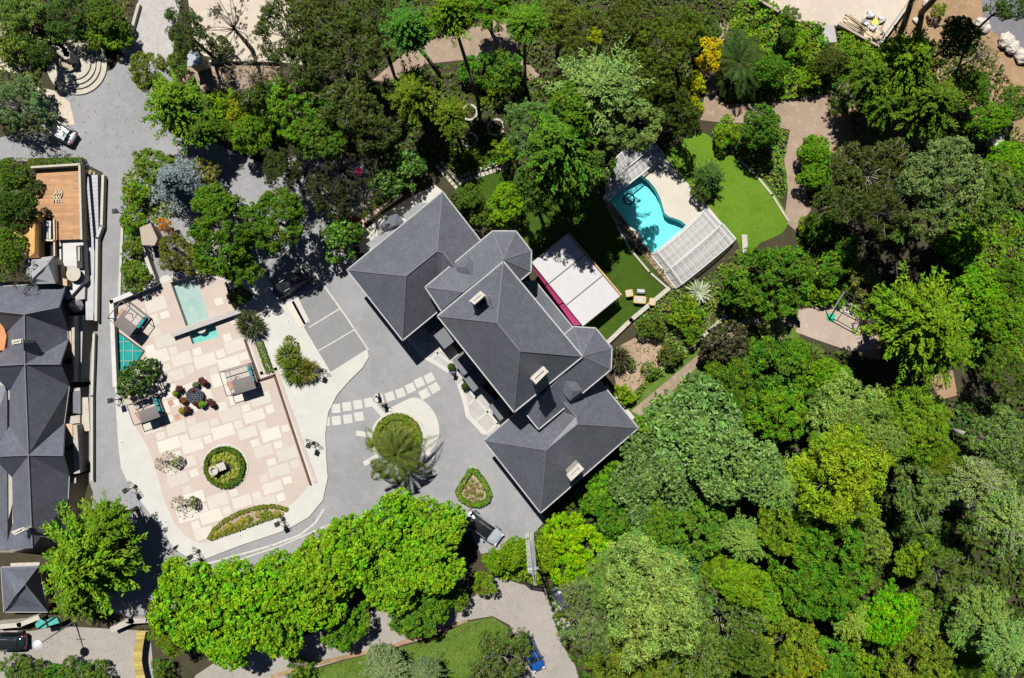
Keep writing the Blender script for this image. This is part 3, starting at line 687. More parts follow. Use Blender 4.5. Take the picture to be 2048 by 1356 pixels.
# steps from the terrace to the bays
for i in range(4):
    d = i * 4.2
    sheet('terrace_step', [(574 + d, 611 - d * .62), (584 + d, 604 - d * .62), (609 + d * .9, 650 - d * .55), (599 + d * .9, 656 - d * .55)], .18 - .03 * i, 'slabs', side=.1)
# pool deck and basins
DECK = [(1284, 262), (1330, 318), (1344, 332), (1412, 408), (1470, 478), (1352, 576), (1305, 512), (1205, 395), (1222, 372)]
sheet('pool_deck', DECK, .08, 'deckpool', [POOL], side=.08)
sheet('pool_bed', [(1203, 396), (1214, 396), (1306, 508), (1350, 570), (1345, 577), (1232, 450)], .04, 'bedsoil')
def basin(name, wname, P, ztop, depth, floor, wall, wmat, zw):
    mb = MB(); q = [G(*p) for p in P]; n = len(q); cx = sum(v.x for v in q) / n
    a = sum(q[i].x * q[(i + 1) % n].y - q[(i + 1) % n].x * q[i].y for i in range(n))
    if a < 0: q = q[::-1]
    vs = [(v.x, v.y, ztop - depth) for v in q] + [(v.x, v.y, ztop - .001) for v in q]
    mb.add(vs, [tuple(range(n))] + [(i, n + i, n + (i + 1) % n, (i + 1) % n) for i in range(n)])
    o = mb.build(name, M[floor]); o['kind'] = 'structure'
    mb = MB(); mb.add([(v.x, v.y, zw) for v in q], [tuple(range(n))]); o = mb.build(wname, M[wmat]); o['kind'] = 'structure'
basin('pool_basin', 'pool_water', POOL, .08, 1.3, 'poolfloor', None, 'water', -.08)
basin('upper_basin', 'basin_water', BAS1, .156, .75, 'poolfloor2', None, 'water2', .03)
basin('lower_basin', 'basin_water', BAS2, .156, .6, 'poolfloor3', None, 'water2', .03)
basin('skylight_pit', 'skylight_floor', GLT, .156, .3, 'tealglass', None, 'tealglass', .15)
# sunken ground of the slate row, held by retaining walls
mb = MB(); q = [G(*p) for p in PIT][::-1]; n = len(q)
mb.add([(v.x, v.y, -5) for v in q] + [(v.x, v.y, -.002) for v in q], [tuple(range(n))] + [(i, n + i, n + (i + 1) % n, (i + 1) % n) for i in range(n)])
o = mb.build('sunken_yard', M['stone']); o['kind'] = 'structure'
# fountain terrace, top left: round steps
mb = MB()
for i, r in enumerate((60, 49, 41, 32)): mb.prism([G(*p) for p in ring(155, 130, r, 48)], 0, .17 * (i + 1))
STEPS = mb
# ---------------------------------------------------------------- buildings
def inset(poly, d):
    n = len(poly); a = sum(poly[i].x * poly[(i + 1) % n].y - poly[(i + 1) % n].x * poly[i].y for i in range(n)); sg = 1 if a > 0 else -1
    out = []
    for i in range(n):
        p, q, r = poly[i - 1], poly[i], poly[(i + 1) % n]
        e1 = Vector((q.x - p.x, q.y - p.y)).normalized(); e2 = Vector((r.x - q.x, r.y - q.y)).normalized()
        n1 = Vector((-e1.y, e1.x)) * sg; n2 = Vector((-e2.y, e2.x)) * sg; b = (n1 + n2); b = b / max(.3, b.dot(n1)) if b.length > .01 else n1
        out.append(Vector((q.x + b.x * d, q.y + b.y * d, q.z)))
    return out
def roof(parent, name, V, F, mt, eaves=(), ridges=(), thick=.22, trim='trim', rw=.12):
    P = {k: W(*v) for k, v in V.items()}; keys = list(P); ix = {k: i for i, k in enumerate(keys)}
    mb = MB(); fs = []
    for f in F:
        pts = [P[k] for k in f]; nrm = Vector((0, 0, 0))
        for i in range(len(pts)): nrm += pts[i].cross(pts[(i + 1) % len(pts)])
        fs.append([ix[k] for k in (f if nrm.z > 0 else f[::-1])])
    vs = [P[k] for k in keys]; cnt = {}
    for f in fs:
        for a, b in zip(f, f[1:] + f[:1]): cnt[(a, b)] = 1
    n = len(vs); vs2 = vs + [Vector((v.x, v.y, v.z - thick)) for v in vs]
    side = [(b, a, n + a, n + b) for (a, b) in cnt if (b, a) not in cnt]
    mb.add(vs2, [tuple(f) for f in fs] + side + [tuple(n + i for i in f[::-1]) for f in fs])
    o = mb.build(name, M[mt], parent)
    if eaves:
        mb = MB()
        for e in eaves:
            for a, b in zip(e, e[1:]):
                A, B = P[a].copy(), P[b].copy(); A.z -= .02; B.z -= .02; mb.beam(A, B, rw, .16)
        mb.build('gutter', M[trim], parent)
    if ridges:
        mb = MB()
        for e in ridges:
            for a, b in zip(e, e[1:]): mb.beam(P[a] + Vector((0, 0, .02)), P[b] + Vector((0, 0, .02)), .10, .06)
        mb.build('ridge_cap', M['ridge'], parent)
    return P
def walls(parent, P, keys, d=.5, top=None, mt='wallcream', z0=0.0, win=True, floors=(1.5, 4.6), ww=1.1, wh=1.5, skip=()):
    poly = inset([P[k] if isinstance(k, str) else k for k in keys], d); zt = top if top is not None else min(p.z for p in poly) - .05
    mb = MB(); mb.prism([(p.x, p.y) for p in poly], z0, zt); mb.build('wall', M[mt], parent)
    if not win: return
    n = len(poly); a = sum(poly[i].x * poly[(i + 1) % n].y - poly[(i + 1) % n].x * poly[i].y for i in range(n)); sg = -1 if a > 0 else 1
    for i in range(n):
        if i in skip: continue
        p, q = poly[i], poly[(i + 1) % n]; L = math.hypot(q.x - p.x, q.y - p.y)
        if L < 2: continue
        dx, dy = (q.x - p.x) / L, (q.y - p.y) / L; nx, ny = -dy * sg, dx * sg; k = max(1, int(L / 3.0)); az = math.atan2(dy, dx)
        for j in range(k):
            t = L * (j + .5) / k
            for zf in floors:
                if zf + wh / 2 > zt - .2: continue
                c = Vector((p.x + dx * t, p.y + dy * t, zf)); f = MB()
                for u, v, a_, b_ in ((0, wh / 2, ww + .2, .1), (0, -wh / 2, ww + .2, .1), (-ww / 2, 0, .1, wh), (ww / 2, 0, .1, wh), (0, 0, .05, wh)):
                    f.box((c.x + dx * u + nx * .03, c.y + dy * u + ny * .03, c.z + v), (a_, .12, b_), az)
                fr = f.build('window', M['whitemetal'], parent)
                g = MB(); g.box((c.x + nx * .012, c.y + ny * .012, c.z), (ww - .08, .05, wh - .08), az); g.build('pane', M['window'], fr)
def chimney(parent, top4, h1, h0, slots=True):
    """top4: the four corners of its cap in the photograph at height h1"""
    P = [W(x, y, h1) for x, y in top4]; mb = MB(); q = inset(P, .10)
    mb.prism([(p.x, p.y) for p in q], h0, h1 - .22); mb.prism([(p.x, p.y) for p in P], h1 - .3, h1 - .18, True)
    c = sum(P, Vector()) / 4
    rim = inset(P, .06); inn = inset(P, .30)
    for i in range(4):
        a, b, cc, d = rim[i], rim[(i + 1) % 4], inn[(i + 1) % 4], inn[i]
        mb.prism([(v.x, v.y) for v in (a, b, cc, d)], h1 - .18, h1 + .02)
    ch = mb.build('chimney', M['chim'], parent)
    m2 = MB(); L = (P[1] - P[0]).length; ax = (P[1] - P[0]).normalized() if L > (P[2] - P[1]).length else (P[2] - P[1]).normalized()
    L = max(L, (P[2] - P[1]).length)
    for t in (-.16, .16) if slots else ():
        m2.beam(c + ax.cross(Vector((0, 0, 1))) * t - ax * (L / 2 - .35) + Vector((0, 0, -.14)), c + ax.cross(Vector((0, 0, 1))) * t + ax * (L / 2 - .35) + Vector((0, 0, -.14)), .10, .12)
    if slots: m2.build('flue', M['whitemetal'], ch)
    return ch

# ---- the main house
c0 = W(1010, 700, 0); house = thing('country_house', 'large slate-roofed house with hipped wings, two turrets and pale chimneys beside the courtyard', 'house', (c0.x, c0.y, 0))
hE, hR = 5.6, 10.2
P = roof(house, 'wing_roof', {'A': (885, 383, hE), 'B': (694, 540, hE), 'C': (805, 681, hE), 'V': (881, 619, hE), 'W2': (905, 652, hE), 'K2': (914, 540, hR - .5), 'K': (887, 506, hR - .25), 'R2': (874, 502, hR), 'R1': (812, 552, hR), 'D2': (998, 528, hE)},
         [('A', 'B', 'R1', 'R2'), ('B', 'C', 'R1'), ('C', 'V', 'K', 'R2', 'R1'), ('V', 'W2', 'K2', 'K'), ('A', 'R2', 'K', 'K2', 'D2')], 'slate',
         [('A', 'B', 'C', 'V'), ('A', 'D2')], [('B', 'R1', 'R2', 'K', 'K2'), ('C', 'R1'), ('A', 'R2'), ('V', 'K')])
walls(house, P, ['A', 'B', 'C', 'V', 'W2', 'D2'], .55, floors=(1.5, 4.2))
P = roof(house, 'wing_roof', {'A': (967, 881, hE), 'S': (1081, 1026, hE), 'E': (1277, 856, hE), 'N': (1208, 772, hE), 'N2': (1178, 736, hE), 'K2': (1128, 806, hR - .5), 'K': (1152, 833, hR - .25), 'R2': (1155, 848, hR), 'R1': (1092, 900, hR), 'V': (1090, 775, hE), 'Wv': (1062, 800, hE)},
         [('A', 'S', 'R1'), ('S', 'E', 'R2', 'R1'), ('E', 'N', 'N2', 'K2', 'K', 'R2'), ('A', 'R1', 'R2', 'K', 'Wv'), ('Wv', 'K', 'K2', 'V')], 'slate',
         [('A', 'S', 'E', 'N', 'N2'), ('A', 'Wv')], [('A', 'R1', 'R2', 'K', 'K2'), ('S', 'R1'), ('E', 'R2')])
walls(house, P, ['A', 'S', 'E', 'N', 'N2', 'Wv'], .55, floors=(1.5, 4.2))
# middle block (north) with its turret
hm, hmr = 9.4, 11.5
Pm = roof(house, 'middle_roof', {'a': (850, 574, hm), 'b': (985, 462, hm), 'c': (1032, 462, hm), 'd': (1063, 502, hm), 'e': (1062, 543, hm), 'f': (1042, 560, hm), 'r2': (1007, 519, hmr), 'r1': (926, 584, hmr - .2), 'g': (882, 622, hm), 'm': (960, 690, hm)},
          [('a', 'b', 'r2', 'r1'), ('b', 'c', 'r2'), ('c', 'd', 'r2'), ('d', 'e', 'r2'), ('e', 'f', 'r2'), ('a', 'r1', 'g'), ('g', 'r1', 'r2', 'f', 'm')], 'slate',
          [('g', 'a', 'b', 'c', 'd', 'e', 'f')], [('a', 'r1', 'r2'), ('b', 'r2'), ('c', 'r2'), ('d', 'r2'), ('e', 'r2')])
walls(house, Pm, ['a', 'b', 'c', 'd', 'e', 'f', 'm', 'g'], .5, floors=(1.5, 4.8))
Ps = roof(house, 'middle_roof', {'a': (1129, 668, hm - .2), 'b': (1147, 653, hm - .2), 'c': (1191, 656, hm - .2), 'd': (1224, 696, hm - .2), 'e': (1222, 739, hm - .2), 's': (1077, 859, hm - .2), 'w': (1049, 824, hm - .2), 'r1': (1084, 791, hmr - .3), 'r2': (1165, 712, hmr), 'm': (1000, 760, hm - .2)},
          [('a', 'b', 'r2'), ('b', 'c', 'r2'), ('c', 'd', 'r2'), ('d', 'e', 'r2'), ('e', 's', 'r1', 'r2'), ('s', 'w', 'r1'), ('w', 'm', 'a', 'r2', 'r1')], 'slate',
          [('a', 'b', 'c', 'd', 'e', 's', 'w')], [('r1', 'r2'), ('s', 'r1'), ('b', 'r2'), ('c', 'r2'), ('d', 'r2'), ('e', 'r2')])
walls(house, Ps, ['a', 'b', 'c', 'd', 'e', 's', 'w'], .5, floors=(1.5, 4.8))
# main block, the tallest
hM, hMR = 11.7, 17.0
Pb = roof(house, 'main_roof', {'L': (875, 632, hM), 'T': (1007, 523, hM), 'Q': (1165, 713, hM), 'B': (1028, 824, hM), 'r1': (994, 645, hMR), 'r2': (1040, 702, hMR)},
          [('L', 'T', 'r1'), ('T', 'Q', 'r2', 'r1'), ('Q', 'B', 'r2'), ('B', 'L', 'r1', 'r2')], 'slate', [('L', 'T', 'Q', 'B', 'L')], [('r1', 'r2'), ('L', 'r1'), ('T', 'r1'), ('Q', 'r2'), ('B', 'r2')], rw=.16)
walls(house, Pb, ['L', 'T', 'Q', 'B'], .6, floors=(1.5, 4.6, 8.0))
# garden gallery roof between main block and awning
Pg = roof(house, 'gallery_roof', {'a': (1046, 562, 5.0), 'b': (1069, 560, 4.4), 'c': (1146, 655, 4.4), 'd': (1124, 672, 5.0)}, [('a', 'b', 'c', 'd')], 'slate', [('b', 'c')])
mb = MB(); q = [W(1044, 566, 4.6), W(1066, 563, 4.2), W(1142, 656, 4.2), W(1122, 672, 4.6)]; mb.prism([(p.x, p.y) for p in q], 0, 4.1); mb.build('wall', M['wallcream'], house)
# dormers
def dormer(x, y, ang, w, L, h, par=house, mt='slate'):
    c = W(x, y, h + .9); d = Vector((math.cos(R(ang)), math.sin(R(ang)), 0)); s = Vector((-d.y, d.x, 0))
    mb = MB(); f = c + d * L / 2; b = c - d * L / 2
    vs = [f + s * w / 2, f - s * w / 2, b - s * w / 2, b + s * w / 2]; lo = [Vector((v.x, v.y, h - 1.2)) for v in vs]
    mb.prism([(v.x, v.y) for v in vs], h - 1.2, h + .38)
    dm = mb.build('dormer', M['wallcream'], par)
    mb = MB(); e = .22
    vs = [f + s * (w / 2 + e) + d * e, f - s * (w / 2 + e) + d * e, b - s * (w / 2 + e), b + s * (w / 2 + e)]
    vs = [Vector((v.x, v.y, h + .35)) for v in vs] + [Vector((f.x - d.x * w * .4, f.y - d.y * w * .4, h + .95)), Vector((b.x, b.y, h + .95))]
    mb.add(vs, [(0, 4, 1), (1, 4, 5, 2), (0, 3, 5, 4), (2, 5, 3)]); mb.build('dormer_roof', M[mt], dm)
    mb = MB(); g = f + d * .02; mb.box((g.x, g.y, h + .05), (.06, w * .7, .8), R(ang)); mb.build('pane', M['window'], dm)
dormer(937, 540, 129, 1.2, 1.7, 9.9)
dormer(1140, 775, -51, 1.2, 1.7, 9.9)
chimney(house, [(937, 602), (961, 581), (972, 591), (949, 611)], 17.0, 10)
chimney(house, [(1060, 757), (1087, 732), (1098, 744), (1072, 770)], 17.4, 10)
chimney(house, [(1133, 950), (1157, 926), (1169, 939), (1142, 964)], 10.6, 5)
mb = MB(); mb.tube([W(977, 592, 14.0), W(977, 592, 17.6)], .03, .03, 4); mb.tube([W(977, 592, 17.4) - Vector((.5, 0, 0)), W(977, 592, 17.4) + Vector((.5, 0, 0))], .02, .02, 4); mb.build('aerial', M['silver'], house)
# low bays on the north side
roof(house, 'bay_roof', {'a': (758, 453, 3.6), 'b': (774, 434, 3.6), 'c': (793, 427, 3.6), 'd': (806, 440, 3.6), 'e': (808, 448, 3.6), 'f': (781, 466, 3.6), 'g': (765, 462, 3.6), 'r': (788, 452, 4.6)},
     [('a', 'b', 'r'), ('b', 'c', 'r'), ('c', 'd', 'r'), ('d', 'e', 'r'), ('e', 'f', 'r'), ('f', 'g', 'r'), ('g', 'a', 'r')], 'slate')
mb = MB(); mb.prism([(v.x, v.y) for v in (W(763, 456, 3.4), W(776, 438, 3.4), W(792, 431, 3.4), W(803, 443, 3.4), W(780, 464, 3.4))], 0, 3.4); mb.build('wall', M['wallcream'], house)
roof(house, 'bay_roof', {'a': (732, 488, 3.3), 'b': (764, 464, 3.3), 'c': (800, 455, 4.3), 'd': (752, 505, 4.3)}, [('a', 'b', 'c', 'd')], 'slatelight')
roof(house, 'bay_roof', {'a': (806, 430, 3.3), 'b': (838, 405, 3.3), 'c': (862, 405, 4.3), 'd': (815, 445, 4.3)}, [('a', 'b', 'c', 'd')], 'slatelight')
for a, b, c, d in (((736, 488), (764, 467), (800, 470), (760, 500)), ((808, 432), (836, 408), (860, 410), (820, 445))):
    mb = MB(); mb.prism([(v.x, v.y) for v in (W(*a, 3.1), W(*b, 3.1), W(*c, 3.1), W(*d, 3.1))], 0, 3.1); mb.build('wall', M['wallcream'], house)
# entrance blocks under the south-west eaves
for x, y, w, L, h, mt in ((862, 648, 1.3, 1.5, 2.6, 'ridgedark'), (888, 676, 1.2, 1.7, 2.6, 'ridgedark'), (928, 726, 1.5, 1.9, 2.4, 'ridgedark'), (946, 754, 1.7, 2.4, 1.6, 'ridgedark'), (1000, 818, 1.4, 1.8, 2.4, 'ridgedark')):
    c = W(x, y, h); mb = MB(); mb.box((c.x, c.y, h / 2), (w, L, h), R(38)); pr = mb.build('porch', M['wallcream'], house)
    mb = MB(); mb.box((c.x, c.y, h + .05), (w + .2, L + .2, .1), R(38)); mb.build('porch_roof', M[mt], pr)

# ---- awning pavilion on the garden side
c0 = W(1150, 560, 0); aw = thing('awning_pavilion', 'three white retractable awnings with a deep pink strip behind the house', 'awning', (c0.x, c0.y, 0))
T_, Q_, B_, L_ = (1134, 468), (1240, 592), (1166, 652), (1064, 525); h = 3.3
def lerp2(a, b, t): return (a[0] + (b[0] - a[0]) * t, a[1] + (b[1] - a[1]) * t)
for k, (t0, t1) in enumerate(((.0, .325), (.340, .665), (.680, 1.0))):
    p = [W(*lerp2(L_, B_, t0), h), W(*lerp2(L_, B_, t1), h), W(*lerp2(T_, Q_, t1), h - .35), W(*lerp2(T_, Q_, t0), h - .35)]
    mb = MB(); n = 9; vs = []; fs = []
    for i in range(n + 1):
        t = i / n; s_ = -.05 * math.sin(math.pi * (t * 4 % 1))
        a = p[0].lerp(p[3], t); b = p[1].lerp(p[2], t); vs += [a + Vector((0, 0, s_)), b + Vector((0, 0, s_))]
    for i in range(n): fs.append((2 * i, 2 * i + 1, 2 * i + 3, 2 * i + 2))
    lo = [v - Vector((0, 0, .03)) for v in vs]; mb.add(vs, fs); mb.add(lo, [f[::-1] for f in fs]); mb.build('awning_panel', M['awning'], aw)
mb = MB()
for t in (0, .3325, .6725, 1):
    mb.beam(W(*lerp2(L_, B_, t), h - .12), W(*lerp2(T_, Q_, t), h - .47), .09, .12)
mb.beam(W(*T_, h - .45), W(*Q_, h - .45), .12, .14); mb.beam(W(*L_, h - .1), W(*B_, h - .1), .12, .14)
for q in (T_, lerp2(T_, Q_, .33), lerp2(T_, Q_, .67), Q_):
    v = W(*q, h - .5); mb.beam(v, (v.x, v.y, 0), .1, .1, (1, 0, 0))
mb.build('frame', M['ridge'], aw)
mb = MB(); mb.beam(W(1137, 466, h - .4), W(1243, 590, h - .4), .14, .06); mb.build('edge_rail', M['woodlight'], aw)
for t0, t1 in ((.02, .30), (.315, .62), (.635, .97)):
    a, b = lerp2((1064, 534), (1150, 655), t0), lerp2((1064, 534), (1150, 655), t1); c, d = lerp2(L_, B_, t1), lerp2(L_, B_, t0)
    mb = MB(); vs = [W(*a, 2.7), W(*b, 2.7), W(c[0] - 1, c[1] + 1, 3.0), W(d[0] - 1, d[1] + 1, 3.0)]
    mb.add(vs, [(0, 1, 2, 3)]); mb.add([v - Vector((0, 0, .05)) for v in vs], [(3, 2, 1, 0)]); mb.build('pink_panel', M['magenta'], aw)

# ---- the row house on the left
def rowface(parent):
    e, r = 1.0, 5.3
    V = {'n0': (-40, 572, e + .6), 'n1': (7, 572, e + .6), 'n2': (133, 565, e), 'E0': (118, 614, r - .4), 'C0': (49, 628, r), 'W0': (-20, 621, r - .4),
         's0': (136, 662, e), 's0b': (137, 678, e), 'C1': (50, 728, r), 'E1': (120, 728, r - .4), 'W1': (-30, 733, r - .4), 'w0': (14, 664, e), 'w0b': (14, 694, e),
         's1': (139, 773, e), 's1b': (129, 846, e), 'C2': (57, 910, r), 'E2': (126, 911, r - .4), 'W2': (-15, 913, r - .4), 'w1': (19, 782, e), 'w1b': (19, 852, e),
         's2': (139, 953, e), 's2b': (137, 998, e), 'C3': (65, 1096, r - .8), 'S3': (112, 1090, e), 'w2': (24, 955, e), 'w2b': (26, 1045, e), 'S3w': (10, 1100, e)}
    F = [('n0', 'n1', 'n2', 'E0', 'C0', 'W0'), ('E0', 's0', 'C0'), ('C0', 's0', 's0b', 'C1'), ('s0b', 'E1', 'C1'), ('C1', 'E1', 's1'), ('C1', 's1', 's1b', 'C2'), ('s1b', 'E2', 'C2'),
         ('C2', 'E2', 's2'), ('C2', 's2', 's2b', 'C3'), ('s2b', 'S3', 'C3'), ('C0', 'W0', 'w0'), ('C0', 'w0', 'w0b', 'C1'), ('w0b', 'W1', 'C1'), ('C1', 'W1', 'w1'), ('C1', 'w1', 'w1b', 'C2'),
         ('w1b', 'W2', 'C2'), ('C2', 'W2', 'w2'), ('C2', 'w2', 'w2b', 'C3'), ('w2b', 'S3w', 'C3')]
    P = roof(parent, 'roof', V, F, 'slate2', [('n1', 'n2'), ('s0', 's0b'), ('s1', 's1b'), ('s2', 's2b')], [('C0', 'C1', 'C2', 'C3'), ('C0', 'E0'), ('C1', 'E1'), ('C2', 'E2'), ('C0', 'W0'), ('C1', 'W1'), ('C2', 'W2'), ('C0', 's0'), ('C1', 's1'), ('C2', 's2')], rw=.07)
    return P
c0 = W(60, 850, 0); row = thing('row_house', 'long grey slate-roofed building with star-shaped cross gables along the left lane', 'house', (c0.x, c0.y, 0))
Pr = rowface(row)
wl_ = [W(x, y, .8) for x, y in ((-50, 580), (115, 574), (124, 600), (128, 665), (128, 760), (120, 800), (120, 905), (128, 960), (126, 1000), (106, 1082), (24, 1092), (26, 960), (22, 800), (18, 640), (-50, 640))]
mb = MB(); mb.prism([(p.x, p.y) for p in wl_], -5, .8); mb.build('wall', M['wallcream'], row)
# roof terraces, parapets and lower ledge on the lane side
def blk(name, pts, h0, h1, mt, parent, at=None):
    mb = MB(); q = [W(x, y, h1 if at is None else at) for x, y in pts]; mb.prism([(p.x, p.y) for p in q], h0, h1); return mb.build(name, M[mt], parent)
blk('roof_terrace', [(112, 574), (144, 574), (143, 596), (118, 600)], -5, .9, 'tan', row)
blk('roof_terrace', [(118, 632), (142, 632), (144, 764), (118, 764)], -5, .9, 'tan', row)
blk('roof_terrace', [(112, 848), (145, 848), (146, 948), (112, 948)], -5, .9, 'tan', row)
blk('parapet', [(143, 632), (149, 632), (149, 764), (145, 764)], -5, 1.3, 'stone', row)
blk('parapet', [(146, 850), (154, 850), (160, 946), (148, 948)], -5, 1.3, 'stone', row)
blk('ledge', [(144, 573), (170, 574), (169, 598), (150, 600)], -5, .5, 'greypave', row)
blk('ledge', [(148, 630), (166, 630), (162, 764), (150, 764)], -5, .3, 'greypave', row)
blk('ledge', [(163, 795), (176, 795), (180, 862), (164, 862)], -5, .1, 'palestone', row)
blk('glass_bay', [(146, 782), (161, 782), (161, 828), (146, 826)], -5, .4, 'slate2', row)
blk('balcony', [(128, 772), (160, 776), (160, 784), (130, 782)], -5, .3, 'stone', row)
blk('balcony', [(130, 834), (160, 830), (160, 846), (130, 848)], -5, .3, 'stone', row)
blk('balcony', [(138, 952), (152, 952), (152, 966), (138, 966)], -5, .3, 'stone', row)
c = W(143, 610, 1); mb = MB(); mb.lathe((c.x, c.y, 0), [(.75, -5), (.75, .2), (.9, .2), (.02, 1.6)], 8); mb.build('turret', M['slatelight'], row)
for x, y in ((137, 722), (143, 894)):
    mb = MB(); c = W(x, y, 1.0); mb.box((c.x, c.y, 1.05), (.5, .5, .3), .4); mb.tube([(c.x, c.y, 1.1), (c.x, c.y, 1.8)], .05, .05, 5); mb.box((c.x, c.y, 1.85), (.5, .25, .12), .2); mb.build('roof_lamp', M['black'], row)
chimney(row, [(22, 680), (43, 677), (44, 687), (23, 690)], 6.8, 3)
chimney(row, [(20, 1064), (44, 1055), (54, 1060), (30, 1072)], 6.0, 1, False)
blk('tile_patch', [(-20, 640), (3, 642), (13, 672), (8, 700), (-20, 704)], -5, 1.5, 'orange', row)
blk('tile_patch', [(-20, 704), (6, 706), (0, 720), (-20, 722)], -5, 1.52, 'orange', row)
blk('tile_patch', [(-20, 746), (4, 748), (10, 762), (-20, 764)], -5, 1.5, 'orange', row)
roof(row, 'low_roof', {'a': (-60, 770, -.8), 'b': (14, 772, -.8), 'c': (15, 1100, -.8), 'd': (-60, 1100, -.8), 'r': (-40, 930, .6)}, [('a', 'b', 'r'), ('b', 'c', 'r'), ('c', 'd', 'r')], 'slate2')
# lodge at the south end of the row
c0 = W(40, 1180, 0); lodge = thing('lodge', 'small grey hip-roofed lodge below the slate row, half under the big cedar', 'house', (c0.x, c0.y, 0))
roof(lodge, 'roof', {'a': (2, 1134, 1.6), 'b': (78, 1131, 1.6), 'c': (96, 1224, 1.6), 'd': (8, 1224, 1.6), 'r': (30, 1191, 4.2), 'r2': (50, 1168, 4.2)},
     [('a', 'b', 'r2', 'r'), ('b', 'c', 'r2'), ('c', 'd', 'r', 'r2'), ('d', 'a', 'r')], 'slate2', [('a', 'b', 'c', 'd', 'a')], [('a', 'r'), ('r', 'r2'), ('d', 'r'), ('b', 'r2'), ('c', 'r2')], rw=.06)
mb = MB(); mb.prism([(v.x, v.y) for v in (W(8, 1138, 1.5), W(74, 1136, 1.5), (W(90, 1220, 1.5)), W(13, 1220, 1.5))], 0, 1.5); mb.build('wall', M['terracotta'], lodge)
mb = MB(); mb.beam(W(22, 1129, 1.4), W(80, 1127, 1.4), .3, .15); mb.build('parapet', M['palestone'], lodge)
# timber deck house, upper left
c0 = W(115, 410, 0); dk = thing('timber_deck', 'orange timber deck terrace with pale parapet beside the stone steps', 'deck', (c0.x, c0.y, 0))
blk('deck_floor', [(74, 339), (160, 336), (164, 478), (113, 480), (104, 436), (66, 430)], 0, 1.6, 'deck', dk)
mb = MB(); mb.beam(W(66, 336, 2.0), W(164, 330, 2.0), .22, .9); mb.beam(W(163, 331, 2.0), W(167, 480, 2.0), .22, .9); mb.build('parapet', M['palestone'], dk)
blk('floor_lower', [(113, 480), (166, 478), (170, 560), (134, 600), (105, 560)], 0, 1.0, 'white', dk)
c0 = W(60, 470, 0); wh = thing('timber_house', 'pale timber gabled roof beside an open room with its shade painted black at the corner of the deck', 'house', (c0.x, c0.y, 0))
roof(wh, 'roof', {'a': (31, 432, 3.4), 'b': (79, 428, 3.4), 'c': (79, 515, 3.4), 'd': (55, 517, 3.4), 'e': (28, 470, 3.4), 'r': (70, 440, 4.0), 'r2': (69, 505, 4.0)}, [('a', 'b', 'r'), ('b', 'c', 'r2', 'r'), ('c', 'd', 'r2'), ('a', 'r', 'r2', 'd', 'e')], 'woodroof')
mb = MB(); mb.prism([(v.x, v.y) for v in (W(35, 436, 3), W(76, 432, 3), W(76, 511, 3), W(56, 512, 3), W(33, 470, 3))], 0, 3.3); mb.build('wall', M['woodlight'], wh)
blk('room_shade_block', [(79, 436), (108, 440), (110, 512), (79, 514)], 0, 1.72, 'dark', wh)  # solid block coloured black as the shade of the room
for x, w, mt in ((84, .12, 'whitemetal'), (94, .45, 'stone'), (101, .2, 'whitemetal')):
    mb = MB(); mb.beam(W(x, 442, 2.2), W(x, 478, 2.2), w, .3); mb.build('louvre', M[mt], wh)
mb = MB(); mb.beam(W(80, 480, 2.3), W(108, 481, 2.3), .18, .3); mb.beam(W(109, 438, 2.1), W(110, 512, 2.1), .15, .3); mb.build('room_frame', M['lumber'], wh)
c0 = W(85, 545, 0); ga = thing('garage', 'pale grey hipped roof between the timber house and the slate row', 'house', (c0.x, c0.y, 0))
roof(ga, 'roof', {'a': (50, 518, 3.1), 'b': (107, 512, 3.1), 'c': (111, 567, 3.1), 'd': (64, 568, 3.1), 'e': (44, 545, 3.1), 'r': (66, 556, 3.9), 'r2': (96, 528, 3.9)}, [('a', 'b', 'r2', 'r'), ('b', 'c', 'r2'), ('c', 'd', 'r', 'r2'), ('d', 'e', 'r'), ('e', 'a', 'r')], 'slatelight')
mb = MB(); mb.prism([(v.x, v.y) for v in (W(52, 522, 3), W(104, 516, 3), W(107, 563, 3), W(66, 564, 3), W(48, 545, 3))], 0, 3.0); mb.build('wall', M['wallcream'], ga)
blk('side_wing', [(109, 528), (122, 530), (123, 555), (134, 560), (134, 572), (110, 568)], 0, 1.9, 'tan', ga)
# stone lodge at the terrace stair
c0 = G(312, 478); sl = thing('garden_lodge', 'small stone lodge with a mottled pinkish roof above the narrow stair', 'lodge', (c0.x, c0.y, 0))
blk('roof', [(279, 455), (301, 446), (315, 478), (309, 491), (284, 490)], 2.2, 2.4, 'patio', sl)
blk('wall', [(282, 457), (300, 449), (312, 478), (307, 488), (286, 488)], 0, 2.2, 'rust', sl)
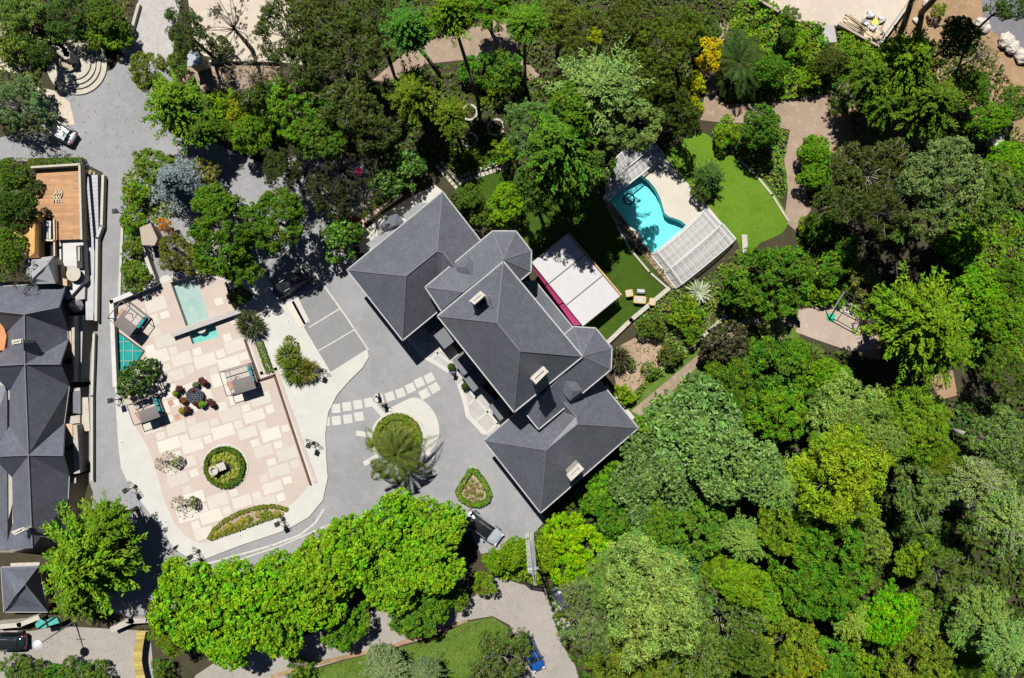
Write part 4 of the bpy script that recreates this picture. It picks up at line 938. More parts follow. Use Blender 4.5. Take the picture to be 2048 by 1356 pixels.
# ---------------------------------------------------------------- vehicles
def loft(secs):
    """secs: list of rings (same length) -> vs, fs"""
    k = len(secs[0]); vs = [p for s_ in secs for p in s_]; fs = []
    for i in range(len(secs) - 1):
        for j in range(k):
            fs.append((i * k + j, i * k + (j + 1) % k, (i + 1) * k + (j + 1) % k, (i + 1) * k + j))
    fs.append(tuple(range(k - 1, -1, -1))); fs.append(tuple((len(secs) - 1) * k + i for i in range(k))); return vs, fs
def car(label, px, py, dx, dy, col, kind='hatch', name='parked_car', roofcol=None, L=4.3, cat='car', group=None):
    """(dx, dy): the way its nose points in the photograph"""
    g = G(px, py); a = math.atan2(-dy, dx); root = thing(name, label, cat, (g.x, g.y, 0.012), group, a); Wd = .9 * L / 4.3 if L < 4.6 else .94
    st = {'hatch': [(-.50, .62, .55, .78), (-.48, .82, .35, .95), (-.40, .94, .28, 1.0), (-.2, 1, .25, 1.0), (.1, 1, .25, .98), (.25, 1, .25, .93), (.38, .96, .25, .84), (.46, .86, .3, .74), (.495, .68, .4, .62), (.5, .6, .45, .55)]}['hatch']
    k = 1.12 if kind == 'suv' else 1.0; secs = []
    for x, w, zl, zt in st:
        w *= Wd; zt *= k
        secs.append([(x * L, -w, zl + .1), (x * L, -w * 1.01, (zl + zt) / 2 + .05), (x * L, -w * .93, zt - .04), (x * L, -w * .6, zt + .02), (x * L, 0, zt + .045), (x * L, w * .6, zt + .02), (x * L, w * .93, zt - .04), (x * L, w * 1.01, (zl + zt) / 2 + .05), (x * L, w, zl + .1), (x * L, w * .8, zl), (x * L, -w * .8, zl)])
    mb = MB(); mb.add(*loft([s_[::-1] for s_ in secs])); b = local(mb, 'body', M['paint'], root, True); b.color = (*col, 1)
    for e in (b,): 
        md = e.modifiers.new('soft', 'SUBSURF'); md.levels = 1; md.render_levels = 1
    rl = -.43 if kind != 'sedan' else -.30
    zr = 1.48 if kind != 'suv' else 1.68; zb = .95 * k
    cb = [(rl, .78, zb, zb), (rl + .05, .76, zb, zr - .16), (rl + .12, .72, zb, zr), (-.05, .72, zb, zr + .03), (.06, .70, zb, zr - .02), (.17, .74, zb, zb + .16), (.24, .78, zb - .03, zb - .02)]
    secs = []
    for x, w, z0_, z1 in cb:
        wt = Wd * w; wb = Wd * .9
        secs.append([(x * L, -wb, z0_), (x * L, -(wt + wb) / 2, (z0_ + z1) / 2), (x * L, -wt, z1 - .02), (x * L, 0, z1 + .02), (x * L, wt, z1 - .02), (x * L, (wt + wb) / 2, (z0_ + z1) / 2), (x * L, wb, z0_)])
    mb = MB(); mb.add(*loft([s_[::-1] for s_ in secs])); local(mb, 'windows', M['carglass'], root, True)
    mb = MB(); xs = [rl * L + .055 * L, rl * L + .13 * L, -.05 * L, .07 * L]; zz = [zr - .09, zr + .01, zr + .045, zr - .0]; top = []
    secs = [[(x, -Wd * .69, z - .03), (x, -Wd * .4, z + .025), (x, 0, z + .04), (x, Wd * .4, z + .025), (x, Wd * .69, z - .03), (x, 0, z - .03)] for x, z in zip(xs, zz)]
    mb.add(*loft([s_[::-1] for s_ in secs])); rf = local(mb, 'roof', M['paint'], root); rf.color = (*(roofcol or col), 1)
    for sx, sy in ((.31, 1), (.31, -1), (-.31, 1), (-.31, -1)):
        mb = MB(); mb.cyl((sx * L, sy * (Wd - .2), .33), (sx * L, sy * (Wd + .01), .33), .33, n=16); wl2 = local(mb, 'wheel', M['rubber'], root)
        mb = MB(); mb.cyl((sx * L, sy * (Wd + .0), .33), (sx * L, sy * (Wd + .025), .33), .2, n=12); local(mb, 'rim', M['silver'], wl2)
    for sy in (1, -1):
        mb = MB(); mb.box((.465 * L, sy * Wd * .66, .68 * k), (.22, .34, .12), -sy * .35); local(mb, 'headlight', M['lampglass'], root)
        mb = MB(); mb.box((-.487 * L, sy * Wd * .66, .78 * k), (.10, .26, .2), 0); local(mb, 'tail_light', M['redlight'], root)
        mb = MB(); mb.box((.15 * L, sy * (Wd + .08), 1.0 * k), (.16, .2, .13), sy * .2); mo = local(mb, 'mirror', M['paint'], root); mo.color = (*col, 1)
        mb = MB(); mb.box((.02, sy * Wd * .62, zr + .05), (L * .36, .035, .04)); local(mb, 'roof_rail', M['silver'], root)
    return root
car('silver hatchback parked in dappled shade beside the round stone steps', 121, 263, -.87, -.5, (.60, .61, .63))
car('black hatchback parked in the shaded parking bay with white lines', 584, 568, -.85, .52, (.015, .015, .02))
car('grey-hooded car with a dark roof, nose out from under the bright green trees', 966, 1052, .80, .60, (.34, .37, .43), 'suv', roofcol=(.012, .012, .014), L=4.7)
car('black estate car cut off by the left edge on the lower road', 19, 1278, -1, .02, (.012, .014, .016), 'suv', L=4.7)
car('small dark car with teal-tinted windscreen backed against the bushes', 1129, 1197, .58, .82, (.05, .05, .075), L=3.9)
car('blue car half hidden under a tree beside the service road', 1063, 1303, .42, .90, (.01, .08, .30), L=4.0)
car('dark blue car at the bottom edge beyond the grass bank', 940, 1366, -.85, .5, (.03, .05, .10), L=4.1)
car('pale car whose roof edge shows at the bottom edge on the service road', 1080, 1374, .9, .35, (.3, .3, .29), L=4.1)

# ---------------------------------------------------------------- lamps and mast
def lantern(px, py, label, az):
    """(px, py): lantern head in the photograph"""
    h = 2.35; t = W(px, py, h); root = thing('garden_lamp', label, 'lamp', (t.x, t.y, .16), 'black square lanterns round the terrace')
    b = Vector((t.x, t.y, .16)); d = Vector((math.cos(az), math.sin(az), 0)); s_ = Vector((-d.y, d.x, 0))
    mb = MB(); mb.lathe(b, [(.20, 0), (.20, .06), (.10, .12), (.05, .25), (.04, 1.9), (.07, 1.95)], 10); mb.build('post', M['black'], root)
    mb = MB(); c = b + Vector((0, 0, 2.15))
    mb.box(c + Vector((0, 0, .28)), (.52, .52, .06), az); mb.box(c + Vector((0, 0, .36)), (.34, .34, .1), az); mb.box(c - Vector((0, 0, .24)), (.34, .34, .05), az)
    for u in (-1, 1):
        for v in (-1, 1): mb.beam(c + (d * u + s_ * v) * .17 - Vector((0, 0, .22)), c + (d * u + s_ * v) * .23 + Vector((0, 0, .27)), .03, .03)
    lt = mb.build('lantern', M['black'], root)
    mb = MB(); mb.box(c, (.30, .30, .42), az); mb.build('lamp_glass', M['lampglass'], lt)
    mb = MB()                                  # wrought iron scroll bracket low on the post
    for sgn in (-1, 1):
        for k, r0 in enumerate((.32, .22, .14)):
            cc = b + s_ * sgn * (.28 + .2 * k) + d * .12 * k + Vector((0, 0, .7 + .25 * k))
            pts = [cc + (s_ * math.cos(R(a_)) * r0 + d * math.sin(R(a_)) * r0) for a_ in range(0, 300, 30)]; mb.tube(pts, .028, .02, 4)
        mb.tube([b + Vector((0, 0, .5)), b + s_ * sgn * .75 + d * .2 + Vector((0, 0, 1.3))], .03, .02, 4)
    mb.build('bracket', M['black'], root)
for q in ((222, 801, 'square black lantern at the kerb below the dark round tree on the left lane', .2), (252, 981, 'square black lantern where the left lane starts to curve', .6), (381, 1114, 'square black lantern at the rounded bottom corner of the terrace', .5),
          (555, 1048, 'square black lantern by the curb below the crescent flower bed', .5), (618, 891, 'square black lantern between the low wall and the courtyard curve', 1.2), (634, 742, 'square black lantern beside the spiky yucca bed near the bays', 1.2), (231, 423, 'small square black lantern on the hedge side of the left lane', .1)):
    lantern(q[0], q[1], q[2], q[3])
g = W(74, 1291, 7.2); lp = thing('street_lamp', 'tall street lamp with a round pale head over the lower road', 'street lamp', (g.x, g.y, 0))
mb = MB(); mb.tube([(g.x, g.y, 0), (g.x, g.y, 7.0)], .09, .05, 8); mb.build('pole', M['silver'], lp)
mb = MB(); mb.lathe((g.x, g.y, 6.9), [(.1, 0), (.5, .12), (.52, .2), (.3, .34), (.05, .42)], 18); mb.build('lamp_head', M['whitemetal'], lp)
mb = MB(); mb.beam((g.x - .5, g.y, 4.2), (g.x + .5, g.y, 4.2), .05, .05); mb.build('crossbar', M['silver'], lp)
g = G(1060, 1066); ms = thing('lattice_mast', 'tall pale lattice mast rising between the hedges at the lower drive', 'mast', (g.x, g.y, 0)); H_ = 19
mb = MB()
for k in range(3):
    a = 2.1 * k; mb.tube([Vector((g.x + .36 * math.cos(a), g.y + .36 * math.sin(a), 0)), Vector((g.x + .26 * math.cos(a), g.y + .26 * math.sin(a), 14)), Vector((g.x + .05 * math.cos(a), g.y + .05 * math.sin(a), H_))], .045, .03, 5)
mb.build('legs', M['whitemetal'], ms)
mb = MB()
for i in range(34):
    z = .4 + i * .45; r_ = .40 - .012 * i * .6
    p = [Vector((g.x + r_ * math.cos(2.1 * k), g.y + r_ * math.sin(2.1 * k), z + .12 * k)) for k in range(3)]
    for k in range(3): mb.beam(p[k], p[(k + 1) % 3] + Vector((0, 0, .22)), .05, .05)
    mb.beam(Vector((g.x - .55, g.y, z)), Vector((g.x + .1, g.y, z)), .05, .05)
mb.build('bracing', M['whitemetal'], ms)
mb = MB()
for i in range(3):
    z = 13.5 + i * .3; mb.beam(Vector((g.x - .5, g.y, z)), Vector((g.x + .5, g.y, z)), .04, .04); mb.box((g.x - .45, g.y + .1, z), (.1, .12, .5), .2 * i)
mb.build('antenna', M['whitemetal'], ms)

# ---------------------------------------------------------------- terrace things
def daybed(px, py, ang, label, w=2.6, L=3.1, h=1.9, half=True, name='daybed'):
    g = G(px, py, .17); root = thing(name, label, 'daybed', g, 'covered wicker daybeds on the terrace', R(ang))
    mb = MB()
    for x in (-L / 2, L / 2):
        for y in (-w / 2, w / 2): mb.beam((x, y, 0), (x, y, h), .07, .07, (1, 0, 0))
    for x in (-L / 2, L / 2): mb.beam((x, -w / 2, h), (x, w / 2, h), .07, .07)
    for y in (-w / 2, w / 2): mb.beam((-L / 2, y, h), (L / 2, y, h), .07, .07)
    for x in (-L * .17,): mb.beam((x, -w / 2, h), (x, w / 2, h), .05, .05)
    local(mb, 'frame', M['wicker'], root)
    mb = MB(); mb.box((0, 0, .18), (L, w, .3)); local(mb, 'base', M['wicker'], root)
    mb = MB(); mb.box((-.15, 0, .40), (L * .86, w * .9, .18)); mt_ = local(mb, 'mattress', M['taupe'], root); bv = mt_.modifiers.new('b', 'BEVEL'); bv.width = .06
    for k in (-1, 1):
        mb = MB(); mb.box((L * .38, k * w * .23, .62), (.38, w * .42, .32), .04 * k); c = local(mb, 'cushion', M['teal'], root); bv = c.modifiers.new('b', 'BEVEL'); bv.width = .1; bv.segments = 3
    mb = MB(); y0, y1 = (-w / 2 - .1, w * .02) if half else (-w / 2 - .1, w / 2 + .1); x0, x1 = -L * .18, L / 2 + .12
    n = 8
    vs = []; fs = []
    for i in range(n + 1):
        y = y0 + (y1 - y0) * i / n; z = h + .08 + .10 * math.sin(math.pi * i / n); vs += [(x0, y, z), (x1, y, z), (x0, y, z - .04), (x1, y, z - .04)]
    for i in range(n): b_ = i * 4; fs += [(b_, b_ + 1, b_ + 5, b_ + 4), (b_ + 2, b_ + 6, b_ + 7, b_ + 3), (b_, b_ + 4, b_ + 6, b_ + 2), (b_ + 1, b_ + 3, b_ + 7, b_ + 5)]
    mb.add(vs, fs); local(mb, 'canopy', M['wicker'], root)
    mb = MB(); mb.box((-L * .42, -w * .1, .55), (.5, .9, .08), .1); mb.tube([(-L * .3, .1, .6), (-L * .1, .45, .62), (0, .1, .6)], .03, .03, 4); local(mb, 'tray', M['terracotta'], root)
    return root
daybed(487, 758, 17, 'wicker daybed with teal cushions beside the low wall', 2.7, 3.2)
daybed(270, 637, -38, 'wicker daybed with a full grey canopy near the white corner wall', 2.4, 3.0, 2.1)
daybed(303, 818, 20, 'wicker daybed tucked under the dark round tree by the lane', 2.3, 2.9)
# skylight
g = G(258, 705, .16); sk = thing('glass_skylight', 'triangular teal glass skylight beside the white wall', 'skylight', g)
mb = MB()
for a, b in zip(GLT, GLT[1:] + GLT[:1]): mb.beam(G(*a, .19), G(*b, .19), .12, .1)
mb.build('frame', M['black'], sk)
mb = MB()
for a, b in (((236, 684), (262, 683)), ((236, 702), (290, 702)), ((236, 722), (277, 722)), ((249, 672), (249, 748)), ((267, 684), (267, 738))): mb.beam(G(*a, .2), G(*b, .2), .06, .04)
mb.build('glazing_bar', M['trim'], sk)
# white walls
def wall(name, label, pts, w, h, mt, z0=.0, cat='wall', capm=None):
    g = G(*pts[0], 0); root = thing(name, label, cat, g); mb = MB()
    for a, b in zip(pts[:-1], pts[1:]):
        p = W(*a, h); q = W(*b, h); d = (q - p).normalized() * w / 2
        mb.beam((p.x - d.x, p.y - d.y, (h + z0) / 2), (q.x + d.x, q.y + d.y, (h + z0) / 2), w, h - z0)
    mb.build('wall_body', M[mt], root)
    if capm:
        mb = MB()
        for a, b in zip(pts[:-1], pts[1:]):
            p = W(*a, h); q = W(*b, h); d = (q - p).normalized() * w / 2
            mb.beam((p.x - d.x, p.y - d.y, h + .03), (q.x + d.x, q.y + d.y, h + .03), w + .08, .07)
        mb.build('coping', M[capm], root)
    return root
wall('corner_wall', 'white parapet wall round the top left corner of the terrace', [(309, 568), (223, 603), (230, 770)], .38, .9, 'white', capm='white')
wall('garden_wall', 'narrow pale wall running down beside the stair to the terrace', [(284, 492), (311, 566)], .30, 1.1, 'stone', capm='kerb')
wall('low_wall', 'low terracotta wall painted dark as its shaded face stepping along the terrace edge', [(451, 566), (471, 620)], .22, .40, 'brown')
wall('low_wall', 'long low wall, shaded side painted brown, stepping in an angle beside the daybed and running down the terrace', [(489, 680), (518, 760), (548, 750), (620, 968)], .20, .42, 'brown')  # stands for the dark shaded side of a pinkish wall, painted brown
wall('low_wall', 'pink rendered kerb just outside the painted shaded side of the long wall', [(503, 682), (523, 746), (551, 738), (630, 962)], .34, .24, 'pinkpave')
wall('water_wall', 'long slanting grey beam wall crossing the two water basins', [(346, 669), (478, 622)], .46, .85, 'palestone', capm='greypave')
wall('ramp_wall', 'long pale wall separating the sunken stair from the left lane', [(206, 352), (203, 452), (194, 476), (192, 640)], .20, .7, 'palestone', capm='kerb')
wall('ramp_wall', 'thin pale wall continuing down the lane past the slate row', [(188, 668), (184, 792), (184, 960)], .16, .5, 'palestone', capm='kerb')
wall('terrace_wall', 'angled cream wall with a brown inner face edging the north terrace', [(718, 468), (728, 458), (722, 446), (800, 388)], .3, 1.0, 'palestone', capm='rust')
wall('dry_wall', 'pale dry-stone wall along the lower edge of the house lawn', [(1336, 578), (1262, 640), (1212, 688)], .45, .45, 'palestone')
wall('dry_wall', 'stone edging wall between the flower strip and the house lawn', [(1236, 455), (1262, 500), (1300, 545), (1338, 578)], .22, .25, 'stone')
wall('dry_wall', 'broken grey stone wall climbing through the shrubs above the lower path', [(1322, 738), (1345, 715), (1362, 706)], .35, .45, 'stone')
wall('dry_wall', 'grey stone wall beside the dark bronze tree', [(1366, 706), (1395, 684), (1418, 662), (1452, 632)], .35, .5, 'stone')
wall('yard_wall', 'pale wall along the right side of the sandy yard', [(1838, -20), (1762, 86)], .22, 1.0, 'kerb')
wall('yard_wall', 'dark-shaded retaining wall along the lower left edge of the sandy yard', [(1520, 0), (1560, 24), (1600, 42)], .25, .8, 'patio')
wall('yard_wall', 'retaining wall below the stacked lumber', [(1680, 48), (1758, 92)], .25, .8, 'patio')
wall('road_wall', 'curved stone wall along the edge of the cobbled road', [(276, 10), (262, 60), (244, 100)], .30, .5, 'palestone')
wall('road_wall', 'pale wall along the top of the stone strip path', [(420, 122), (480, 120), (555, 122)], .22, .6, 'palestone')
wall('boundary_wall', 'cream boundary wall at the bottom left beside the black estate car', [(-10, 1254), (38, 1250), (74, 1236)], .5, 1.5, 'palestone')
wall('gate_wall', 'stone gateway wall under the tip of the big cedar', [(226, 1258), (262, 1242), (300, 1240)], .6, 1.2, 'stone')
wall('hedge_shade_strip', 'thin black strip standing in for the shadow at the foot of the hedge by the service road', [(1025, 1148), (1062, 1176), (1086, 1180)], .2, .8, 'black')  # black strip modelled where only the hedge shadow lies
wall('lawn_edging', 'pale stone edging curving along the pool lawn', [(1478, 318), (1512, 350), (1545, 390), (1576, 440)], .22, .15, 'palestone')
# stair beside the lane
st_ = thing('lane_stair', 'pale stone stair descending beside the left lane', 'stair', G(190, 420)); mb = MB()
for i in range(16):
    y = 352 + i * 7.6; mb.prism([(v.x, v.y) for v in (G(181 - i * .7, y), G(201 - i * .2, y), G(201 - i * .2, y + 7.6), G(181 - i * .7, y + 7.6))], 0, .62 - .035 * i)
mb.prism([(v.x, v.y) for v in (G(170, 474), G(190, 474), G(187, 640), G(172, 640))], 0, .05)
mb.build('steps', M['lightgrey'], st_)
# fountain terrace
ft = thing('round_steps', 'round tiered stone steps with a grotto at the top left', 'steps', G(155, 130)); STEPS.build('tiers', M['palestone'], ft)
gt = thing('stone_grotto', 'grey stone niche sheltering a basin at the top of the round steps', 'grotto', G(140, 125, .68)); mb = MB()
pt = [(118, 118), (116, 108), (128, 100), (142, 103), (156, 118), (158, 128)]
for a, b in zip(pt[:-1], pt[1:]):
    for q in range(3): mb.box(G(*lerp2(a, b, (q + .5) / 3), .68 + .9), (.62, .75, 1.8), random.uniform(0, 1.5))
mb.build('niche', M['stone'], gt)
mb = MB(); mb.tube([G(134, 114, 1.9), G(148, 124, 1.6)], .26, .3, 8); mb.build('statue', M['palestone'], gt)
mb = MB(); mb.lathe(G(146, 130, .68), [(.9, 0), (1.0, .35), (.85, .36), (.8, .2)], 20); mb.build('basin', M['patio'], gt)
# kiosk
kc = W(390, 114, 2.5); ki = thing('white_kiosk', 'small pale blue-white flat-roofed kiosk beside the stone strip path', 'kiosk', (kc.x, kc.y, 0))
mb = MB(); mb.prism([(v.x, v.y) for v in (W(375, 102, 2.5), W(398, 97, 2.5), W(405, 127, 2.5), W(375, 134, 2.5))], 2.4, 2.55, True); mb.build('roof', M['panelroof'], ki)
mb = MB(); mb.prism([(v.x, v.y) for v in (W(378, 105, 2.4), W(396, 100, 2.4), W(402, 124, 2.4), W(378, 130, 2.4))], 0, 2.4); mb.build('wall', M['wallcream'], ki)

# potted plants round the wrought-iron table
tb = thing('garden_table', 'ornate dark wrought-iron table at the centre of the potted plants', 'table', G(395, 790, .17))
mb = MB(); b0 = G(395, 790, .17)
for r_ in (.95, .72, .45, .2): mb.tube([b0 + Vector((r_ * math.cos(a), r_ * .8 * math.sin(a), .74)) for a in [i * math.pi / 10 for i in range(21)]], .03, .03, 4)
for i in range(10):
    a = i * math.pi / 5; mb.tube([b0 + Vector((.1 * math.cos(a), .1 * math.sin(a), .74)), b0 + Vector((.6 * math.cos(a + .3), .5 * math.sin(a + .3), .75)), b0 + Vector((.95 * math.cos(a), .76 * math.sin(a), .74))], .03, .03, 4)
mb.build('tabletop', M['ridge'], tb)
mb = MB(); mb.lathe(b0 + Vector((0, 0, .66)), [(.9, 0), (.9, .05)], 24); mb.build('table_glass', M['carglass'], tb)
for a in (0.6, 2.2, 3.7, 5.3):
    mb = MB(); mb.tube([b0 + Vector((.35 * math.cos(a), .3 * math.sin(a), .7)), b0 + Vector((.65 * math.cos(a), .5 * math.sin(a), 0))], .035, .03, 5); mb.build('leg', M['black'], tb)
rug = sheet('terrace_inlay', [(356, 776), (412, 752), (432, 806), (376, 830)], .168, 'slabs')
def pot(px, py, label, leafc='red', r=.32, h=.55, z=.17, lc=None, n=260, pm='terracotta', cat='potted plant', hh=.5, grp='potted plants round the iron table', ln=.2):
    root = thing('potted_plant', label, cat, G(px, py, z), grp); b = G(px, py, z)
    mb = MB(); mb.lathe(b, [(r * .6, 0), (r * .95, h * .85), (r * 1.08, h * .85), (r * 1.08, h), (r * .85, h), (r * .8, h * .9)], 14); mb.build('pot', M[pm], root)
    rg = np.random.default_rng(int(px * 7 + py)); e = rg.normal(size=(n, 3)); e[:, 2] = abs(e[:, 2]); e = unit(e)
    C = e * np.array([r * 1.35, r * 1.35, hh]) * rg.uniform(.5, 1, (n, 1)) + np.array([0, 0, h]); N = unit(e + np.array([0, 0, .6]) + rg.normal(size=(n, 3)) * .4)
    me = quadmesh('leaves', leaves(C, np.cross(N, rg.normal(size=(n, 3))), N, rg.uniform(.6, 1.2, n) * ln, rg.uniform(.6, 1.2, n) * ln * .6), M['leaf'])
    o = bpy.data.objects.new('leaves', me); COL.objects.link(o); o.parent = root; o.color = (*(lc or (.065, .026, .02)), 1); return root
GR = (.10, .20, .015)
pot(364, 777, 'dark red potted plant at the upper left of the iron table'); pot(357, 786, 'small green potted plant at the far left of the iron table', lc=GR, r=.25)
pot(372, 800, 'brownish potted plant left of the iron table', lc=(.14, .07, .03)); pot(371, 820, 'yellow-green potted plant below the iron table', lc=(.15, .2, .02))
pot(380, 818, 'dark red potted plant below the iron table'); pot(409, 761, 'dark red potted plant at the top right corner by the inlay'); pot(415, 765, 'tall oxblood potted plant at the right of the top corner', hh=.7, r=.26)
pot(397, 769, 'grey-green potted plant above the iron table', lc=(.09, .12, .05), r=.26); pot(425, 803, 'dark red potted plant at the right of the iron table'); pot(431, 808, 'small oxblood potted plant at the far right corner', r=.24, hh=.6)
pot(410, 808, 'bright green potted plant at the lower right of the iron table', lc=GR, r=.3); pot(393, 780, 'red-leaved plant standing at the table top edge', r=.2)
pot(398, 806, 'red-leaved plant at the bottom edge of the iron table', r=.24)
pot(904, 734, 'round dark topiary pot beside the person in blue at the forecourt', lc=(.03, .06, .01), r=.36, h=.6, z=.06, n=600, hh=.55, grp=None, pm='stone', ln=.12)
pot(931, 772, 'dark leafy potted shrub by the band at the forecourt edge', lc=(.025, .05, .01), r=.36, h=.5, z=.06, n=420, hh=.6, grp=None, pm='stone', ln=.15)
pot(742, 884, 'small cream pot at the lip of the roundabout', lc=GR, r=.22, z=.05, grp=None)

# chairs at the table, wrought iron
def person(px, py, label, face, shirt, pants, arm=None, H=1.72, z=.03):
    root = thing('person', label, 'person', G(px, py, z), None, face)
    pts = {}; me = bpy.data.meshes.new('body'); V = []; E = []; Rr = []
    def v(x, y, zz, r, p=None):
        V.append((x, y, zz * H / 1.72)); Rr.append(r); i = len(V) - 1
        if p is not None: E.append((p, i))
        return i
    pel = v(0, 0, .95, .15); wa = v(0, 0, 1.12, .135, pel); ch = v(0, 0, 1.35, .165, wa); nk = v(0, 0, 1.48, .06, ch); hd = v(.02, 0, 1.58, .085, nk); v(.02, 0, 1.68, .07, hd)
    for sg in (1, -1):
        hp = v(0, sg * .1, .88, .10, pel); kn = v(.03 * sg, sg * .11, .5, .065, hp); an_ = v(.02 * sg - .01, sg * .12, .08, .045, kn); v(.16 + .02 * sg, sg * .13, .04, .04, an_)
        sh = v(0, sg * .19, 1.41, .06, ch)
        if arm and sg > 0: el = v(.12, sg * .36, 1.3, .042, sh); wr = v(.34, sg * .42, 1.3, .03, el)
        else: el = v(.02, sg * .25, 1.14, .042, sh); wr = v(.10, sg * .24, .92, .03, el)
        pm = v(V[wr][0] + .06, V[wr][1], V[wr][2] * 1.72 / H - .03, .03, wr)
        for f in range(4): v(V[pm][0] + .07, V[pm][1] + (f - 1.5) * .022, V[pm][2] * 1.72 / H - .03 - .004 * f, .009, pm)
        v(V[pm][0] + .02, V[pm][1] - sg * .05, V[pm][2] * 1.72 / H - .01, .01, pm)
    me.from_pydata(V, E, []); b = bpy.data.objects.new('body', me); COL.objects.link(b); b.parent = root; me.materials.append(M['skin'])
    md = b.modifiers.new('skin', 'SKIN')
    for i, r in enumerate(Rr): me.skin_vertices[0].data[i].radius = (r, r)
    me.skin_vertices[0].data[0].use_root = True
    s2 = b.modifiers.new('s', 'SUBSURF'); s2.levels = 1; s2.render_levels = 2
    k = H / 1.72
    mb = MB(); mb.lathe((0, 0, .90 * k), [(.175, 0), (.16, .18 * k), (.20, .42 * k), (.21, .50 * k), (.10, .57 * k)], 14)
    for sg in (1, -1): mb.cyl((0, sg * .17, 1.42 * k), (.04, sg * .26, 1.18 * k), .085, .065, 10)
    local(mb, 'shirt', M[shirt], root, True)
    mb = MB()
    for sg in (1, -1): mb.tube([(0, sg * .09, .95 * k), (.03 * sg, sg * .11, .5 * k), (.02 * sg, sg * .12, .1)], .125, .075, 10)
    local(mb, 'trousers', M[pants], root, True)
    mb = MB(); mb.ball((0, 0, 1.66 * k), .105, 12, 1.0); local(mb, 'hair', M['hair'], root, True)
    for sg in (1, -1):
        mb = MB(); mb.box((.07 + .02 * sg, sg * .125, .045), (.27, .10, .09)); local(mb, 'shoe', M['rubber'], root)
    return root
person(908, 745, 'person in a blue top and dark trousers standing on the forecourt', -1.0, 'blue', 'darkcloth', z=.06)
person(757, 790, 'person in a white top holding one arm out above the crossing slabs', 2.6, 'whitecloth', 'darkcloth', arm=True)
person(770, 808, 'person in olive clothes standing at the roundabout lip', -.6, 'olive', 'darkcloth', arm=True)

# planters: circular bed, crescent bed, roundabout, kite bed
def tuftbed(root, pts, z, n, seed, cols):
    pass
cb = thing('circular_bed', 'circular flower bed with a clipped hedge ring and stone well on the terrace', 'flower bed', G(452, 933, .16))
mb = MB(); q = [G(*p) for p in ring(452, 933, 46, 48)]; mb.prism([(v.x, v.y) for v in q], .16, .22); mb.build('kerb_ring', M['cream'], cb)
mb = MB(); q = [G(*p) for p in ring(452, 933, 40, 40)]; mb.prism([(v.x, v.y) for v in q], .16, .28); mb.build('soil', M['soil'], cb)
hedge('hedge_ring', None, ring(452, 933, 37, 28)[:-1], .42, .5, (.06, .115, .012), 5, parent=cb, closed=True, z=.2)
rg_ = random.Random(9)
i_ = 0
for k in range(24):
    a = k * 2.39996; r_ = 8 + 22 * math.sqrt((k + .5) / 24)
    x, y = 452 + r_ * math.cos(a), 933 + r_ * math.sin(a)
    if 430 < x < 466 and 925 < y < 946: continue
    me = PROTO['ball'][0][k % 2][0]; o = bpy.data.objects.new('tuft', me); COL.objects.link(o); o.parent = cb; b = G(x, y, .25) - base_of(cb); o.location = b; o.scale = (.44, .44, .45); o.color = (.26, .33, .06, 1); o.rotation_euler.z = k
wlth = thing('stone_well', 'pale stone well head with a pedestal inside the circular bed', 'well', G(436, 938, .28)); b = G(437, 937, .28)
mb = MB(); mb.lathe(b, [(.30, 0), (.30, .3), (.38, .8), (.52, 1.2), (.52, 1.28), (.32, 1.28), (.28, 1.0), (.05, .95)], 20); mb.build('urn', M['palestone'], wlth)
mb = MB(); b = G(450, 930, .28); mb.box(b + Vector((0, 0, .45)), (.8, .7, .9), R(20)); mb.box(b + Vector((0, 0, .95)), (.95, .85, .1), R(20)); mb.build('pedestal', M['palestone'], wlth)
CRB = [(418, 1078), (430, 1055), (450, 1036), (480, 1020), (520, 1009), (550, 1008), (578, 1018), (560, 1030), (520, 1044), (470, 1062)]
crb = thing('crescent_bed', 'crescent-shaped flower bed at the bottom of the terrace', 'flower bed', G(500, 1040, .16)); mb = MB()
mb.prism([(G(*p).x, G(*p).y) for p in CRB], .15, .24); mb.build('soil', M['bedsoil'], crb)
hedge('border', None, [(420, 1076), (432, 1056), (452, 1039), (482, 1024), (520, 1013), (550, 1011), (576, 1018)], .35, .32, (.12, .16, .02), 6, parent=crb, z=.15)
hedge('border', None, [(424, 1076), (470, 1060), (520, 1042), (560, 1028)], .3, .28, (.13, .16, .02), 7, parent=crb, z=.15)
for k in range(24):
    t = rg_.random(); x = 435 + 125 * t; y = 1066 - 40 * math.sin(t * 1.9) + rg_.uniform(-2, 8) * math.sin(math.pi * t)
    o = bpy.data.objects.new('tuft', PROTO['ball'][0][k % 2][0]); COL.objects.link(o); o.parent = crb; o.location = G(x, y, .22) - base_of(crb); s_ = rg_.uniform(.25, .5); o.scale = (s_, s_, s_); o.color = rg_.choice([(.25, .27, .05, 1), (.10, .17, .02, 1), (.2, .22, .04, 1)])
KITE = [(941, 932), (953, 936), (975, 965), (985, 990), (980, 1004), (962, 1013), (940, 1013), (918, 1000), (909, 984)]
kb = thing('kite_bed', 'kite-shaped hedged flower bed in the courtyard beside the south wing', 'flower bed', G(947, 975)); mb = MB(); mb.prism([(G(*p).x, G(*p).y) for p in KITE], 0, .16); mb.build('kerb', M['kerb'], kb)
kin = [(947 + (x - 947) * .9, 976 + (y - 976) * .9) for x, y in KITE]
mb = MB(); mb.prism([(G(*p).x, G(*p).y) for p in kin], 0, .2); mb.build('soil', M['bedsoil'], kb)
hedge('hedge_ring', None, [(947 + (x - 947) * .84, 976 + (y - 976) * .84) for x, y in KITE], .5, .5, (.085, .17, .015), 8, parent=kb, closed=True, z=.1)
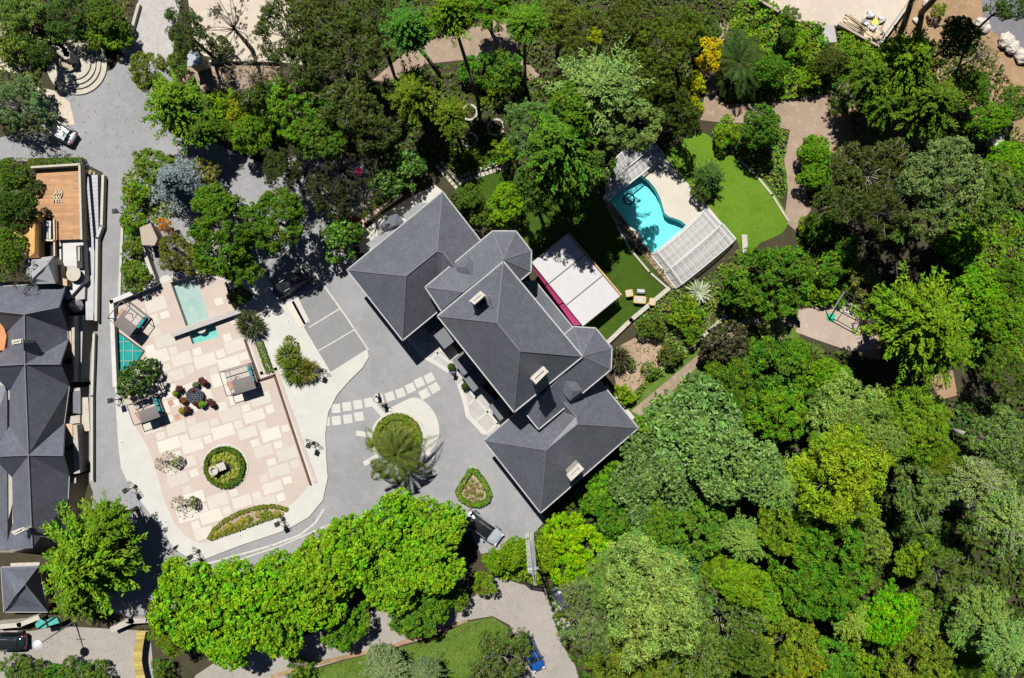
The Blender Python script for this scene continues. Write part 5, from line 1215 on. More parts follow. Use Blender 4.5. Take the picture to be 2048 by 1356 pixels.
for k in range(16):
    a = k * 2.4; r_ = 22 * math.sqrt(k / 16); o = bpy.data.objects.new('tuft', PROTO['ball'][0][k % 2][0]); COL.objects.link(o); o.parent = kb; o.location = G(947 + r_ * math.cos(a), 982 + r_ * math.sin(a), .15) - base_of(kb); s_ = rg_.uniform(.25, .5); o.scale = (s_, s_, s_); o.color = rg_.choice([(.10, .16, .02, 1), (.16, .15, .05, 1)])
rb = thing('roundabout_bed', 'round planted island with a hedge rim in the middle of the courtyard', 'flower bed', G(796, 874)); mb = MB(); mb.prism([(G(*p).x, G(*p).y) for p in ring(796, 874, 50, 48)], .03, .22); mb.build('kerb_ring', M['kerb'], rb)
mb = MB(); mb.prism([(G(*p).x, G(*p).y) for p in ring(796, 874, 47, 48)], .03, .26); mb.build('soil', M['bedsoil'], rb)
hedge('hedge_ring', None, ring(796, 874, 42, 28)[:-1], .6, .45, (.10, .155, .015), 9, parent=rb, closed=True, z=.2)
for k in range(46):
    a = k * 2.4; r_ = 38 * math.sqrt(k / 46); x, y = 796 + r_ * math.cos(a), 874 + r_ * math.sin(a)
    if x > 815 and y < 874 and k % 2: continue
    o = bpy.data.objects.new('tuft', PROTO['ball'][0][k % 2][0]); COL.objects.link(o); o.parent = rb; o.location = G(x, y, .2) - base_of(rb); s_ = rg_.uniform(.35, .75); o.scale = (s_, s_, s_ * .7); o.color = rg_.choice([(.10, .16, .015, 1), (.07, .12, .01, 1), (.14, .17, .03, 1)])
hedge('low_hedge', 'small clipped hedge strip between the upper basin terrace and the palm', [(466, 588), (478, 606)], 1.1, .7, (.09, .13, .015), 10)
hedge('low_hedge', 'narrow green hedge strip outside the low wall near the daybed', [(521, 686), (533, 720), (541, 742)], .75, .6, (.08, .13, .02), 11)
hedge('north_hedge', 'hedge strip above the cream wall of the north terrace', [(716, 452), (756, 402)], .8, .7, (.07, .12, .012), 12)
hedge('deck_hedge', 'clipped hedge along the top of the timber deck', [(70, 329), (172, 327)], .8, 1.2, (.05, .10, .01), 13)
hedge('deck_hedge', 'thin dark hedge strip between the deck parapet and the dry bank', [(171, 340), (172, 474)], .3, .9, (.04, .07, .015), 14)
hedge('stair_verge', 'dry brownish planting strip between the deck and the stair', [(180, 345), (177, 400), (174, 470)], .7, .25, (.20, .17, .07), 15)
sheet('bank_earth', [(172, 338), (190, 344), (180, 476), (168, 478)], .03, 'sand')

# chairs, rocks, rings
def lounge(px, py, ang, label, w, L, mt='wicktan', name='garden_chair', cat='garden chair', back=True, z=.03):
    root = thing(name, label, cat, G(px, py, z), 'cane furniture on the house lawn', R(ang)); mb = MB(); mb.box((0, 0, .25), (w, L, .4)); b = local(mb, 'base', M[mt], root); bv = b.modifiers.new('b', 'BEVEL'); bv.width = .14; bv.segments = 3
    mb = MB(); mb.box((0, .03, .48), (w * .8, L * .72, .14)); c = local(mb, 'cushion', M['palestone'] if mt != 'silver' else M['silver'], root); bv = c.modifiers.new('b', 'BEVEL'); bv.width = .05
    if back:
        mb = MB(); mb.box((0, -L / 2 + .08, .55), (w * .96, .18, .5)); c = local(mb, 'backrest', M[mt], root); bv = c.modifiers.new('b', 'BEVEL'); bv.width = .07
        for s_ in (-1, 1): mb = MB(); mb.box((s_ * (w / 2 - .08), .02, .45), (.16, L * .85, .3)); local(mb, 'armrest', M[mt], root)
lounge(1257, 587, 10, 'round-cornered cane armchair nearest the awning on the house lawn', .82, .80); lounge(1303, 604, -8, 'narrow cane armchair at the stone wall end of the house lawn', .72, .85)
lounge(1278, 600, -4, 'wide cane sofa in the middle of the lawn furniture', 1.35, .85, name='garden_sofa', cat='sofa'); lounge(1281, 583, -3, 'flat grey low table above the cane sofa', .95, .55, 'silver', 'low_table', 'table', False)
def ringbed(px, py, r, label, z=.35):
    root = thing('stone_ring', label, 'planter', G(px, py), 'round stone rings under the tall trees'); mb = MB(); q = [Vector(G(*p)) for p in ring(px, py, r, 28)][:28]; iq = [Vector(G(*p)) for p in ring(px, py, r - 4, 28)][:28]
    for i in range(28): j = (i + 1) % 28; mb.prism([(v.x, v.y) for v in (q[i], q[j], iq[j], iq[i])], 0, z)
    mb.build('rim', M['palestone'], root); mb = MB(); mb.prism([(v.x, v.y) for v in iq], 0, .2); mb.build('soil', M['soil'], root)
ringbed(939, 226, 17, 'pale stone ring planter, uppermost of the three under the tall trees'); ringbed(940, 281, 16, 'reddish stone ring planter above the stepping slabs'); ringbed(992, 256, 18, 'shaded stone ring planter beside the big pale tree')
mb = MB()
for i in range(11):
    t = i / 10; x, y = 924 + 80 * t, 357 - 27 * t
    for k in (-1, 1): mb.box(G(x + k * 1.8, y + k * 5.2, .05), (.36, .44, .04), R(18))
for i in range(7):
    t = i / 6; x, y = 880 + 36 * t, 330 + 40 * t
    for k in (-1, 1): mb.box(G(x + k * 4.6, y - k * 3.8, .05), (.40, .34, .04), R(-48))
o = mb.build('stepping_slabs', M['palestone']); o['kind'] = 'structure'
bs = thing('stone_bench', 'long pale stone bench slab standing on the pool lawn', 'bench', G(1487, 489)); mb = MB(); mb.prism([(v.x, v.y) for v in (G(1481, 470), G(1492, 470), G(1495, 508), G(1484, 509))], .28, .4, True); mb.build('seat', M['palestone'], bs)
for y in (476, 503): mb = MB(); mb.box(G(1487.5, y, .15), (.45, .2, .28)); mb.build('leg', M['stone'], bs)
def rock(px, py, s_, label, mt='rock', seed=0, name='boulder'):
    rg = np.random.default_rng(seed + int(px)); mb = MB(); mb.ball(G(px, py, s_ * .3), s_ * .6, 12, .7)
    mb.v = [(x + (math.sin(x * 7 + seed) + math.cos(y * 9 + z * 5)) * s_ * .07, y + math.sin(z * 9 + x * 5) * s_ * .08, max(0, z + math.cos(x * 6 + y * 4) * s_ * .06)) for x, y, z in mb.v]
    o = mb.build(name, M[mt]); return tag(o, label, 'boulder', 'boulders along the upper road')
for x, y, s_, l in ((2008, 84, 1.5, 'large pale boulder nearest the bend of the upper road'), (2020, 96, 1.4, 'broad pale boulder second along the upper road'), (2032, 106, 1.0, 'small boulder third along the upper road'), (2042, 116, 1.3, 'long grey boulder at the right edge'), (1960, 50, 1.2, 'rounded boulder at the end of the upper road'), (1968, 58, .9, 'small rock touching the rounded boulder by the upper road'), (1830, 42, .6, 'small pale rock on the orange earth'), (1850, 8, .7, 'pale rock at the top edge on the orange earth')): rock(x, y, s_, l)
# pavilion frame on the patio
pv = thing('pavilion_frame', 'black metal pavilion frame over a pale mat on the stone patio', 'pavilion', G(1700, 612)); hp = 2.4
cr = [(1667, 616), (1687, 582), (1722, 598), (1704, 634)]; tp = [W(*c, hp) for c in ((1668, 617), (1689, 583), (1740, 606), (1722, 646))]
mb = MB()
for i in range(4): mb.beam(tp[i], tp[(i + 1) % 4], .09, .09); mb.beam(tp[i], (tp[i].x, tp[i].y, 0), .09, .09, (1, 0, 0))
for i in range(4): mb.beam(tp[i] - Vector((0, 0, .1)), tp[i].lerp(tp[(i + 2) % 4], .22) + Vector((0, 0, .45)), .06, .06)
q = [tp[i].lerp(tp[(i + 2) % 4], .22) + Vector((0, 0, .45)) for i in range(4)]
for i in range(4): mb.beam(q[i], q[(i + 1) % 4], .06, .06)
mb.build('frame', M['black'], pv)
mt_ = thing('garden_mat', 'pale cream mat lying under the pavilion frame', 'mat', G(1700, 612, .03)); mb = MB(); mb.prism([(v.x, v.y) for v in (G(1690, 600), G(1716, 612), G(1704, 634), G(1680, 622))], .035, .06); mb.build('mat_sheet', M['palestone'], mt_)
mb = MB(); mb.beam(tp[0], tp[1], .14, .05); mb.build('canvas_edge', M['awning'], pv)
mb = MB()
rg = random.Random(4)
for k in range(14):
    c = G(1661 + rg.uniform(-5, 6), 635 + rg.uniform(-5, 6), .08 + .05 * rg.random()); mb.box(c, (rg.uniform(.2, .5), rg.uniform(.15, .4), .05), rg.uniform(0, 3))
tag(mb.build('green_cloth', M['greencloth']), 'crumpled bright green cloth lying on the stone patio', 'cloth')

# lumber yard
for k, (x, y, L_, w_, n, l) in enumerate(((1706, 46, 2.4, .16, 7, 'stack of pale planks at the left of the yard debris'), (1712, 54, 2.4, .16, 6, 'stack of grey-brown planks beside the retaining wall'), (1728, 66, 1.8, .2, 5, 'short plank stack at the lower corner of the yard'))):
    root = thing('lumber_stack', l, 'lumber', G(x, y)); rg = random.Random(k)
    mb = MB()
    for i in range(n):
        c = G(x, y, .12 + .1 * (i % 2)); s_ = Vector((math.cos(R(55)), math.sin(R(55)), 0)) * (i - n / 2) * (w_ + .03)
        mb.box(c + s_, (L_ * rg.uniform(.7, 1.1), w_, .07), R(-33) + rg.uniform(-.08, .08))
    mb.build('planks', M['lumber'], root)
for k, (x, y, mt_, s_, l) in enumerate(((1739, 31, 'whitemetal', .9, 'white plastic sack in the yard'), (1762, 40, 'whitemetal', .9, 'grey-white bag beside the yard wall'), (1728, 48, 'silver', .8, 'grey drum with a pale lid in the yard'), (1744, 56, 'awning', .8, 'white rubbish bag beside the yellow sheet'), (1752, 74, 'lumber', .9, 'crate of offcuts at the yard corner'))):
    root = thing('yard_bag' if k != 2 else 'yard_drum', l, 'debris', G(x, y)); mb = MB(); mb.ball(G(x, y, .25), s_ * .5, 9, .7)
    mb.v = [(a + math.sin(b * 9 + c * 4) * .12, b + math.cos(a * 8) * .12, max(.01, c + math.sin(a * 11) * .06)) for a, b, c in mb.v]; mb.build('bag', M[mt_], root)
mb = MB(); rg = random.Random(6)
for k in range(10): mb.box(G(1747 + rg.uniform(-8, 8), 45 + rg.uniform(-4, 5), .1 + .04 * k * .3), (rg.uniform(.3, .7), rg.uniform(.2, .5), .04), rg.uniform(0, 3))
tag(mb.build('yellow_sheet', M['yellow']), 'crumpled yellow-green sheet among the yard debris', 'sheet')
mb = MB()
for k in range(70): mb.box(G(rg.uniform(1700, 1772), rg.uniform(30, 80), .05), (rg.uniform(.1, .5), rg.uniform(.05, .2), .06), rg.uniform(0, 3))
tag(mb.build('rubble', M['lumber']), 'scattered offcuts and rubble on the sandy yard', 'rubble', kind='stuff')
# bottom left
tc = thing('teal_canopy', 'two teal canvas canopies with dark bars beside the boundary wall', 'canopy', G(90, 1243)); 
for pts in ([(70, 1248), (80, 1238), (96, 1246), (92, 1256), (74, 1258)], [(93, 1240), (112, 1232), (118, 1246), (98, 1252)]):
    mb = MB(); mb.prism([(W(*p, 2.2).x, W(*p, 2.2).y) for p in pts], 2.15, 2.2, True); mb.build('canvas', M['tealcanopy'], tc)
mb = MB(); mb.beam(W(74, 1258, 2.3), W(110, 1234, 2.3), .14, .1); mb.beam(W(90, 1238, 2.3), W(96, 1254, 2.3), .1, .1)
for p in ((74, 1257), (96, 1253), (112, 1234)): v = W(*p, 2.2); mb.beam(v, (v.x, v.y, 0), .08, .08, (1, 0, 0))
mb.build('frame', M['black'], tc)
bb = thing('bamboo_screen', 'curving screen of yellow bamboo slats at the bottom left road', 'screen', G(280, 1310)); mb = MB(); mc = []
for i in range(46):
    t = i / 45; x = 283 - 8 * math.sin(t * 2.6) + 12 * max(0, t - .6); y = 1263 + 100 * t; p = W(x - 9, y, 1.2); q = W(x + 9, y - 1, 1.2); mb.beam(p, q, .10, .08); mc.append((x, y))
mb.build('slats', M['bamboo'], bb); mb = MB()
for o_ in (-6, 6): mb.tube([W(x + o_, y, 1.1) for x, y in mc[::5]], .06, .06, 5)
for x, y in mc[::9]:
    for o_ in (-6, 6): v = W(x + o_, y, 1.1); mb.tube([v, Vector((v.x, v.y, 0))], .05, .05, 5)
mb.build('rails', M['bark'], bb)
# ornaments on the deck
orn = thing('coiled_rope', 'pale coiled rope lying on the timber deck', 'rope', W(116, 394, 1.65)); mb = MB(); c = W(116, 394, 1.68)
for k in (-1, 0, 1): mb.tube([c + Vector((k * .28 + .16 * math.cos(a * .8), (a / 3 - 1.2) * .55 * .9, .03 + .01 * k)) for a in range(8)] + [c + Vector((k * .28 + .2 * math.sin(a), .9 - a * .3, .05)) for a in range(6)], .06, .06, 5)
mb.build('rope_coil', M['lumber'], orn)
ot = thing('oval_table', 'cream oval table on a grey rug at the lane end of the white terrace', 'table', W(154, 548, 1.0)); c = W(154, 549, 1.0); mb = MB(); mb.box((c.x - .2, c.y, 1.03), (1.7, 1.9, .04)); mb.build('rug', M['greypave'], ot)
mb = MB(); mb.lathe((c.x, c.y, 1.05), [(.1, 0), (.12, .6), (.75, .62), (.78, .7)], 20); mb.build('tabletop', M['palestone'], ot)
bn = thing('planter_trough', 'dark planter trough on the edge of the white terrace', 'planter', W(158, 508, 1.0)); mb = MB()
mb.prism([(W(x, y, 1.5).x, W(x, y, 1.5).y) for x, y in ((152, 492), (163, 490), (165, 536), (154, 536))], 1.0, 1.5); mb.build('trough', M['black'], bn); mb = MB(); mb.beam(W(158, 494, 1.6), W(158, 522, 1.6), .2, .1); mb.build('lid', M['palestone'], bn)
for x, y, w_, h_, l in ((118, 536, .5, .6, 'white cylindrical pot at the edge of the white terrace'),): 
    r_ = thing('white_pot', l, 'pot', W(x, y, 1.0)); c = W(x, y, 1.0); mb = MB(); mb.lathe(c, [(.2, 0), (.34, .5), (.3, .55), (.2, .4)], 14); mb.build('pot_body', M['whitemetal'], r_)
# drains
for x, y, l in ((245, 884, 'round drain cover on the pavement beside the left lane'), (333, 1043, 'round drain cover near the rounded lower left corner'), (482, 1070, 'round drain cover below the crescent bed'), (578, 643, 'round drain cover near the terrace steps')):
    r_ = thing('drain_cover', l, 'drain cover', G(x, y, .15)); mb = MB(); mb.lathe(G(x, y, .15), [(.26, 0), (.26, .02), (.2, .025)], 16); mb.build('cover', M['whitemetal'], r_)
    mb = MB(); mb.box(G(x, y, .18), (.3, .03, .012), .7); mb.box(G(x, y, .18), (.3, .03, .012), 2.3); mb.build('slot', M['black'], r_)
c = G(404, 659, .2); ff = thing('water_spout', 'small round water spout at the foot of the slanting grey beam', 'fountain', G(404, 659, .16)); mb = MB(); mb.lathe(G(404, 657, .0), [(.5, 0), (.55, .3), (.4, .3)], 16); mb.build('bowl', M['palestone'], ff)

# ---------------------------------------------------------------- pool enclosures
def enclosure(name, label, sects, px0):
    """telescopic glazed shells: each section is (corner a, corner b, corner c, corner d) with a-b and d-c across the pool"""
    g = G(*px0); root = thing(name, label, 'pool cover', (g.x, g.y, .08))
    for si, (a, b, c, d, h, pm) in enumerate(sects):
        def row(u, n=12):
            pa = Vector(G(*lerp2(a, d, u), .08)); pb = Vector(G(*lerp2(b, c, u), .08)); out = []
            for i in range(n + 1):
                t = i / n; z = h * min(1, math.sin(math.pi * min(1, max(0, t))) ** .35 * 1.0) if 0 < t < 1 else 0
                out.append(pa.lerp(pb, t) + Vector((0, 0, z)))
            return out
        r0, r1 = row(.0), row(1.0); mb = MB()
        for i in range(12): mb.add([r0[i], r0[i + 1], r1[i + 1], r1[i]], [(0, 1, 2, 3)])
        sh = mb.build('glazing', M[pm], root)
        mb = MB()
        for u in (0, .5, 1):
            rr = row(u)
            for i in range(12): mb.beam(rr[i], rr[i + 1], .11 if u != .5 else .06, .06)
        for i in (1, 2, 3, 4, 5, 6, 7, 8, 9, 10, 11): mb.beam(r0[i] + Vector((0, 0, .01)), r1[i] + Vector((0, 0, .01)), .05 if i not in (1, 11) else .12, .04)
        mb.beam(r0[0], r1[0], .14, .12); mb.beam(r0[12], r1[12], .14, .12)
        mb.build('frame', M['whitemetal'], root)
enclosure('pool_enclosure', 'white telescopic glazed cover over the lower end of the swimming pool', [((1303, 511), (1412, 416), (1441, 449), (1329, 544), 1.0, 'panelfrost'), ((1329, 546), (1444, 447), (1471, 478), (1351, 577), 1.3, 'panel')], (1385, 495))
enclosure('pool_enclosure', 'shaded telescopic glazed cover over the upper end of the pool, under the big tree', [((1214, 404), (1330, 312), (1312, 290), (1212, 372), 1.0, 'panel'), ((1212, 372), (1312, 290), (1288, 262), (1206, 344), 1.3, 'panel')], (1268, 335))
fl = thing('pool_float', 'round dark float with pale slats drifting in the swimming pool', 'float', G(1258, 398, -.08)); b = G(1258, 398, -.06); mb = MB()
mb.tube([b + Vector((.58 * math.cos(a * .393), .58 * math.sin(a * .393), .05)) for a in range(17)], .09, .09, 7); mb.build('rim', M['black'], fl)
mb = MB()
for k in range(-2, 3): mb.beam(b + Vector((k * .17 - .2, .3, .1)), b + Vector((k * .17 + .15, -.28, .1)), .05, .04)
mb.beam(b + Vector((-.4, -.12, .12)), b + Vector((.35, -.4, .12)), .07, .04); mb.build('slats', M['lightgrey'], fl)
# ---------------------------------------------------------------- ground cover (uncountable low plants)
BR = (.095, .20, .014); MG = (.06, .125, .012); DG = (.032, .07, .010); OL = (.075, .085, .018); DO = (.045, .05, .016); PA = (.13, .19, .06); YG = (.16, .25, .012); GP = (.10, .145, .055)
TP = (PATHR, LAWN, LOWP, PATIO, YARD)
cover('ground_cover', 'bright low leafy cover filling the garden between the upper path and the yard', [(1440, 60), (1480, 0), (1530, 0), (1600, 45), (1645, 50), (1650, 88), (1672, 86), (1676, 55), (1760, 95), (1740, 160), (1690, 160), (1650, 188), (1600, 196), (1520, 206), (1450, 206), (1434, 190), (1440, 130)], 34, .34, .24, (.085, .185, .013), .9, 1, (PATHR,))
cover('ground_cover', 'light green cover between the curved lawn and the brown path', [(1440, 246), (1520, 250), (1576, 262), (1566, 320), (1574, 385), (1562, 400), (1530, 362), (1480, 314), (1432, 282), (1420, 262)], 34, .3, .2, (.10, .185, .025), .7, 2, (PATHR, LAWN))
cover('ground_cover', 'shrubby cover between the pool, the stone wall and the lower path', [(1340, 580), (1400, 560), (1475, 500), (1560, 520), (1600, 600), (1500, 625), (1440, 668), (1390, 700), (1300, 770), (1270, 790), (1235, 770), (1300, 745), (1345, 705), (1330, 690), (1290, 664), (1262, 650)], 34, .28, .19, (.10, .17, .028), .7, 3, (LOWP, [(1222, 700), (1285, 668), (1330, 690), (1345, 705), (1300, 750), (1262, 790), (1232, 770)]))
cover('ground_cover', 'ivy-like bright cover along the right side beyond the patio', [(1590, 470), (1640, 440), (1720, 480), (1700, 560), (1760, 600), (1850, 560), (1900, 440), (1960, 400), (2060, 440), (2060, 720), (1960, 740), (1860, 700), (1740, 640), (1664, 612), (1600, 615), (1600, 540)], 30, .34, .24, (.075, .17, .012), 1.0, 4, (PATIO,))
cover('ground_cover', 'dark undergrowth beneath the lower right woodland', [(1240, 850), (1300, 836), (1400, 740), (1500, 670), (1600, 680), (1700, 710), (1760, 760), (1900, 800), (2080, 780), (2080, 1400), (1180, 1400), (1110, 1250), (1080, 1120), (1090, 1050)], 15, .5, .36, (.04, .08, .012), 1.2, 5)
cover('ground_cover', 'mixed undergrowth at the upper right beneath the conifers', [(1690, 170), (1760, 100), (1840, 130), (1900, 240), (2060, 260), (2060, 440), (1900, 440), (1850, 380), (1720, 440), (1640, 440), (1610, 300), (1660, 300), (1700, 280)], 18, .36, .25, (.06, .13, .012), .9, 6, (PATHR,))
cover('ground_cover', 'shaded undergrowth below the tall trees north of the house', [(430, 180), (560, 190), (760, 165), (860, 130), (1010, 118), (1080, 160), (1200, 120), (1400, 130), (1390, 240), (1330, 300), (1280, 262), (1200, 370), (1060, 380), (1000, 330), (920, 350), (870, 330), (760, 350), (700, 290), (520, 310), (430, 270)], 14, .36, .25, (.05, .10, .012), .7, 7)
cover('ground_cover', 'patchy undergrowth coloured dark for the tree shadow on the orange earth beside the conifers', [(1780, 90), (1840, 60), (1880, 90), (1950, 70), (2000, 130), (2040, 200), (1960, 260), (1880, 240), (1820, 140)], 22, .34, .22, (.05, .085, .014), .6, 17)  # leaf tint kept dark to stand in for tree shadow
cover('ground_cover', 'leafy cover round the ring planters and stepping slabs', [(900, 300), (1000, 290), (1010, 322), (925, 352), (900, 340)], 40, .3, .2, (.09, .18, .014), .5, 8)
cover('ground_cover', 'garden strip planting between the left lane and the narrow stair', [(246, 350), (300, 320), (420, 350), (440, 400), (330, 440), (285, 460), (305, 555), (250, 590), (246, 480)], 40, .26, .18, (.085, .15, .018), .9, 9)
cover('ground_cover', 'mixed low growth under the trees in the top left corner', [(-40, -30), (270, -30), (260, 60), (240, 104), (150, 130), (100, 130), (60, 170), (-40, 200)], 20, .3, .2, (.075, .11, .02), .8, 10)
cover('ground_cover', 'undergrowth along the left edge beside the timber deck', [(-40, 310), (66, 320), (70, 430), (30, 432), (28, 515), (50, 530), (0, 572), (-40, 572)], 26, .3, .2, (.05, .09, .013), .9, 11)
cover('ground_cover', 'yellow-green hedge growth around the lattice mast', [(966, 1112), (1000, 1098), (1062, 1072), (1090, 1040), (1150, 1020), (1180, 1100), (1110, 1150), (1060, 1168), (985, 1148)], 45, .28, .19, (.10, .19, .012), 1.6, 12)
cover('ground_cover', 'grassy tufts on the bank above the bottom edge', [(520, 1400), (590, 1352), (700, 1318), (860, 1280), (935, 1246), (985, 1236), (1016, 1256), (1008, 1290), (970, 1320), (900, 1400)], 40, .24, .05, (.10, .16, .022), .25, 13, mt='needle')
cover('flower_strip', 'low reddish and grey flowers in the bed along the pool wall', [(1203, 398), (1214, 400), (1306, 510), (1348, 570), (1338, 575), (1290, 520), (1240, 452)], 40, .2, .14, (.13, .11, .05), .3, 14, cat='flowers')
cover('sparse_herbs', 'sparse dry herbs on the bare planting bed beside the turret', [(1228, 704), (1285, 672), (1326, 692), (1340, 705), (1300, 745), (1262, 785), (1238, 765)], 9, .2, .12, (.14, .14, .05), .35, 15, cat='herbs')
cover('wall_foot_plants', 'low plants between the planting bed and the lower path', [(1228, 770), (1262, 790), (1300, 750), (1345, 712), (1392, 690), (1300, 765), (1262, 812), (1240, 800)], 44, .26, .18, (.09, .17, .018), .7, 16)
cover('ground_cover', 'shaded low growth along the top edge among the tall trees', [(545, -40), (1500, -40), (1460, 40), (1440, 130), (1400, 130), (1200, 120), (1080, 150), (1035, 105), (1020, 40), (900, 60), (760, 140), (620, 140), (600, 40)], 16, .36, .25, (.05, .09, .014), .8, 21)
cover('ground_cover', 'small plants round the curve between wood and drive', [(420, 185), (560, 190), (560, 300), (520, 320), (450, 290), (410, 240)], 24, .34, .24, (.055, .115, .013), .8, 22)
cover('fallen_leaves', 'fallen leaves scattered over the plaza and the drive under the wood', [(120, 190), (240, 140), (340, 130), (420, 270), (520, 330), (720, 330), (740, 440), (640, 500), (560, 500), (440, 320), (300, 320), (180, 330), (60, 320)], 2.0, .12, .08, (.10, .075, .03), .01, 23, cat='fallen leaves')
cover('fallen_leaves', 'fallen leaves along the lime row and the lower drive', [(200, 1000), (262, 985), (350, 1110), (420, 1125), (650, 1020), (760, 1000), (1050, 1060), (1000, 1110), (900, 1100), (430, 1220), (250, 1240)], 2.0, .12, .08, (.12, .12, .03), .01, 24, cat='fallen leaves')
cover('fallen_leaves', 'fallen leaves and grit along the service road and lower road', [(0, 1262), (300, 1270), (400, 1350), (760, 1240), (1000, 1160), (1110, 1190), (1120, 1280), (1150, 1356), (1020, 1356), (1010, 1240), (700, 1300), (380, 1400), (0, 1356)], 3.0, .10, .07, (.13, .09, .05), .01, 25, cat='fallen leaves')
# ---------------------------------------------------------------- trees, one by one
BL = 'broadleaf_tree'; CN = 'conifer_tree'; SH = 'shrub'
def T(sp, px, py, r, h, tint, label, name=BL, cat=None, **k):
    return tree(sp, px, py, r, h, tint, name, label, cat or {'broadleaf_tree': 'tree', 'conifer_tree': 'conifer', 'shrub': 'shrub', 'palm_tree': 'palm', 'agave': 'agave', 'yucca': 'yucca', 'bare_tree': 'tree'}[name], **k)
# top left
T('sparse', 52, 40, 68, 5, (0.080, 0.147, 0.025), 'olive-green thin tree in the very top left corner', twigs=1)
T('sparse', 128, 30, 50, 5, (0.044, 0.098, 0.019), 'dark grey-green tree above the round stone steps', twigs=1)
T('cloud', 205, 28, 42, 4.5, (0.056, 0.112, 0.014), 'mid green tree between the top edge and the cobbled road')
T('bush', 225, 70, 32, 3, BR, 'bright green shrub against the cobbled road wall', SH)
T('bush', 185, 78, 24, 3, MG, 'mid green shrub just above the grotto', SH)
T('bush', 20, 95, 36, 3, (0.090, 0.150, 0.020), 'bright shrub at the left edge near the top', SH)
T('clumpy', 78, 108, 28, 5, DG, 'dark tree casting shade left of the grotto')
T('sparse', 22, 205, 66, 5.5, (0.080, 0.147, 0.051), 'large greyish olive tree at the left edge above the silver car', twigs=2, bark='palebark')
T('thin', 60, 246, 44, 4.5, (0.080, 0.090, 0.040), 'thin see-through branches of a tree over the silver car', twigs=2)
T('bush', 66, 178, 22, 3, MG, 'small green shrub beside the sandy bank', SH)
T('bush', 20, 350, 34, 3.5, (0.050, 0.110, 0.012), 'bright dark-green shrub at the left edge above the deck', SH)
T('cloud', 22, 420, 44, 6, DG, 'dark tree at the left edge beside the timber deck')
T('bush', 26, 398, 20, 4.5, GP, 'greyish shrub between the dark trees beside the deck', SH)
T('cloud', 10, 495, 36, 6, MG, 'rounded green tree at the left edge beside the timber roof')
T('thin', 40, 545, 34, 5, DO, 'sparse dark tree overhanging the pale garage roof', twigs=1)
T('bush', 60, 372, 20, 3, (0.045, 0.075, 0.015), 'dark shrub column beside the deck', SH)
T('cloud', 1985, -112, 90, 21, (0.050, 0.100, 0.014), 'tall tree whose dark trunk curves in at the top edge right of the yard', base=G(1843, 26))
T('sparse', 1900, -120, 80, 21, (0.043, 0.100, 0.011), 'tall tree whose dark trunk enters at the top edge along the yard wall', base=G(1808, 50))
T('cloud', 1925, 70, 44, 12, (0.050, 0.100, 0.014), 'dark leafy tree shading the orange earth')
# around the plaza
T('clumpy', 290, 138, 42, 5.5, (0.095, 0.138, 0.020), 'olive rounded tree at the plaza corner below the cobbled road')
T('conifer', 350, 212, 82, 9, (0.086, 0.177, 0.016), 'spreading bright green conifer leaning over the plaza', CN)
T('bush', 345, 128, 26, 3.5, MG, 'green shrub beside the white kiosk', SH)
T('conifer', 400, 262, 40, 7, (0.060, 0.123, 0.014), 'darker conifer on the lower side of the plaza conifer', CN)
T('sparse', 372, 62, 50, 9, (0.036, 0.067, 0.012), 'dark open-branched tree beside the cobbled road at the top', twigs=2)
T('thin', 450, 40, 62, 10, DO, 'bare-branched thin tree over the sandy clearing', twigs=3, bark='bark')
T('thin', 490, 150, 52, 9, (0.090, 0.090, 0.030), 'twiggy pale-branched tree over the stone strip path', twigs=3, bark='palebark')
T('bush', 440, 100, 26, 2.5, (0.040, 0.070, 0.012), 'low shrub row behind the kiosk on the clearing edge', SH)
T('bush', 445, 205, 34, 3.5, (0.090, 0.190, 0.012), 'bright green shrub right of the plaza conifer', SH)
T('bush', 470, 225, 26, 3.6, (0.140, 0.190, 0.014), 'yellow-green shrub right of the plaza conifer', SH)
T('cloud', 500, 262, 44, 6, (0.073, 0.156, 0.012), 'rounded mid green tree where the drive dips under the wood')
T('cloud', 440, 258, 24, 4.5, MG, 'small green tree between plaza conifer and the rounded tree')
T('clumpy', 600, 215, 76, 9, (0.069, 0.169, 0.014), 'green maple-like tree in the middle of the northern wood')
T('cloud', 520, 195, 40, 7, (0.045, 0.100, 0.012), 'dark green tree below the stone strip path')
T('cloud', 640, 270, 54, 9, (0.050, 0.112, 0.012), 'dark layered tree south of the maple-like tree')
T('sparse', 560, 60, 62, 11, (0.044, 0.067, 0.012), 'brown-olive tree at the top above the stone strip', twigs=1, bark='palebark')
T('sparse', 640, 35, 66, 12, (0.048, 0.073, 0.013), 'brown-olive tree at the top edge, left of the bright feathery one', twigs=1, bark='palebark')
T('sparse', 610, 125, 58, 11, (0.040, 0.071, 0.013), 'dark brown-green tree just above the maple-like tree', twigs=1, bark='palebark')
T('sparse', 700, 100, 66, 12, (0.046, 0.071, 0.013), 'tall brown-olive tree with pale crooked branches in the northern wood', twigs=2, bark='palebark')
T('sparse', 700, 205, 62, 11, (0.052, 0.080, 0.015), 'brown-leaved tree with exposed pale limbs left of the olive conifer', twigs=3, bark='palebark')
T('sparse', 755, 255, 46, 9, (0.040, 0.067, 0.014), 'small dark brown tree below the one with exposed limbs', twigs=1, bark='palebark')
T('sparse', 740, 25, 52, 12, (0.052, 0.088, 0.014), 'olive tree at the top edge beside the bright feathery crown', twigs=1)
T('conifer', 818, 52, 62, 15, (0.050, 0.153, 0.022), 'tall fresh-green feathery tree leaning over the upper path', CN, base=G(880, 150))
T('conifer', 906, 25, 62, 18, (0.086, 0.170, 0.014), 'tall yellow-green conifer on a long dark trunk at the top edge', CN, base=G(958, 205))
T('clumpy', 978, 8, 50, 8, (0.067, 0.188, 0.013), 'leafy bright tree at the top edge above the upper path')
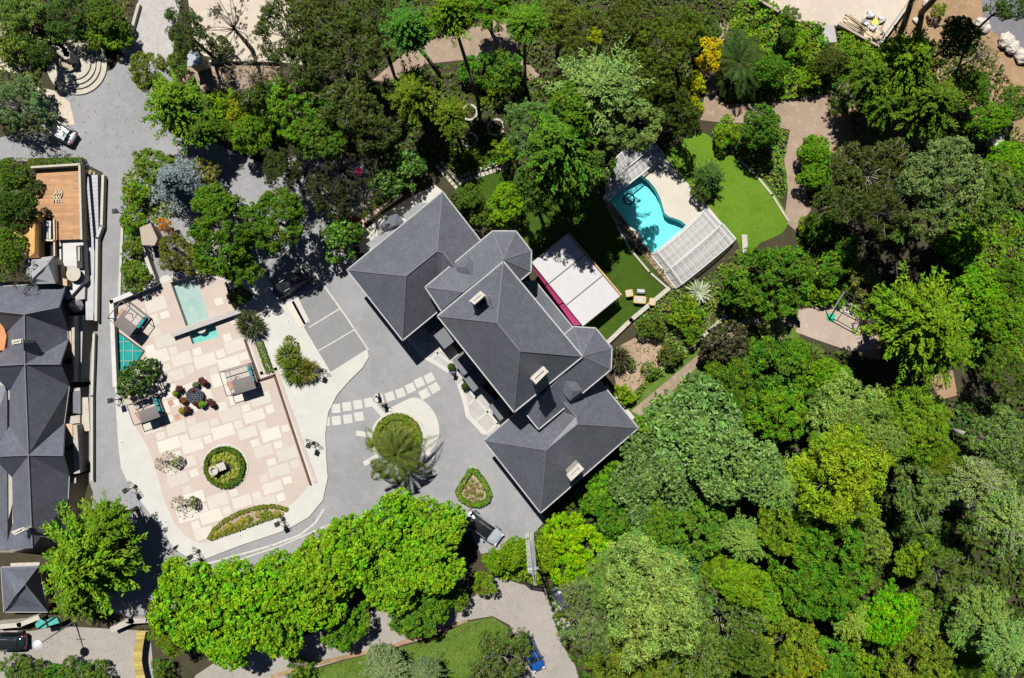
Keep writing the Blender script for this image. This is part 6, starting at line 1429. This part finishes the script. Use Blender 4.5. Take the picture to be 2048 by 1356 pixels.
T('feather', 1050, 42, 56, 16, (0.078, 0.188, 0.018), 'tall soft green feathery tree right of the upper path', CN, base=G(1050, 175))
T('conifer', 826, 185, 66, 11, (0.086, 0.141, 0.014), 'olive conifer with arching tips below the upper path', CN)
T('conifer', 900, 225, 46, 10, (0.086, 0.141, 0.014), 'smaller olive conifer left of the pale ring planter', CN)
T('conifer', 905, 258, 26, 9, (0.081, 0.135, 0.014), 'lowest olive conifer tip just left of the ring planters', CN)
T('bush', 955, 138, 36, 3, (0.045, 0.140, 0.012), 'glossy green laurel below the upper path', SH)
T('bush', 1008, 140, 42, 4.5, (0.050, 0.130, 0.014), 'rounded laurel clump right of the dark trunk', SH)
T('bush', 985, 180, 30, 1.5, (0.110, 0.180, 0.014), 'low bright grass-like shrub between the trunks', SH)
T('sparse', 1125, 40, 54, 11, (0.072, 0.110, 0.013), 'ochre-tinted tree at the top edge right of the feathery tree')
T('sparse', 1180, 70, 60, 12, (0.052, 0.074, 0.009), 'olive-brown tree with a long white limb at the top', twigs=2, bark='palebark')
T('bush', 1190, 68, 16, 12.5, (0.200, 0.280, 0.012), 'small yellow-green clump among the olive-brown trees', SH, trunk=True)
T('sparse', 1260, 40, 64, 12, (0.047, 0.072, 0.009), 'dark olive tree at the top edge, middle of the eastern group')
T('sparse', 1320, 90, 62, 12, (0.065, 0.102, 0.010), 'sunlit olive tree left of the yellow shrub')
T('sparse', 1290, 150, 60, 11, (0.047, 0.078, 0.009), 'dark olive tree behind the big silvery tree')
T('sparse', 1375, 55, 46, 10, (0.052, 0.096, 0.009), 'olive tree at the top near the garden path')
T('sparse', 1350, 215, 54, 9, (0.034, 0.060, 0.008), 'very dark tree between the pool cover and the yellow shrub')
T('bush', 1402, 50, 36, 5, (0.050, 0.100, 0.014), 'round dark green shrub above the yellow shrub', SH)
T('bush', 1425, 92, 24, 5, (0.400, 0.360, 0.010), 'vivid yellow shrub beside the fan palm, upper part', SH)
T('bush', 1418, 122, 24, 4.5, (0.380, 0.330, 0.010), 'vivid yellow shrub beside the fan palm, lower part', SH)
T('bush', 1388, 170, 26, 4.5, (0.220, 0.260, 0.012), 'yellow-green shrub below the vivid yellow ones', SH)
T('bush', 1385, 212, 22, 4, (0.200, 0.260, 0.012), 'yellow-green shrub at the bend of the garden path', SH)
T('feather', 1195, 180, 118, 20, (0.126, 0.213, 0.058), 'very large silvery green tree north of the swimming pool', CN)
T('clumpy', 1250, 235, 70, 18, (0.095, 0.150, 0.035), 'greyish green lobe of foliage right next to the upper pool cover')
T('conifer', 1130, 285, 104, 19, (0.056, 0.135, 0.014), 'large deep green tree between the ring planters and the pool', CN)
T('sparse', 1060, 250, 54, 11, (0.068, 0.147, 0.034), 'grey-green tree at the left flank of the big silvery tree', twigs=1, bark='palebark')
T('cloud', 1150, 205, 46, 20, (0.067, 0.150, 0.014), 'bright green crown on top of the silvery tree')
T('sparse', 1150, 365, 64, 14, (0.040, 0.090, 0.011), 'dark lower tree throwing shade on the house lawn')
T('clumpy', 1010, 405, 42, 5.5, (0.106, 0.237, 0.014), 'bright yellow-green shrub tree between the wing roof and the dark tree')
T('bush', 1005, 298, 28, 4, (0.100, 0.200, 0.015), 'bright shrub above the stepping slabs', SH)
T('bigbush', 812, 340, 40, 4.5, (0.050, 0.120, 0.016), 'glossy broad-leaved shrub above the north terrace', SH)
T('bigbush', 770, 365, 38, 4.5, (0.045, 0.100, 0.014), 'glossy shrub left of the broad-leaved one above the north terrace', SH)
T('bush', 905, 405, 30, 3.5, (0.035, 0.070, 0.012), 'dark shrub at the top corner of the wing roof', SH)
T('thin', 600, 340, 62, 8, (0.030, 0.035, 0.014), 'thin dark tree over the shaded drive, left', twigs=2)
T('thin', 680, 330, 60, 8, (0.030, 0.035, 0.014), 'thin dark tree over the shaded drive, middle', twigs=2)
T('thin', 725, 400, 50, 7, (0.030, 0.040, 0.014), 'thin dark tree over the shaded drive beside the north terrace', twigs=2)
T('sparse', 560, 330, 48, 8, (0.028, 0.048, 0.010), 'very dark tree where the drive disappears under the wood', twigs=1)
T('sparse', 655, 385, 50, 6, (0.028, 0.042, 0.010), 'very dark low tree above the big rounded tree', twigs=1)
T('bush', 716, 344, 8, 5, (0.400, 0.010, 0.060), 'small magenta-flowering shrub in the dark wood', SH)
T('clumpy', 1170, 325, 60, 16, (0.050, 0.100, 0.016), 'dark green tree between the big deep green one and the pool cover')
T('cloud', 1075, 360, 52, 13, (0.045, 0.100, 0.014), 'dark tree above the turret and the house lawn')
T('cloud', 940, 392, 30, 4.5, (0.050, 0.100, 0.012), 'dark green shrub tree right of the wing roof corner')
T('bush', 965, 430, 26, 3.5, (0.045, 0.090, 0.012), 'dark shrub between the wing roof and the yellow-green shrub tree', SH)
T('bush', 1035, 440, 24, 2.5, (0.040, 0.080, 0.012), 'low dark shrub above the turret', SH)
# left garden
T('spruce', 352, 362, 78, 8, (0.140, 0.175, 0.185), 'blue-grey spruce between the drive and the left lane', CN)
T('clumpy', 310, 332, 48, 4.5, (0.092, 0.166, 0.020), 'yellow-green shrub mound above the blue spruce', SH)
T('bush', 405, 345, 34, 4, (0.120, 0.140, 0.030), 'yellowish shrub at the right shoulder of the blue spruce', SH)
T('bush', 265, 385, 28, 3, BR, 'bright green hedge-like shrub beside the left lane, upper', SH)
T('bush', 262, 440, 26, 3, (0.085, 0.185, 0.013), 'bright green hedge-like shrub beside the left lane, middle', SH)
T('bush', 266, 490, 22, 2.5, (0.080, 0.150, 0.020), 'green hedge-like shrub beside the left lane, lower', SH)
T('bush', 328, 452, 16, 2.5, (0.350, 0.170, 0.010), 'orange shrub beside the small stone lodge', SH)
T('bush', 268, 552, 32, 3.2, (0.075, 0.140, 0.014), 'round green shrub outside the white corner wall', SH)
T('sparse', 356, 508, 46, 4, (0.085, 0.102, 0.015), 'olive-brown shrub above the upper water basin', SH)
T('clumpy', 450, 470, 82, 9.5, (0.047, 0.112, 0.009), 'large rounded green tree, left half, above the water basins')
T('clumpy', 550, 440, 66, 10, (0.048, 0.112, 0.009), 'large rounded green tree, right half, beside the shaded drive')
T('clumpy', 470, 530, 48, 7.5, (0.050, 0.117, 0.009), 'lower lobe tree hanging over the basin terrace')
T('cloud', 420, 400, 40, 7, (0.067, 0.156, 0.014), 'small green tree squeezed between the spruce and the rounded tree')
T('bush', 480, 590, 20, 3, (0.045, 0.090, 0.012), 'dark green shrub beside the top of the terrace steps', SH)
T('bigbush', 678, 482, 46, 4.6, (0.055, 0.130, 0.014), 'round glossy citrus tree at the corner of the wing', BL, zsc=1.3)
T('bush', 700, 436, 14, 1.6, (0.200, 0.120, 0.030), 'small reddish shrub above the round citrus tree', SH)
T('bush', 672, 440, 12, 1.6, (0.220, 0.100, 0.030), 'small orange-tipped shrub left of the reddish one', SH)
T('bigbush', 272, 758, 42, 4.2, (0.035, 0.085, 0.010), 'round dark glossy tree beside the left lane on the terrace', BL, zsc=1.3)
T('yucca', 497, 648, 34, 2.6, (0.050, 0.065, 0.020), 'dark spiky palm at the right end of the slanting grey beam', 'yucca', twigs=0)
T('yucca', 590, 740, 36, 2.2, (0.100, 0.160, 0.020), 'spiky green yucca in the white pavement, lower of the pair', 'yucca')
T('yucca', 572, 712, 30, 2.0, (0.130, 0.180, 0.030), 'spiky yellow-green yucca in the white pavement, upper of the pair', 'yucca')
T('yucca', 614, 742, 28, 2.0, (0.150, 0.150, 0.030), 'reddish-tipped yucca at the right of the white pavement clump', 'yucca')
T('ball', 578, 690, 18, 1.2, (0.140, 0.170, 0.050), 'small round pale shrub above the yucca clump', SH)
T('thin', 328, 926, 22, 1.8, (0.140, 0.120, 0.030), 'small ochre shrub upper left of the circular bed', SH, zsc=.9)
T('ball', 350, 922, 12, 1.7, (0.070, 0.110, 0.012), 'small dark round shrub beside the ochre one', SH)
T('thin', 362, 1014, 24, 1.9, (0.130, 0.120, 0.030), 'small ochre shrub near the lower left of the terrace', SH, zsc=.9)
T('ball', 382, 1006, 12, 1.8, (0.060, 0.090, 0.012), 'small dark round shrub at the shoulder of the lower ochre shrub', SH)
T('palm', 788, 912, 104, 7.0, (.06, .085, .016), 'tall palm with drooping fronds in the roundabout', 'palm_tree', cat='palm')
# right garden
T('palmwide', 1480, 120, 92, 4.2, (0.026, 0.050, 0.010), 'large dark fan-shaped palm beside the yellow shrubs', 'palm_tree', cat='palm')
T('cloud', 1545, 135, 36, 5, (0.050, 0.144, 0.012), 'round deep green tree right of the fan palm')
T('bush', 1584, 28, 22, 5, (0.055, 0.120, 0.012), 'column-like green shrub at the edge of the sandy yard', SH)
T('bush', 1578, 60, 20, 4, (0.050, 0.110, 0.012), 'green shrub below the column-like one', SH)
T('cloud', 1662, 120, 34, 4.5, (0.050, 0.075, 0.012), 'round dark brownish tree above the path fork')
T('bush', 1630, 152, 26, 3, BR, 'bright shrub left of the dark brownish tree', SH)
T('bush', 1600, 90, 28, 2.6, BR, 'bright shrub between the yard and the deep green tree', SH)
T('bush', 1690, 168, 22, 3, (0.045, 0.110, 0.012), 'round green shrub right of the path fork, upper', SH)
T('bush', 1676, 208, 20, 3, (0.040, 0.095, 0.012), 'round green shrub right of the path fork, lower', SH)
T('bush', 1705, 100, 30, 3, (0.085, 0.170, 0.014), 'bright shrub below the yard lumber', SH)
T('bush', 1878, 18, 16, 2, (0.100, 0.180, 0.014), 'small bright shrub on the orange earth by the yard wall', SH)
T('cloud', 1526, 250, 40, 6.5, (0.045, 0.119, 0.013), 'upright dark green tree on the lower side of the path')
T('bush', 1456, 262, 30, 3, (0.100, 0.200, 0.014), 'bright shrub at the top of the curved lawn', SH)
T('bush', 1500, 290, 26, 2.4, (0.045, 0.090, 0.012), 'dark shrub between the upright tree and the lawn edge', SH)
T('conifer', 1420, 352, 40, 4.0, (0.045, 0.100, 0.022), 'dark spiky shrub tree standing in the pool lawn', CN)
T('bush', 1404, 385, 20, 2.4, (0.050, 0.080, 0.018), 'olive shrub at the foot of the dark spiky lawn tree', SH)
T('cloud', 1632, 300, 32, 4, (0.067, 0.188, 0.012), 'tall bright hedge tree right of the brown path, upper')
T('cloud', 1634, 350, 30, 4, (0.067, 0.175, 0.012), 'tall bright hedge tree right of the brown path, lower')
T('conifer', 1812, 118, 84, 12, (0.086, 0.164, 0.014), 'broad yellow-green conifer below the sandy yard', CN)
T('conifer', 1745, 150, 58, 10, (0.066, 0.130, 0.013), 'mid green conifer left of the broad yellow-green one', CN)
T('conifer', 1862, 205, 84, 11, (0.066, 0.123, 0.013), 'wide layered dark conifer right of centre at the upper right', CN)
T('conifer', 1770, 205, 56, 9, (0.062, 0.130, 0.013), 'smaller conifer over the bare earth beside the path', CN)
T('sparse', 1755, 345, 78, 9, (0.043, 0.060, 0.012), 'dark olive tree with fine pale twigs right of the hedge trees', twigs=2, bark='palebark')
T('sparse', 1690, 400, 52, 8, (0.043, 0.072, 0.012), 'dark olive tree below the hedge trees', twigs=1, bark='palebark')
T('sparse', 1790, 410, 60, 14, (0.039, 0.054, 0.011), 'dark brown-olive tree above the black shadow', twigs=2, bark='palebark')
T('clumpy', 1900, 350, 78, 17, (0.095, 0.150, 0.045), 'grey-green lumpy tree at the right, above the shadow')
T('clumpy', 1862, 430, 44, 15, (0.078, 0.125, 0.030), 'small grey-green tree with separate tufts below the lumpy one')
T('clumpy', 1990, 380, 60, 14, (0.078, 0.138, 0.025), 'green tree at the right edge beside the lumpy grey-green one')
T('cloud', 1950, 170, 40, 6, (0.050, 0.125, 0.013), 'dark green tree right of the layered conifer')
T('cloud', 1985, 235, 42, 6, (0.067, 0.175, 0.013), 'bright green tree near the right edge, upper')
T('bush', 2035, 200, 34, 5, (0.050, 0.110, 0.013), 'green shrub at the right edge beneath the boulders', SH)
T('thin', 1970, 100, 34, 8, (0.050, 0.090, 0.012), 'thin tree with white bare twigs beside the upper road', twigs=3, bark='palebark')
T('sparse', 2030, 0, 40, 18, (0.039, 0.096, 0.008), 'dark crown of a tall leaning tree at the top right', base=G(1940, 72))
T('agave', 1992, 284, 30, 1.6, (0.300, 0.320, 0.220), 'pale cream agave clump at the right edge below the bright tree', 'agave')
T('cloud', 2020, 320, 40, 6, (0.078, 0.206, 0.012), 'bright leafy tree at the right edge below the pale agave')
T('bush', 1660, 455, 36, 4, (0.040, 0.105, 0.012), 'dark green shrub clump where the brown path ends', SH)
T('bush', 1625, 450, 26, 2.6, (0.080, 0.170, 0.014), 'bright shrub at the very end of the brown path', SH)
T('clumpy', 1545, 560, 82, 8, (0.050, 0.131, 0.012), 'big dense dark green tree right of the lower pool cover')
T('cloud', 1490, 590, 34, 5, (0.056, 0.125, 0.013), 'lower left lobe tree of the dense dark green tree')
T('bush', 1672, 535, 34, 4, (0.055, 0.140, 0.012), 'round glossy shrub above the patio', SH)
T('bush', 1700, 500, 28, 4, (0.040, 0.110, 0.012), 'dark shrub above the round glossy one', SH)
T('bush', 1648, 585, 28, 2.4, BR, 'bright shrub at the top edge of the patio', SH)
T('feather', 1800, 460, 34, 12, (0.077, 0.150, 0.031), 'small pale fan of leaves jutting over the black shadow', CN)
T('conifer', 1850, 640, 118, 17, (0.091, 0.177, 0.013), 'huge bright yellow-green cedar right of the patio', CN)
T('conifer', 1880, 690, 92, 14, (0.076, 0.153, 0.012), 'lower skirt tree of the huge bright cedar', CN)
T('conifer', 1780, 600, 40, 6, (0.086, 0.177, 0.013), 'small bright conifer between the patio and the huge cedar', CN)
T('cloud', 1965, 590, 50, 6, (0.078, 0.213, 0.012), 'leafy bright tree at the right beyond the huge cedar')
T('cloud', 1930, 490, 42, 5, (0.078, 0.213, 0.012), 'bright ivy-covered tree right of the black shadow')
T('cloud', 2010, 640, 48, 7, (0.067, 0.163, 0.012), 'mid green tree at the right edge beside the huge cedar')
T('sparse', 2015, 740, 46, 8, (0.047, 0.096, 0.011), 'dark olive tree at the right edge below the cedar')
T('cloud', 2030, 560, 34, 6, (0.056, 0.138, 0.012), 'dark leafy tree at the right edge')
T('bush', 1730, 560, 34, 3, (0.140, 0.170, 0.040), 'pale yellowish shrub above the pavilion frame', SH)
T('agave', 1400, 584, 34, 1.5, (0.260, 0.300, 0.200), 'large pale striped agave below the pool cover', 'agave')
T('yucca', 1553, 662, 24, 1.8, (0.260, 0.330, 0.120), 'pale yellow yucca below the path, right', 'yucca')
T('yucca', 1540, 648, 18, 1.6, (0.260, 0.330, 0.120), 'pale yellow yucca below the path, upper left', 'yucca')
T('bush', 1372, 628, 38, 2.8, (0.085, 0.175, 0.013), 'bright round shrub above the stone wall', SH)
T('bush', 1390, 660, 26, 3, (0.070, 0.150, 0.013), 'green shrub below the bright round one', SH)
T('bush', 1304, 654, 28, 2.6, (0.060, 0.100, 0.014), 'round olive shrub against the dry-stone wall', SH)
T('bush', 1341, 708, 26, 2.6, (0.050, 0.085, 0.013), 'round dark shrub near the lower path', SH)
T('ball', 1303, 740, 17, 1.8, (0.050, 0.120, 0.010), 'clipped green ball shrub beside the bare bed', SH)
T('ball', 1266, 728, 12, 1.1, (0.050, 0.110, 0.012), 'small clipped ball shrub in the bare bed', SH)
T('yucca', 1236, 716, 32, 2.6, (0.050, 0.055, 0.020), 'dark spiky dracaena against the turret', 'yucca')
T('bush', 1246, 788, 24, 2, BR, 'bright shrub at the corner of the south wing', SH)
T('bigbush', 1452, 690, 50, 6, (0.035, 0.035, 0.014), 'dark bronze glossy tree beside the lower path', BL, zsc=1.2)
T('bigbush', 1425, 705, 26, 4, (0.030, 0.030, 0.012), 'dark bronze offshoot tree at the lower path', BL)
# woodland below right
T('clumpy', 1530, 760, 84, 9, (0.062, 0.144, 0.013), 'rounded mid green tree south of the lower path')
T('clumpy', 1465, 775, 60, 8, (0.067, 0.150, 0.013), 'rounded green tree left of it on the lower path slope')
T('clumpy', 1420, 790, 40, 7, (0.056, 0.138, 0.013), 'smaller green tree next to the lower path')
T('yucca', 1625, 712, 30, 4, (0.100, 0.150, 0.030), 'spiky green yucca tree below the patio', 'yucca')
T('cloud', 1590, 715, 36, 5, (0.056, 0.163, 0.012), 'deep green tree left of the spiky yucca')
T('cloud', 1660, 760, 44, 6, (0.078, 0.194, 0.012), 'bright green tree below the patio corner')
T('conifer', 1650, 800, 46, 8, (0.050, 0.100, 0.015), 'dark fuzzy conifer above the silvery green tree', CN)
T('clumpy', 1560, 830, 60, 9, (0.062, 0.163, 0.012), 'leafy green tree above the big magnolia')
T('big', 1400, 880, 108, 10, (0.072, 0.150, 0.034), 'big magnolia-like tree with large pale-backed leaves')
T('big', 1475, 935, 80, 10, (0.072, 0.150, 0.034), 'second magnolia-like tree to the lower right of the big one')
T('big', 1310, 960, 84, 9, (0.072, 0.150, 0.034), 'magnolia-like tree nearest the south wing eaves')
T('big', 1390, 1000, 72, 9, (0.072, 0.150, 0.034), 'magnolia-like tree at the bottom of the glossy group')
T('cloud', 1310, 880, 50, 7, (0.062, 0.175, 0.012), 'leafy green tree where the lower path meets the south wing')
T('cloud', 1225, 975, 48, 5, (0.067, 0.181, 0.013), 'green tree along the south-east eaves')
T('cloud', 1240, 1040, 46, 6, (0.050, 0.138, 0.013), 'deep green tree left of the magnolia group')
T('cloud', 1330, 1060, 48, 8, (0.056, 0.150, 0.014), 'dark green tree below the magnolia group')
T('cloud', 1185, 1000, 34, 4, (0.056, 0.150, 0.012), 'small green tree at the bottom corner of the south wing')
T('fine', 1700, 820, 76, 11, (0.131, 0.236, 0.049), 'silvery green soft tree below the patio')
T('fine', 1660, 850, 50, 10, (0.121, 0.223, 0.045), 'silvery green lobe tree left of the soft tree')
T('fine', 1755, 870, 60, 11, (0.126, 0.230, 0.045), 'silvery green lobe tree right of the soft tree')
T('fine', 1830, 860, 76, 11, (0.087, 0.177, 0.016), 'yellow-green soft tree beside the silvery one')
T('fine', 1880, 920, 44, 9, (0.087, 0.172, 0.015), 'yellow-green tree at the edge of the black hollow')
T('fine', 1693, 955, 96, 13, (.125, .205, .016), 'vivid yellow-green flat-topped tree in the middle of the woodland')
T('fine', 1640, 920, 44, 11, (0.105, 0.215, 0.014), 'vivid yellow-green lobe at the upper left of the flat-topped tree')
T('feather', 1565, 970, 68, 13, (0.126, 0.237, 0.051), 'pale feathery tree with radiating sprays left of the vivid one', CN)
T('feather', 1490, 1080, 66, 12, (0.115, 0.219, 0.043), 'pale feathery tree spreading to the left above the dark clumps', CN)
T('clumpy', 1600, 1110, 72, 10, (0.067, 0.163, 0.012), 'lumpy dark green tree below the feathery pair')
T('clumpy', 1680, 1120, 72, 10, (0.062, 0.150, 0.012), 'lumpy dark green tree right of the other lumpy one')
T('clumpy', 1650, 1190, 66, 10, (0.056, 0.150, 0.012), 'lumpy dark green tree above the pale starry conifer')
T('clumpy', 1740, 1080, 48, 9, (0.090, 0.163, 0.025), 'olive lumpy tree under the vivid flat-topped one')
T('clumpy', 1560, 1060, 44, 9, (0.078, 0.156, 0.012), 'small olive-green clump between the feathery trees')
T('sparse', 1855, 990, 62, 10, (0.073, 0.144, 0.030), 'greyish twiggy tree beside the vivid flat-topped one', twigs=1, bark='palebark')
T('sparse', 1850, 1080, 56, 9, (0.069, 0.132, 0.023), 'grey-green tree below the greyish twiggy one', twigs=1)
T('cloud', 1840, 1120, 40, 7, (0.101, 0.213, 0.014), 'bright green small tree in the lower right woodland')
T('feather', 1960, 960, 76, 14, (0.115, 0.181, 0.058), 'grey-green tree with long bare white branches at the right', CN, twigs=3, bark='palebark')
T('feather', 2020, 1040, 84, 13, (0.115, 0.188, 0.047), 'grey-green feathery tree at the right edge', CN, twigs=2, bark='palebark')
T('sparse', 2010, 880, 62, 11, (0.077, 0.132, 0.030), 'twiggy tree at the right edge above the bare-branched one', twigs=3, bark='palebark')
T('feather', 1975, 1235, 84, 14, (0.106, 0.206, 0.047), 'blue-green feathery conifer in the lower right corner', CN)
T('feather', 2020, 1290, 64, 13, (0.115, 0.225, 0.058), 'palest blue-green feathery conifer at the right edge', CN)
T('feather', 1925, 1262, 44, 11, (0.096, 0.200, 0.039), 'small feathery conifer left of the blue-green one', CN)
T('cloud', 1785, 1235, 56, 9, (0.056, 0.200, 0.010), 'vivid pure green rounded tree in the lower right woodland')
T('feather', 1705, 1240, 64, 12, (0.163, 0.263, 0.039), 'pale starry conifer with pointed arms', CN)
T('sparse', 1860, 1230, 60, 9, (0.069, 0.156, 0.020), 'twig-laced green tree right of the vivid pure green one', twigs=2, bark='palebark')
T('sparse', 1900, 1150, 54, 9, (0.060, 0.102, 0.016), 'brownish tree above the blue-green conifer', twigs=2, bark='palebark')
T('clumpy', 1850, 1320, 64, 8, (0.110, 0.184, 0.020), 'yellow-olive tree at the bottom edge in the lower right')
T('clumpy', 1760, 1325, 56, 8, (0.101, 0.188, 0.014), 'green tree at the bottom edge below the vivid rounded one')
T('clumpy', 1670, 1330, 50, 8, (0.056, 0.138, 0.013), 'dark green tree at the bottom edge below the starry conifer')
T('clumpy', 1580, 1290, 66, 9, (0.097, 0.148, 0.014), 'ochre-green tree near the bottom edge')
T('clumpy', 1600, 1340, 50, 9, (0.110, 0.155, 0.012), 'ochre tree at the bottom edge')
T('clumpy', 1940, 1345, 56, 9, (0.078, 0.163, 0.014), 'green tree at the bottom edge beneath the blue-green conifer')
T('sparse', 1450, 1240, 80, 10, (0.073, 0.132, 0.023), 'large twiggy grey-green tree with white sprays near the bottom', twigs=3, bark='palebark')
T('sparse', 1410, 1320, 62, 9, (0.073, 0.132, 0.020), 'twiggy olive tree at the bottom edge', twigs=2, bark='palebark')
T('sparse', 1510, 1310, 54, 9, (0.065, 0.132, 0.016), 'dark twiggy tree at the bottom edge beside the ochre one', twigs=1)
T('fine', 1310, 1220, 106, 13, (0.136, 0.249, 0.056), 'very large pale sage-green rounded tree near the bottom')
T('fine', 1290, 1110, 66, 11, (0.116, 0.210, 0.045), 'sage-green tree just above the very large pale one')
T('fine', 1225, 1160, 52, 10, (0.111, 0.204, 0.041), 'sage-green tree to the upper left of the very large pale one')
T('fine', 1360, 1140, 50, 10, (0.106, 0.210, 0.053), 'bluish sage tree to the upper right of the very large pale one')
T('clumpy', 1400, 1060, 56, 8, (0.067, 0.163, 0.018), 'leafy green tree between the magnolias and the sage trees')
T('fine', 1435, 1150, 44, 9, (0.114, 0.204, 0.014), 'yellow-green soft tree right of the sage trees')
T('fine', 1490, 1170, 48, 9, (0.096, 0.194, 0.014), 'second yellow-green soft tree right of the sage trees')
T('cloud', 1530, 1205, 44, 9, (0.067, 0.169, 0.014), 'green tree between the twiggy tree and the lumpy ones')
T('sparse', 1180, 1255, 66, 8, (0.086, 0.138, 0.037), 'grey twiggy tree beside the service road', twigs=4, bark='palebark')
T('sparse', 1165, 1200, 44, 6, (0.095, 0.144, 0.043), 'bare grey twiggy bush reaching over the teal-windowed car', twigs=4, bark='palebark')
T('cloud', 1225, 1270, 26, 6, (0.112, 0.250, 0.012), 'small bright tree between the twiggy tree and the sage tree')
T('fine', 1250, 1335, 70, 8, (0.092, 0.162, 0.018), 'olive-yellow tree at the bottom edge right of the service road')
T('fine', 1330, 1345, 52, 8, (0.087, 0.150, 0.020), 'olive-yellow tree at the bottom edge, right of the other')
T('clumpy', 1180, 1105, 50, 5, (0.147, 0.309, 0.010), 'brilliant yellow-green tree beside the lattice mast, right')
T('clumpy', 1130, 1065, 46, 5, (0.138, 0.296, 0.010), 'brilliant yellow-green tree below the south wing corner')
T('clumpy', 1140, 1140, 42, 4.5, (0.120, 0.285, 0.010), 'brilliant green tree above the teal-windowed car')
T('cloud', 1150, 1178, 30, 3, (0.067, 0.175, 0.012), 'green shrub behind the teal-windowed car', SH)
T('cloud', 1085, 1108, 36, 4.5, (0.101, 0.188, 0.012), 'green hedge tree right of the lattice mast base')
T('cloud', 1030, 1110, 38, 4.5, (0.095, 0.188, 0.012), 'green hedge tree left of the lattice mast')
T('cloud', 990, 1125, 26, 3.5, (0.084, 0.188, 0.012), 'small hedge tree at the left end by the service road')
T('bush', 968, 1170, 25, 4, (0.085, 0.155, 0.012), 'round green shrub at the throat of the service road', SH)
# the bright row along the bottom
BRG = (.104, .24, .016)
for x, y, r, h, l in ((392, 1205, 92, 9, 'bright lime tree at the lower left end of the long row'), (355, 1150, 50, 7, 'bright lime tree reaching the lane at the left of the row'), (480, 1170, 84, 9.5, 'bright lime tree, second large crown from the left of the row'), (450, 1265, 56, 8, 'bright lime tree hanging over the pale road at the bottom'), (545, 1240, 70, 8.5, 'bright lime tree with the deepest scalloped lower edge'), (570, 1140, 70, 9, 'bright lime tree, upper middle of the row left of centre'),
                      (640, 1130, 76, 9.5, 'bright lime tree in the middle of the long row'), (640, 1195, 56, 8, 'bright lime tree on the lower side of the middle of the row'), (715, 1085, 76, 10, 'bright lime tree touching the lane line right of centre'), (775, 1150, 66, 9, 'bright lime tree on the lower side right of centre'), (790, 1045, 74, 10, 'bright lime tree with the highest crown near the roundabout'), (856, 1048, 70, 10, 'bright lime tree beside the kite-shaped bed'), (868, 1128, 60, 9.5, 'bright lime tree over the dark-roofed car'), (830, 1110, 56, 9.5, 'bright lime tree filling the right end of the row')):
    T('lime', x, y + (20 if x < 700 else 16 if x < 820 else 8), r * 1.07, h, (BRG[0] * random.uniform(.9, 1.1), BRG[1] * random.uniform(.92, 1.08), BRG[2]), l, group='bright lime trees in the long row')
T('fine', 335, 1265, 50, 6, (0.096, 0.162, 0.014), 'olive-yellow conifer-like tree at the left end of the lime row', CN)
T('bush', 308, 1222, 20, 3, (0.075, 0.110, 0.014), 'small olive shrub beside the gateway wall', SH)
T('clumpy', 688, 1258, 50, 5, (0.062, 0.163, 0.012), 'round dark green tree on the road side of the lime row')
T('clumpy', 838, 1225, 66, 6, (0.056, 0.144, 0.012), 'wide dark green tree below the right end of the lime row')
T('bush', 915, 1200, 24, 4, (0.060, 0.130, 0.012), 'small green shrub beside the wide dark green tree', SH)
T('feather', 770, 1335, 66, 6, (0.123, 0.175, 0.075), 'bluish feathery tree at the bottom edge on the grass bank', CN)
T('feather', 850, 1345, 46, 5, (0.101, 0.150, 0.060), 'small bluish feathery tree right of the other on the bank', CN)
T('sparse', 1000, 1325, 64, 7, (0.060, 0.102, 0.019), 'dark olive tree at the bottom edge beside the blue car', twigs=2, bark='palebark')
T('bush', 600, 1345, 34, 2.2, (0.060, 0.130, 0.014), 'green shrub at the bottom edge left on the grass bank', SH)
T('conifer', 178, 1118, 128, 11, (0.095, 0.194, 0.016), 'large spreading yellow-green cedar over the slate row and lane', CN)
T('conifer', 210, 1045, 62, 9, (0.091, 0.182, 0.016), 'upper cedar crown reaching over the left lane', CN)
T('conifer', 150, 1200, 60, 7, (0.081, 0.153, 0.016), 'lower cedar crown over the bottom lodge', CN)
for x, y, r, l in ((25, 1335, 26, 'leafy bush in the bottom left corner'), (62, 1342, 26, 'leafy bush second from the bottom left corner'), (100, 1356, 28, 'bright leafy bush at the bottom edge near the corner'), (140, 1338, 24, 'leafy bush below the street lamp shadow'), (188, 1350, 30, 'leafy bush at the bottom edge right of the others'), (322, 1345, 24, 'yellowish bush beside the bamboo screen')):
    T('bush', x, y, r, 2.6, (.06, .12, .018) if r != 28 else (.05, .16, .014), l, SH)
print('trees', count[0])
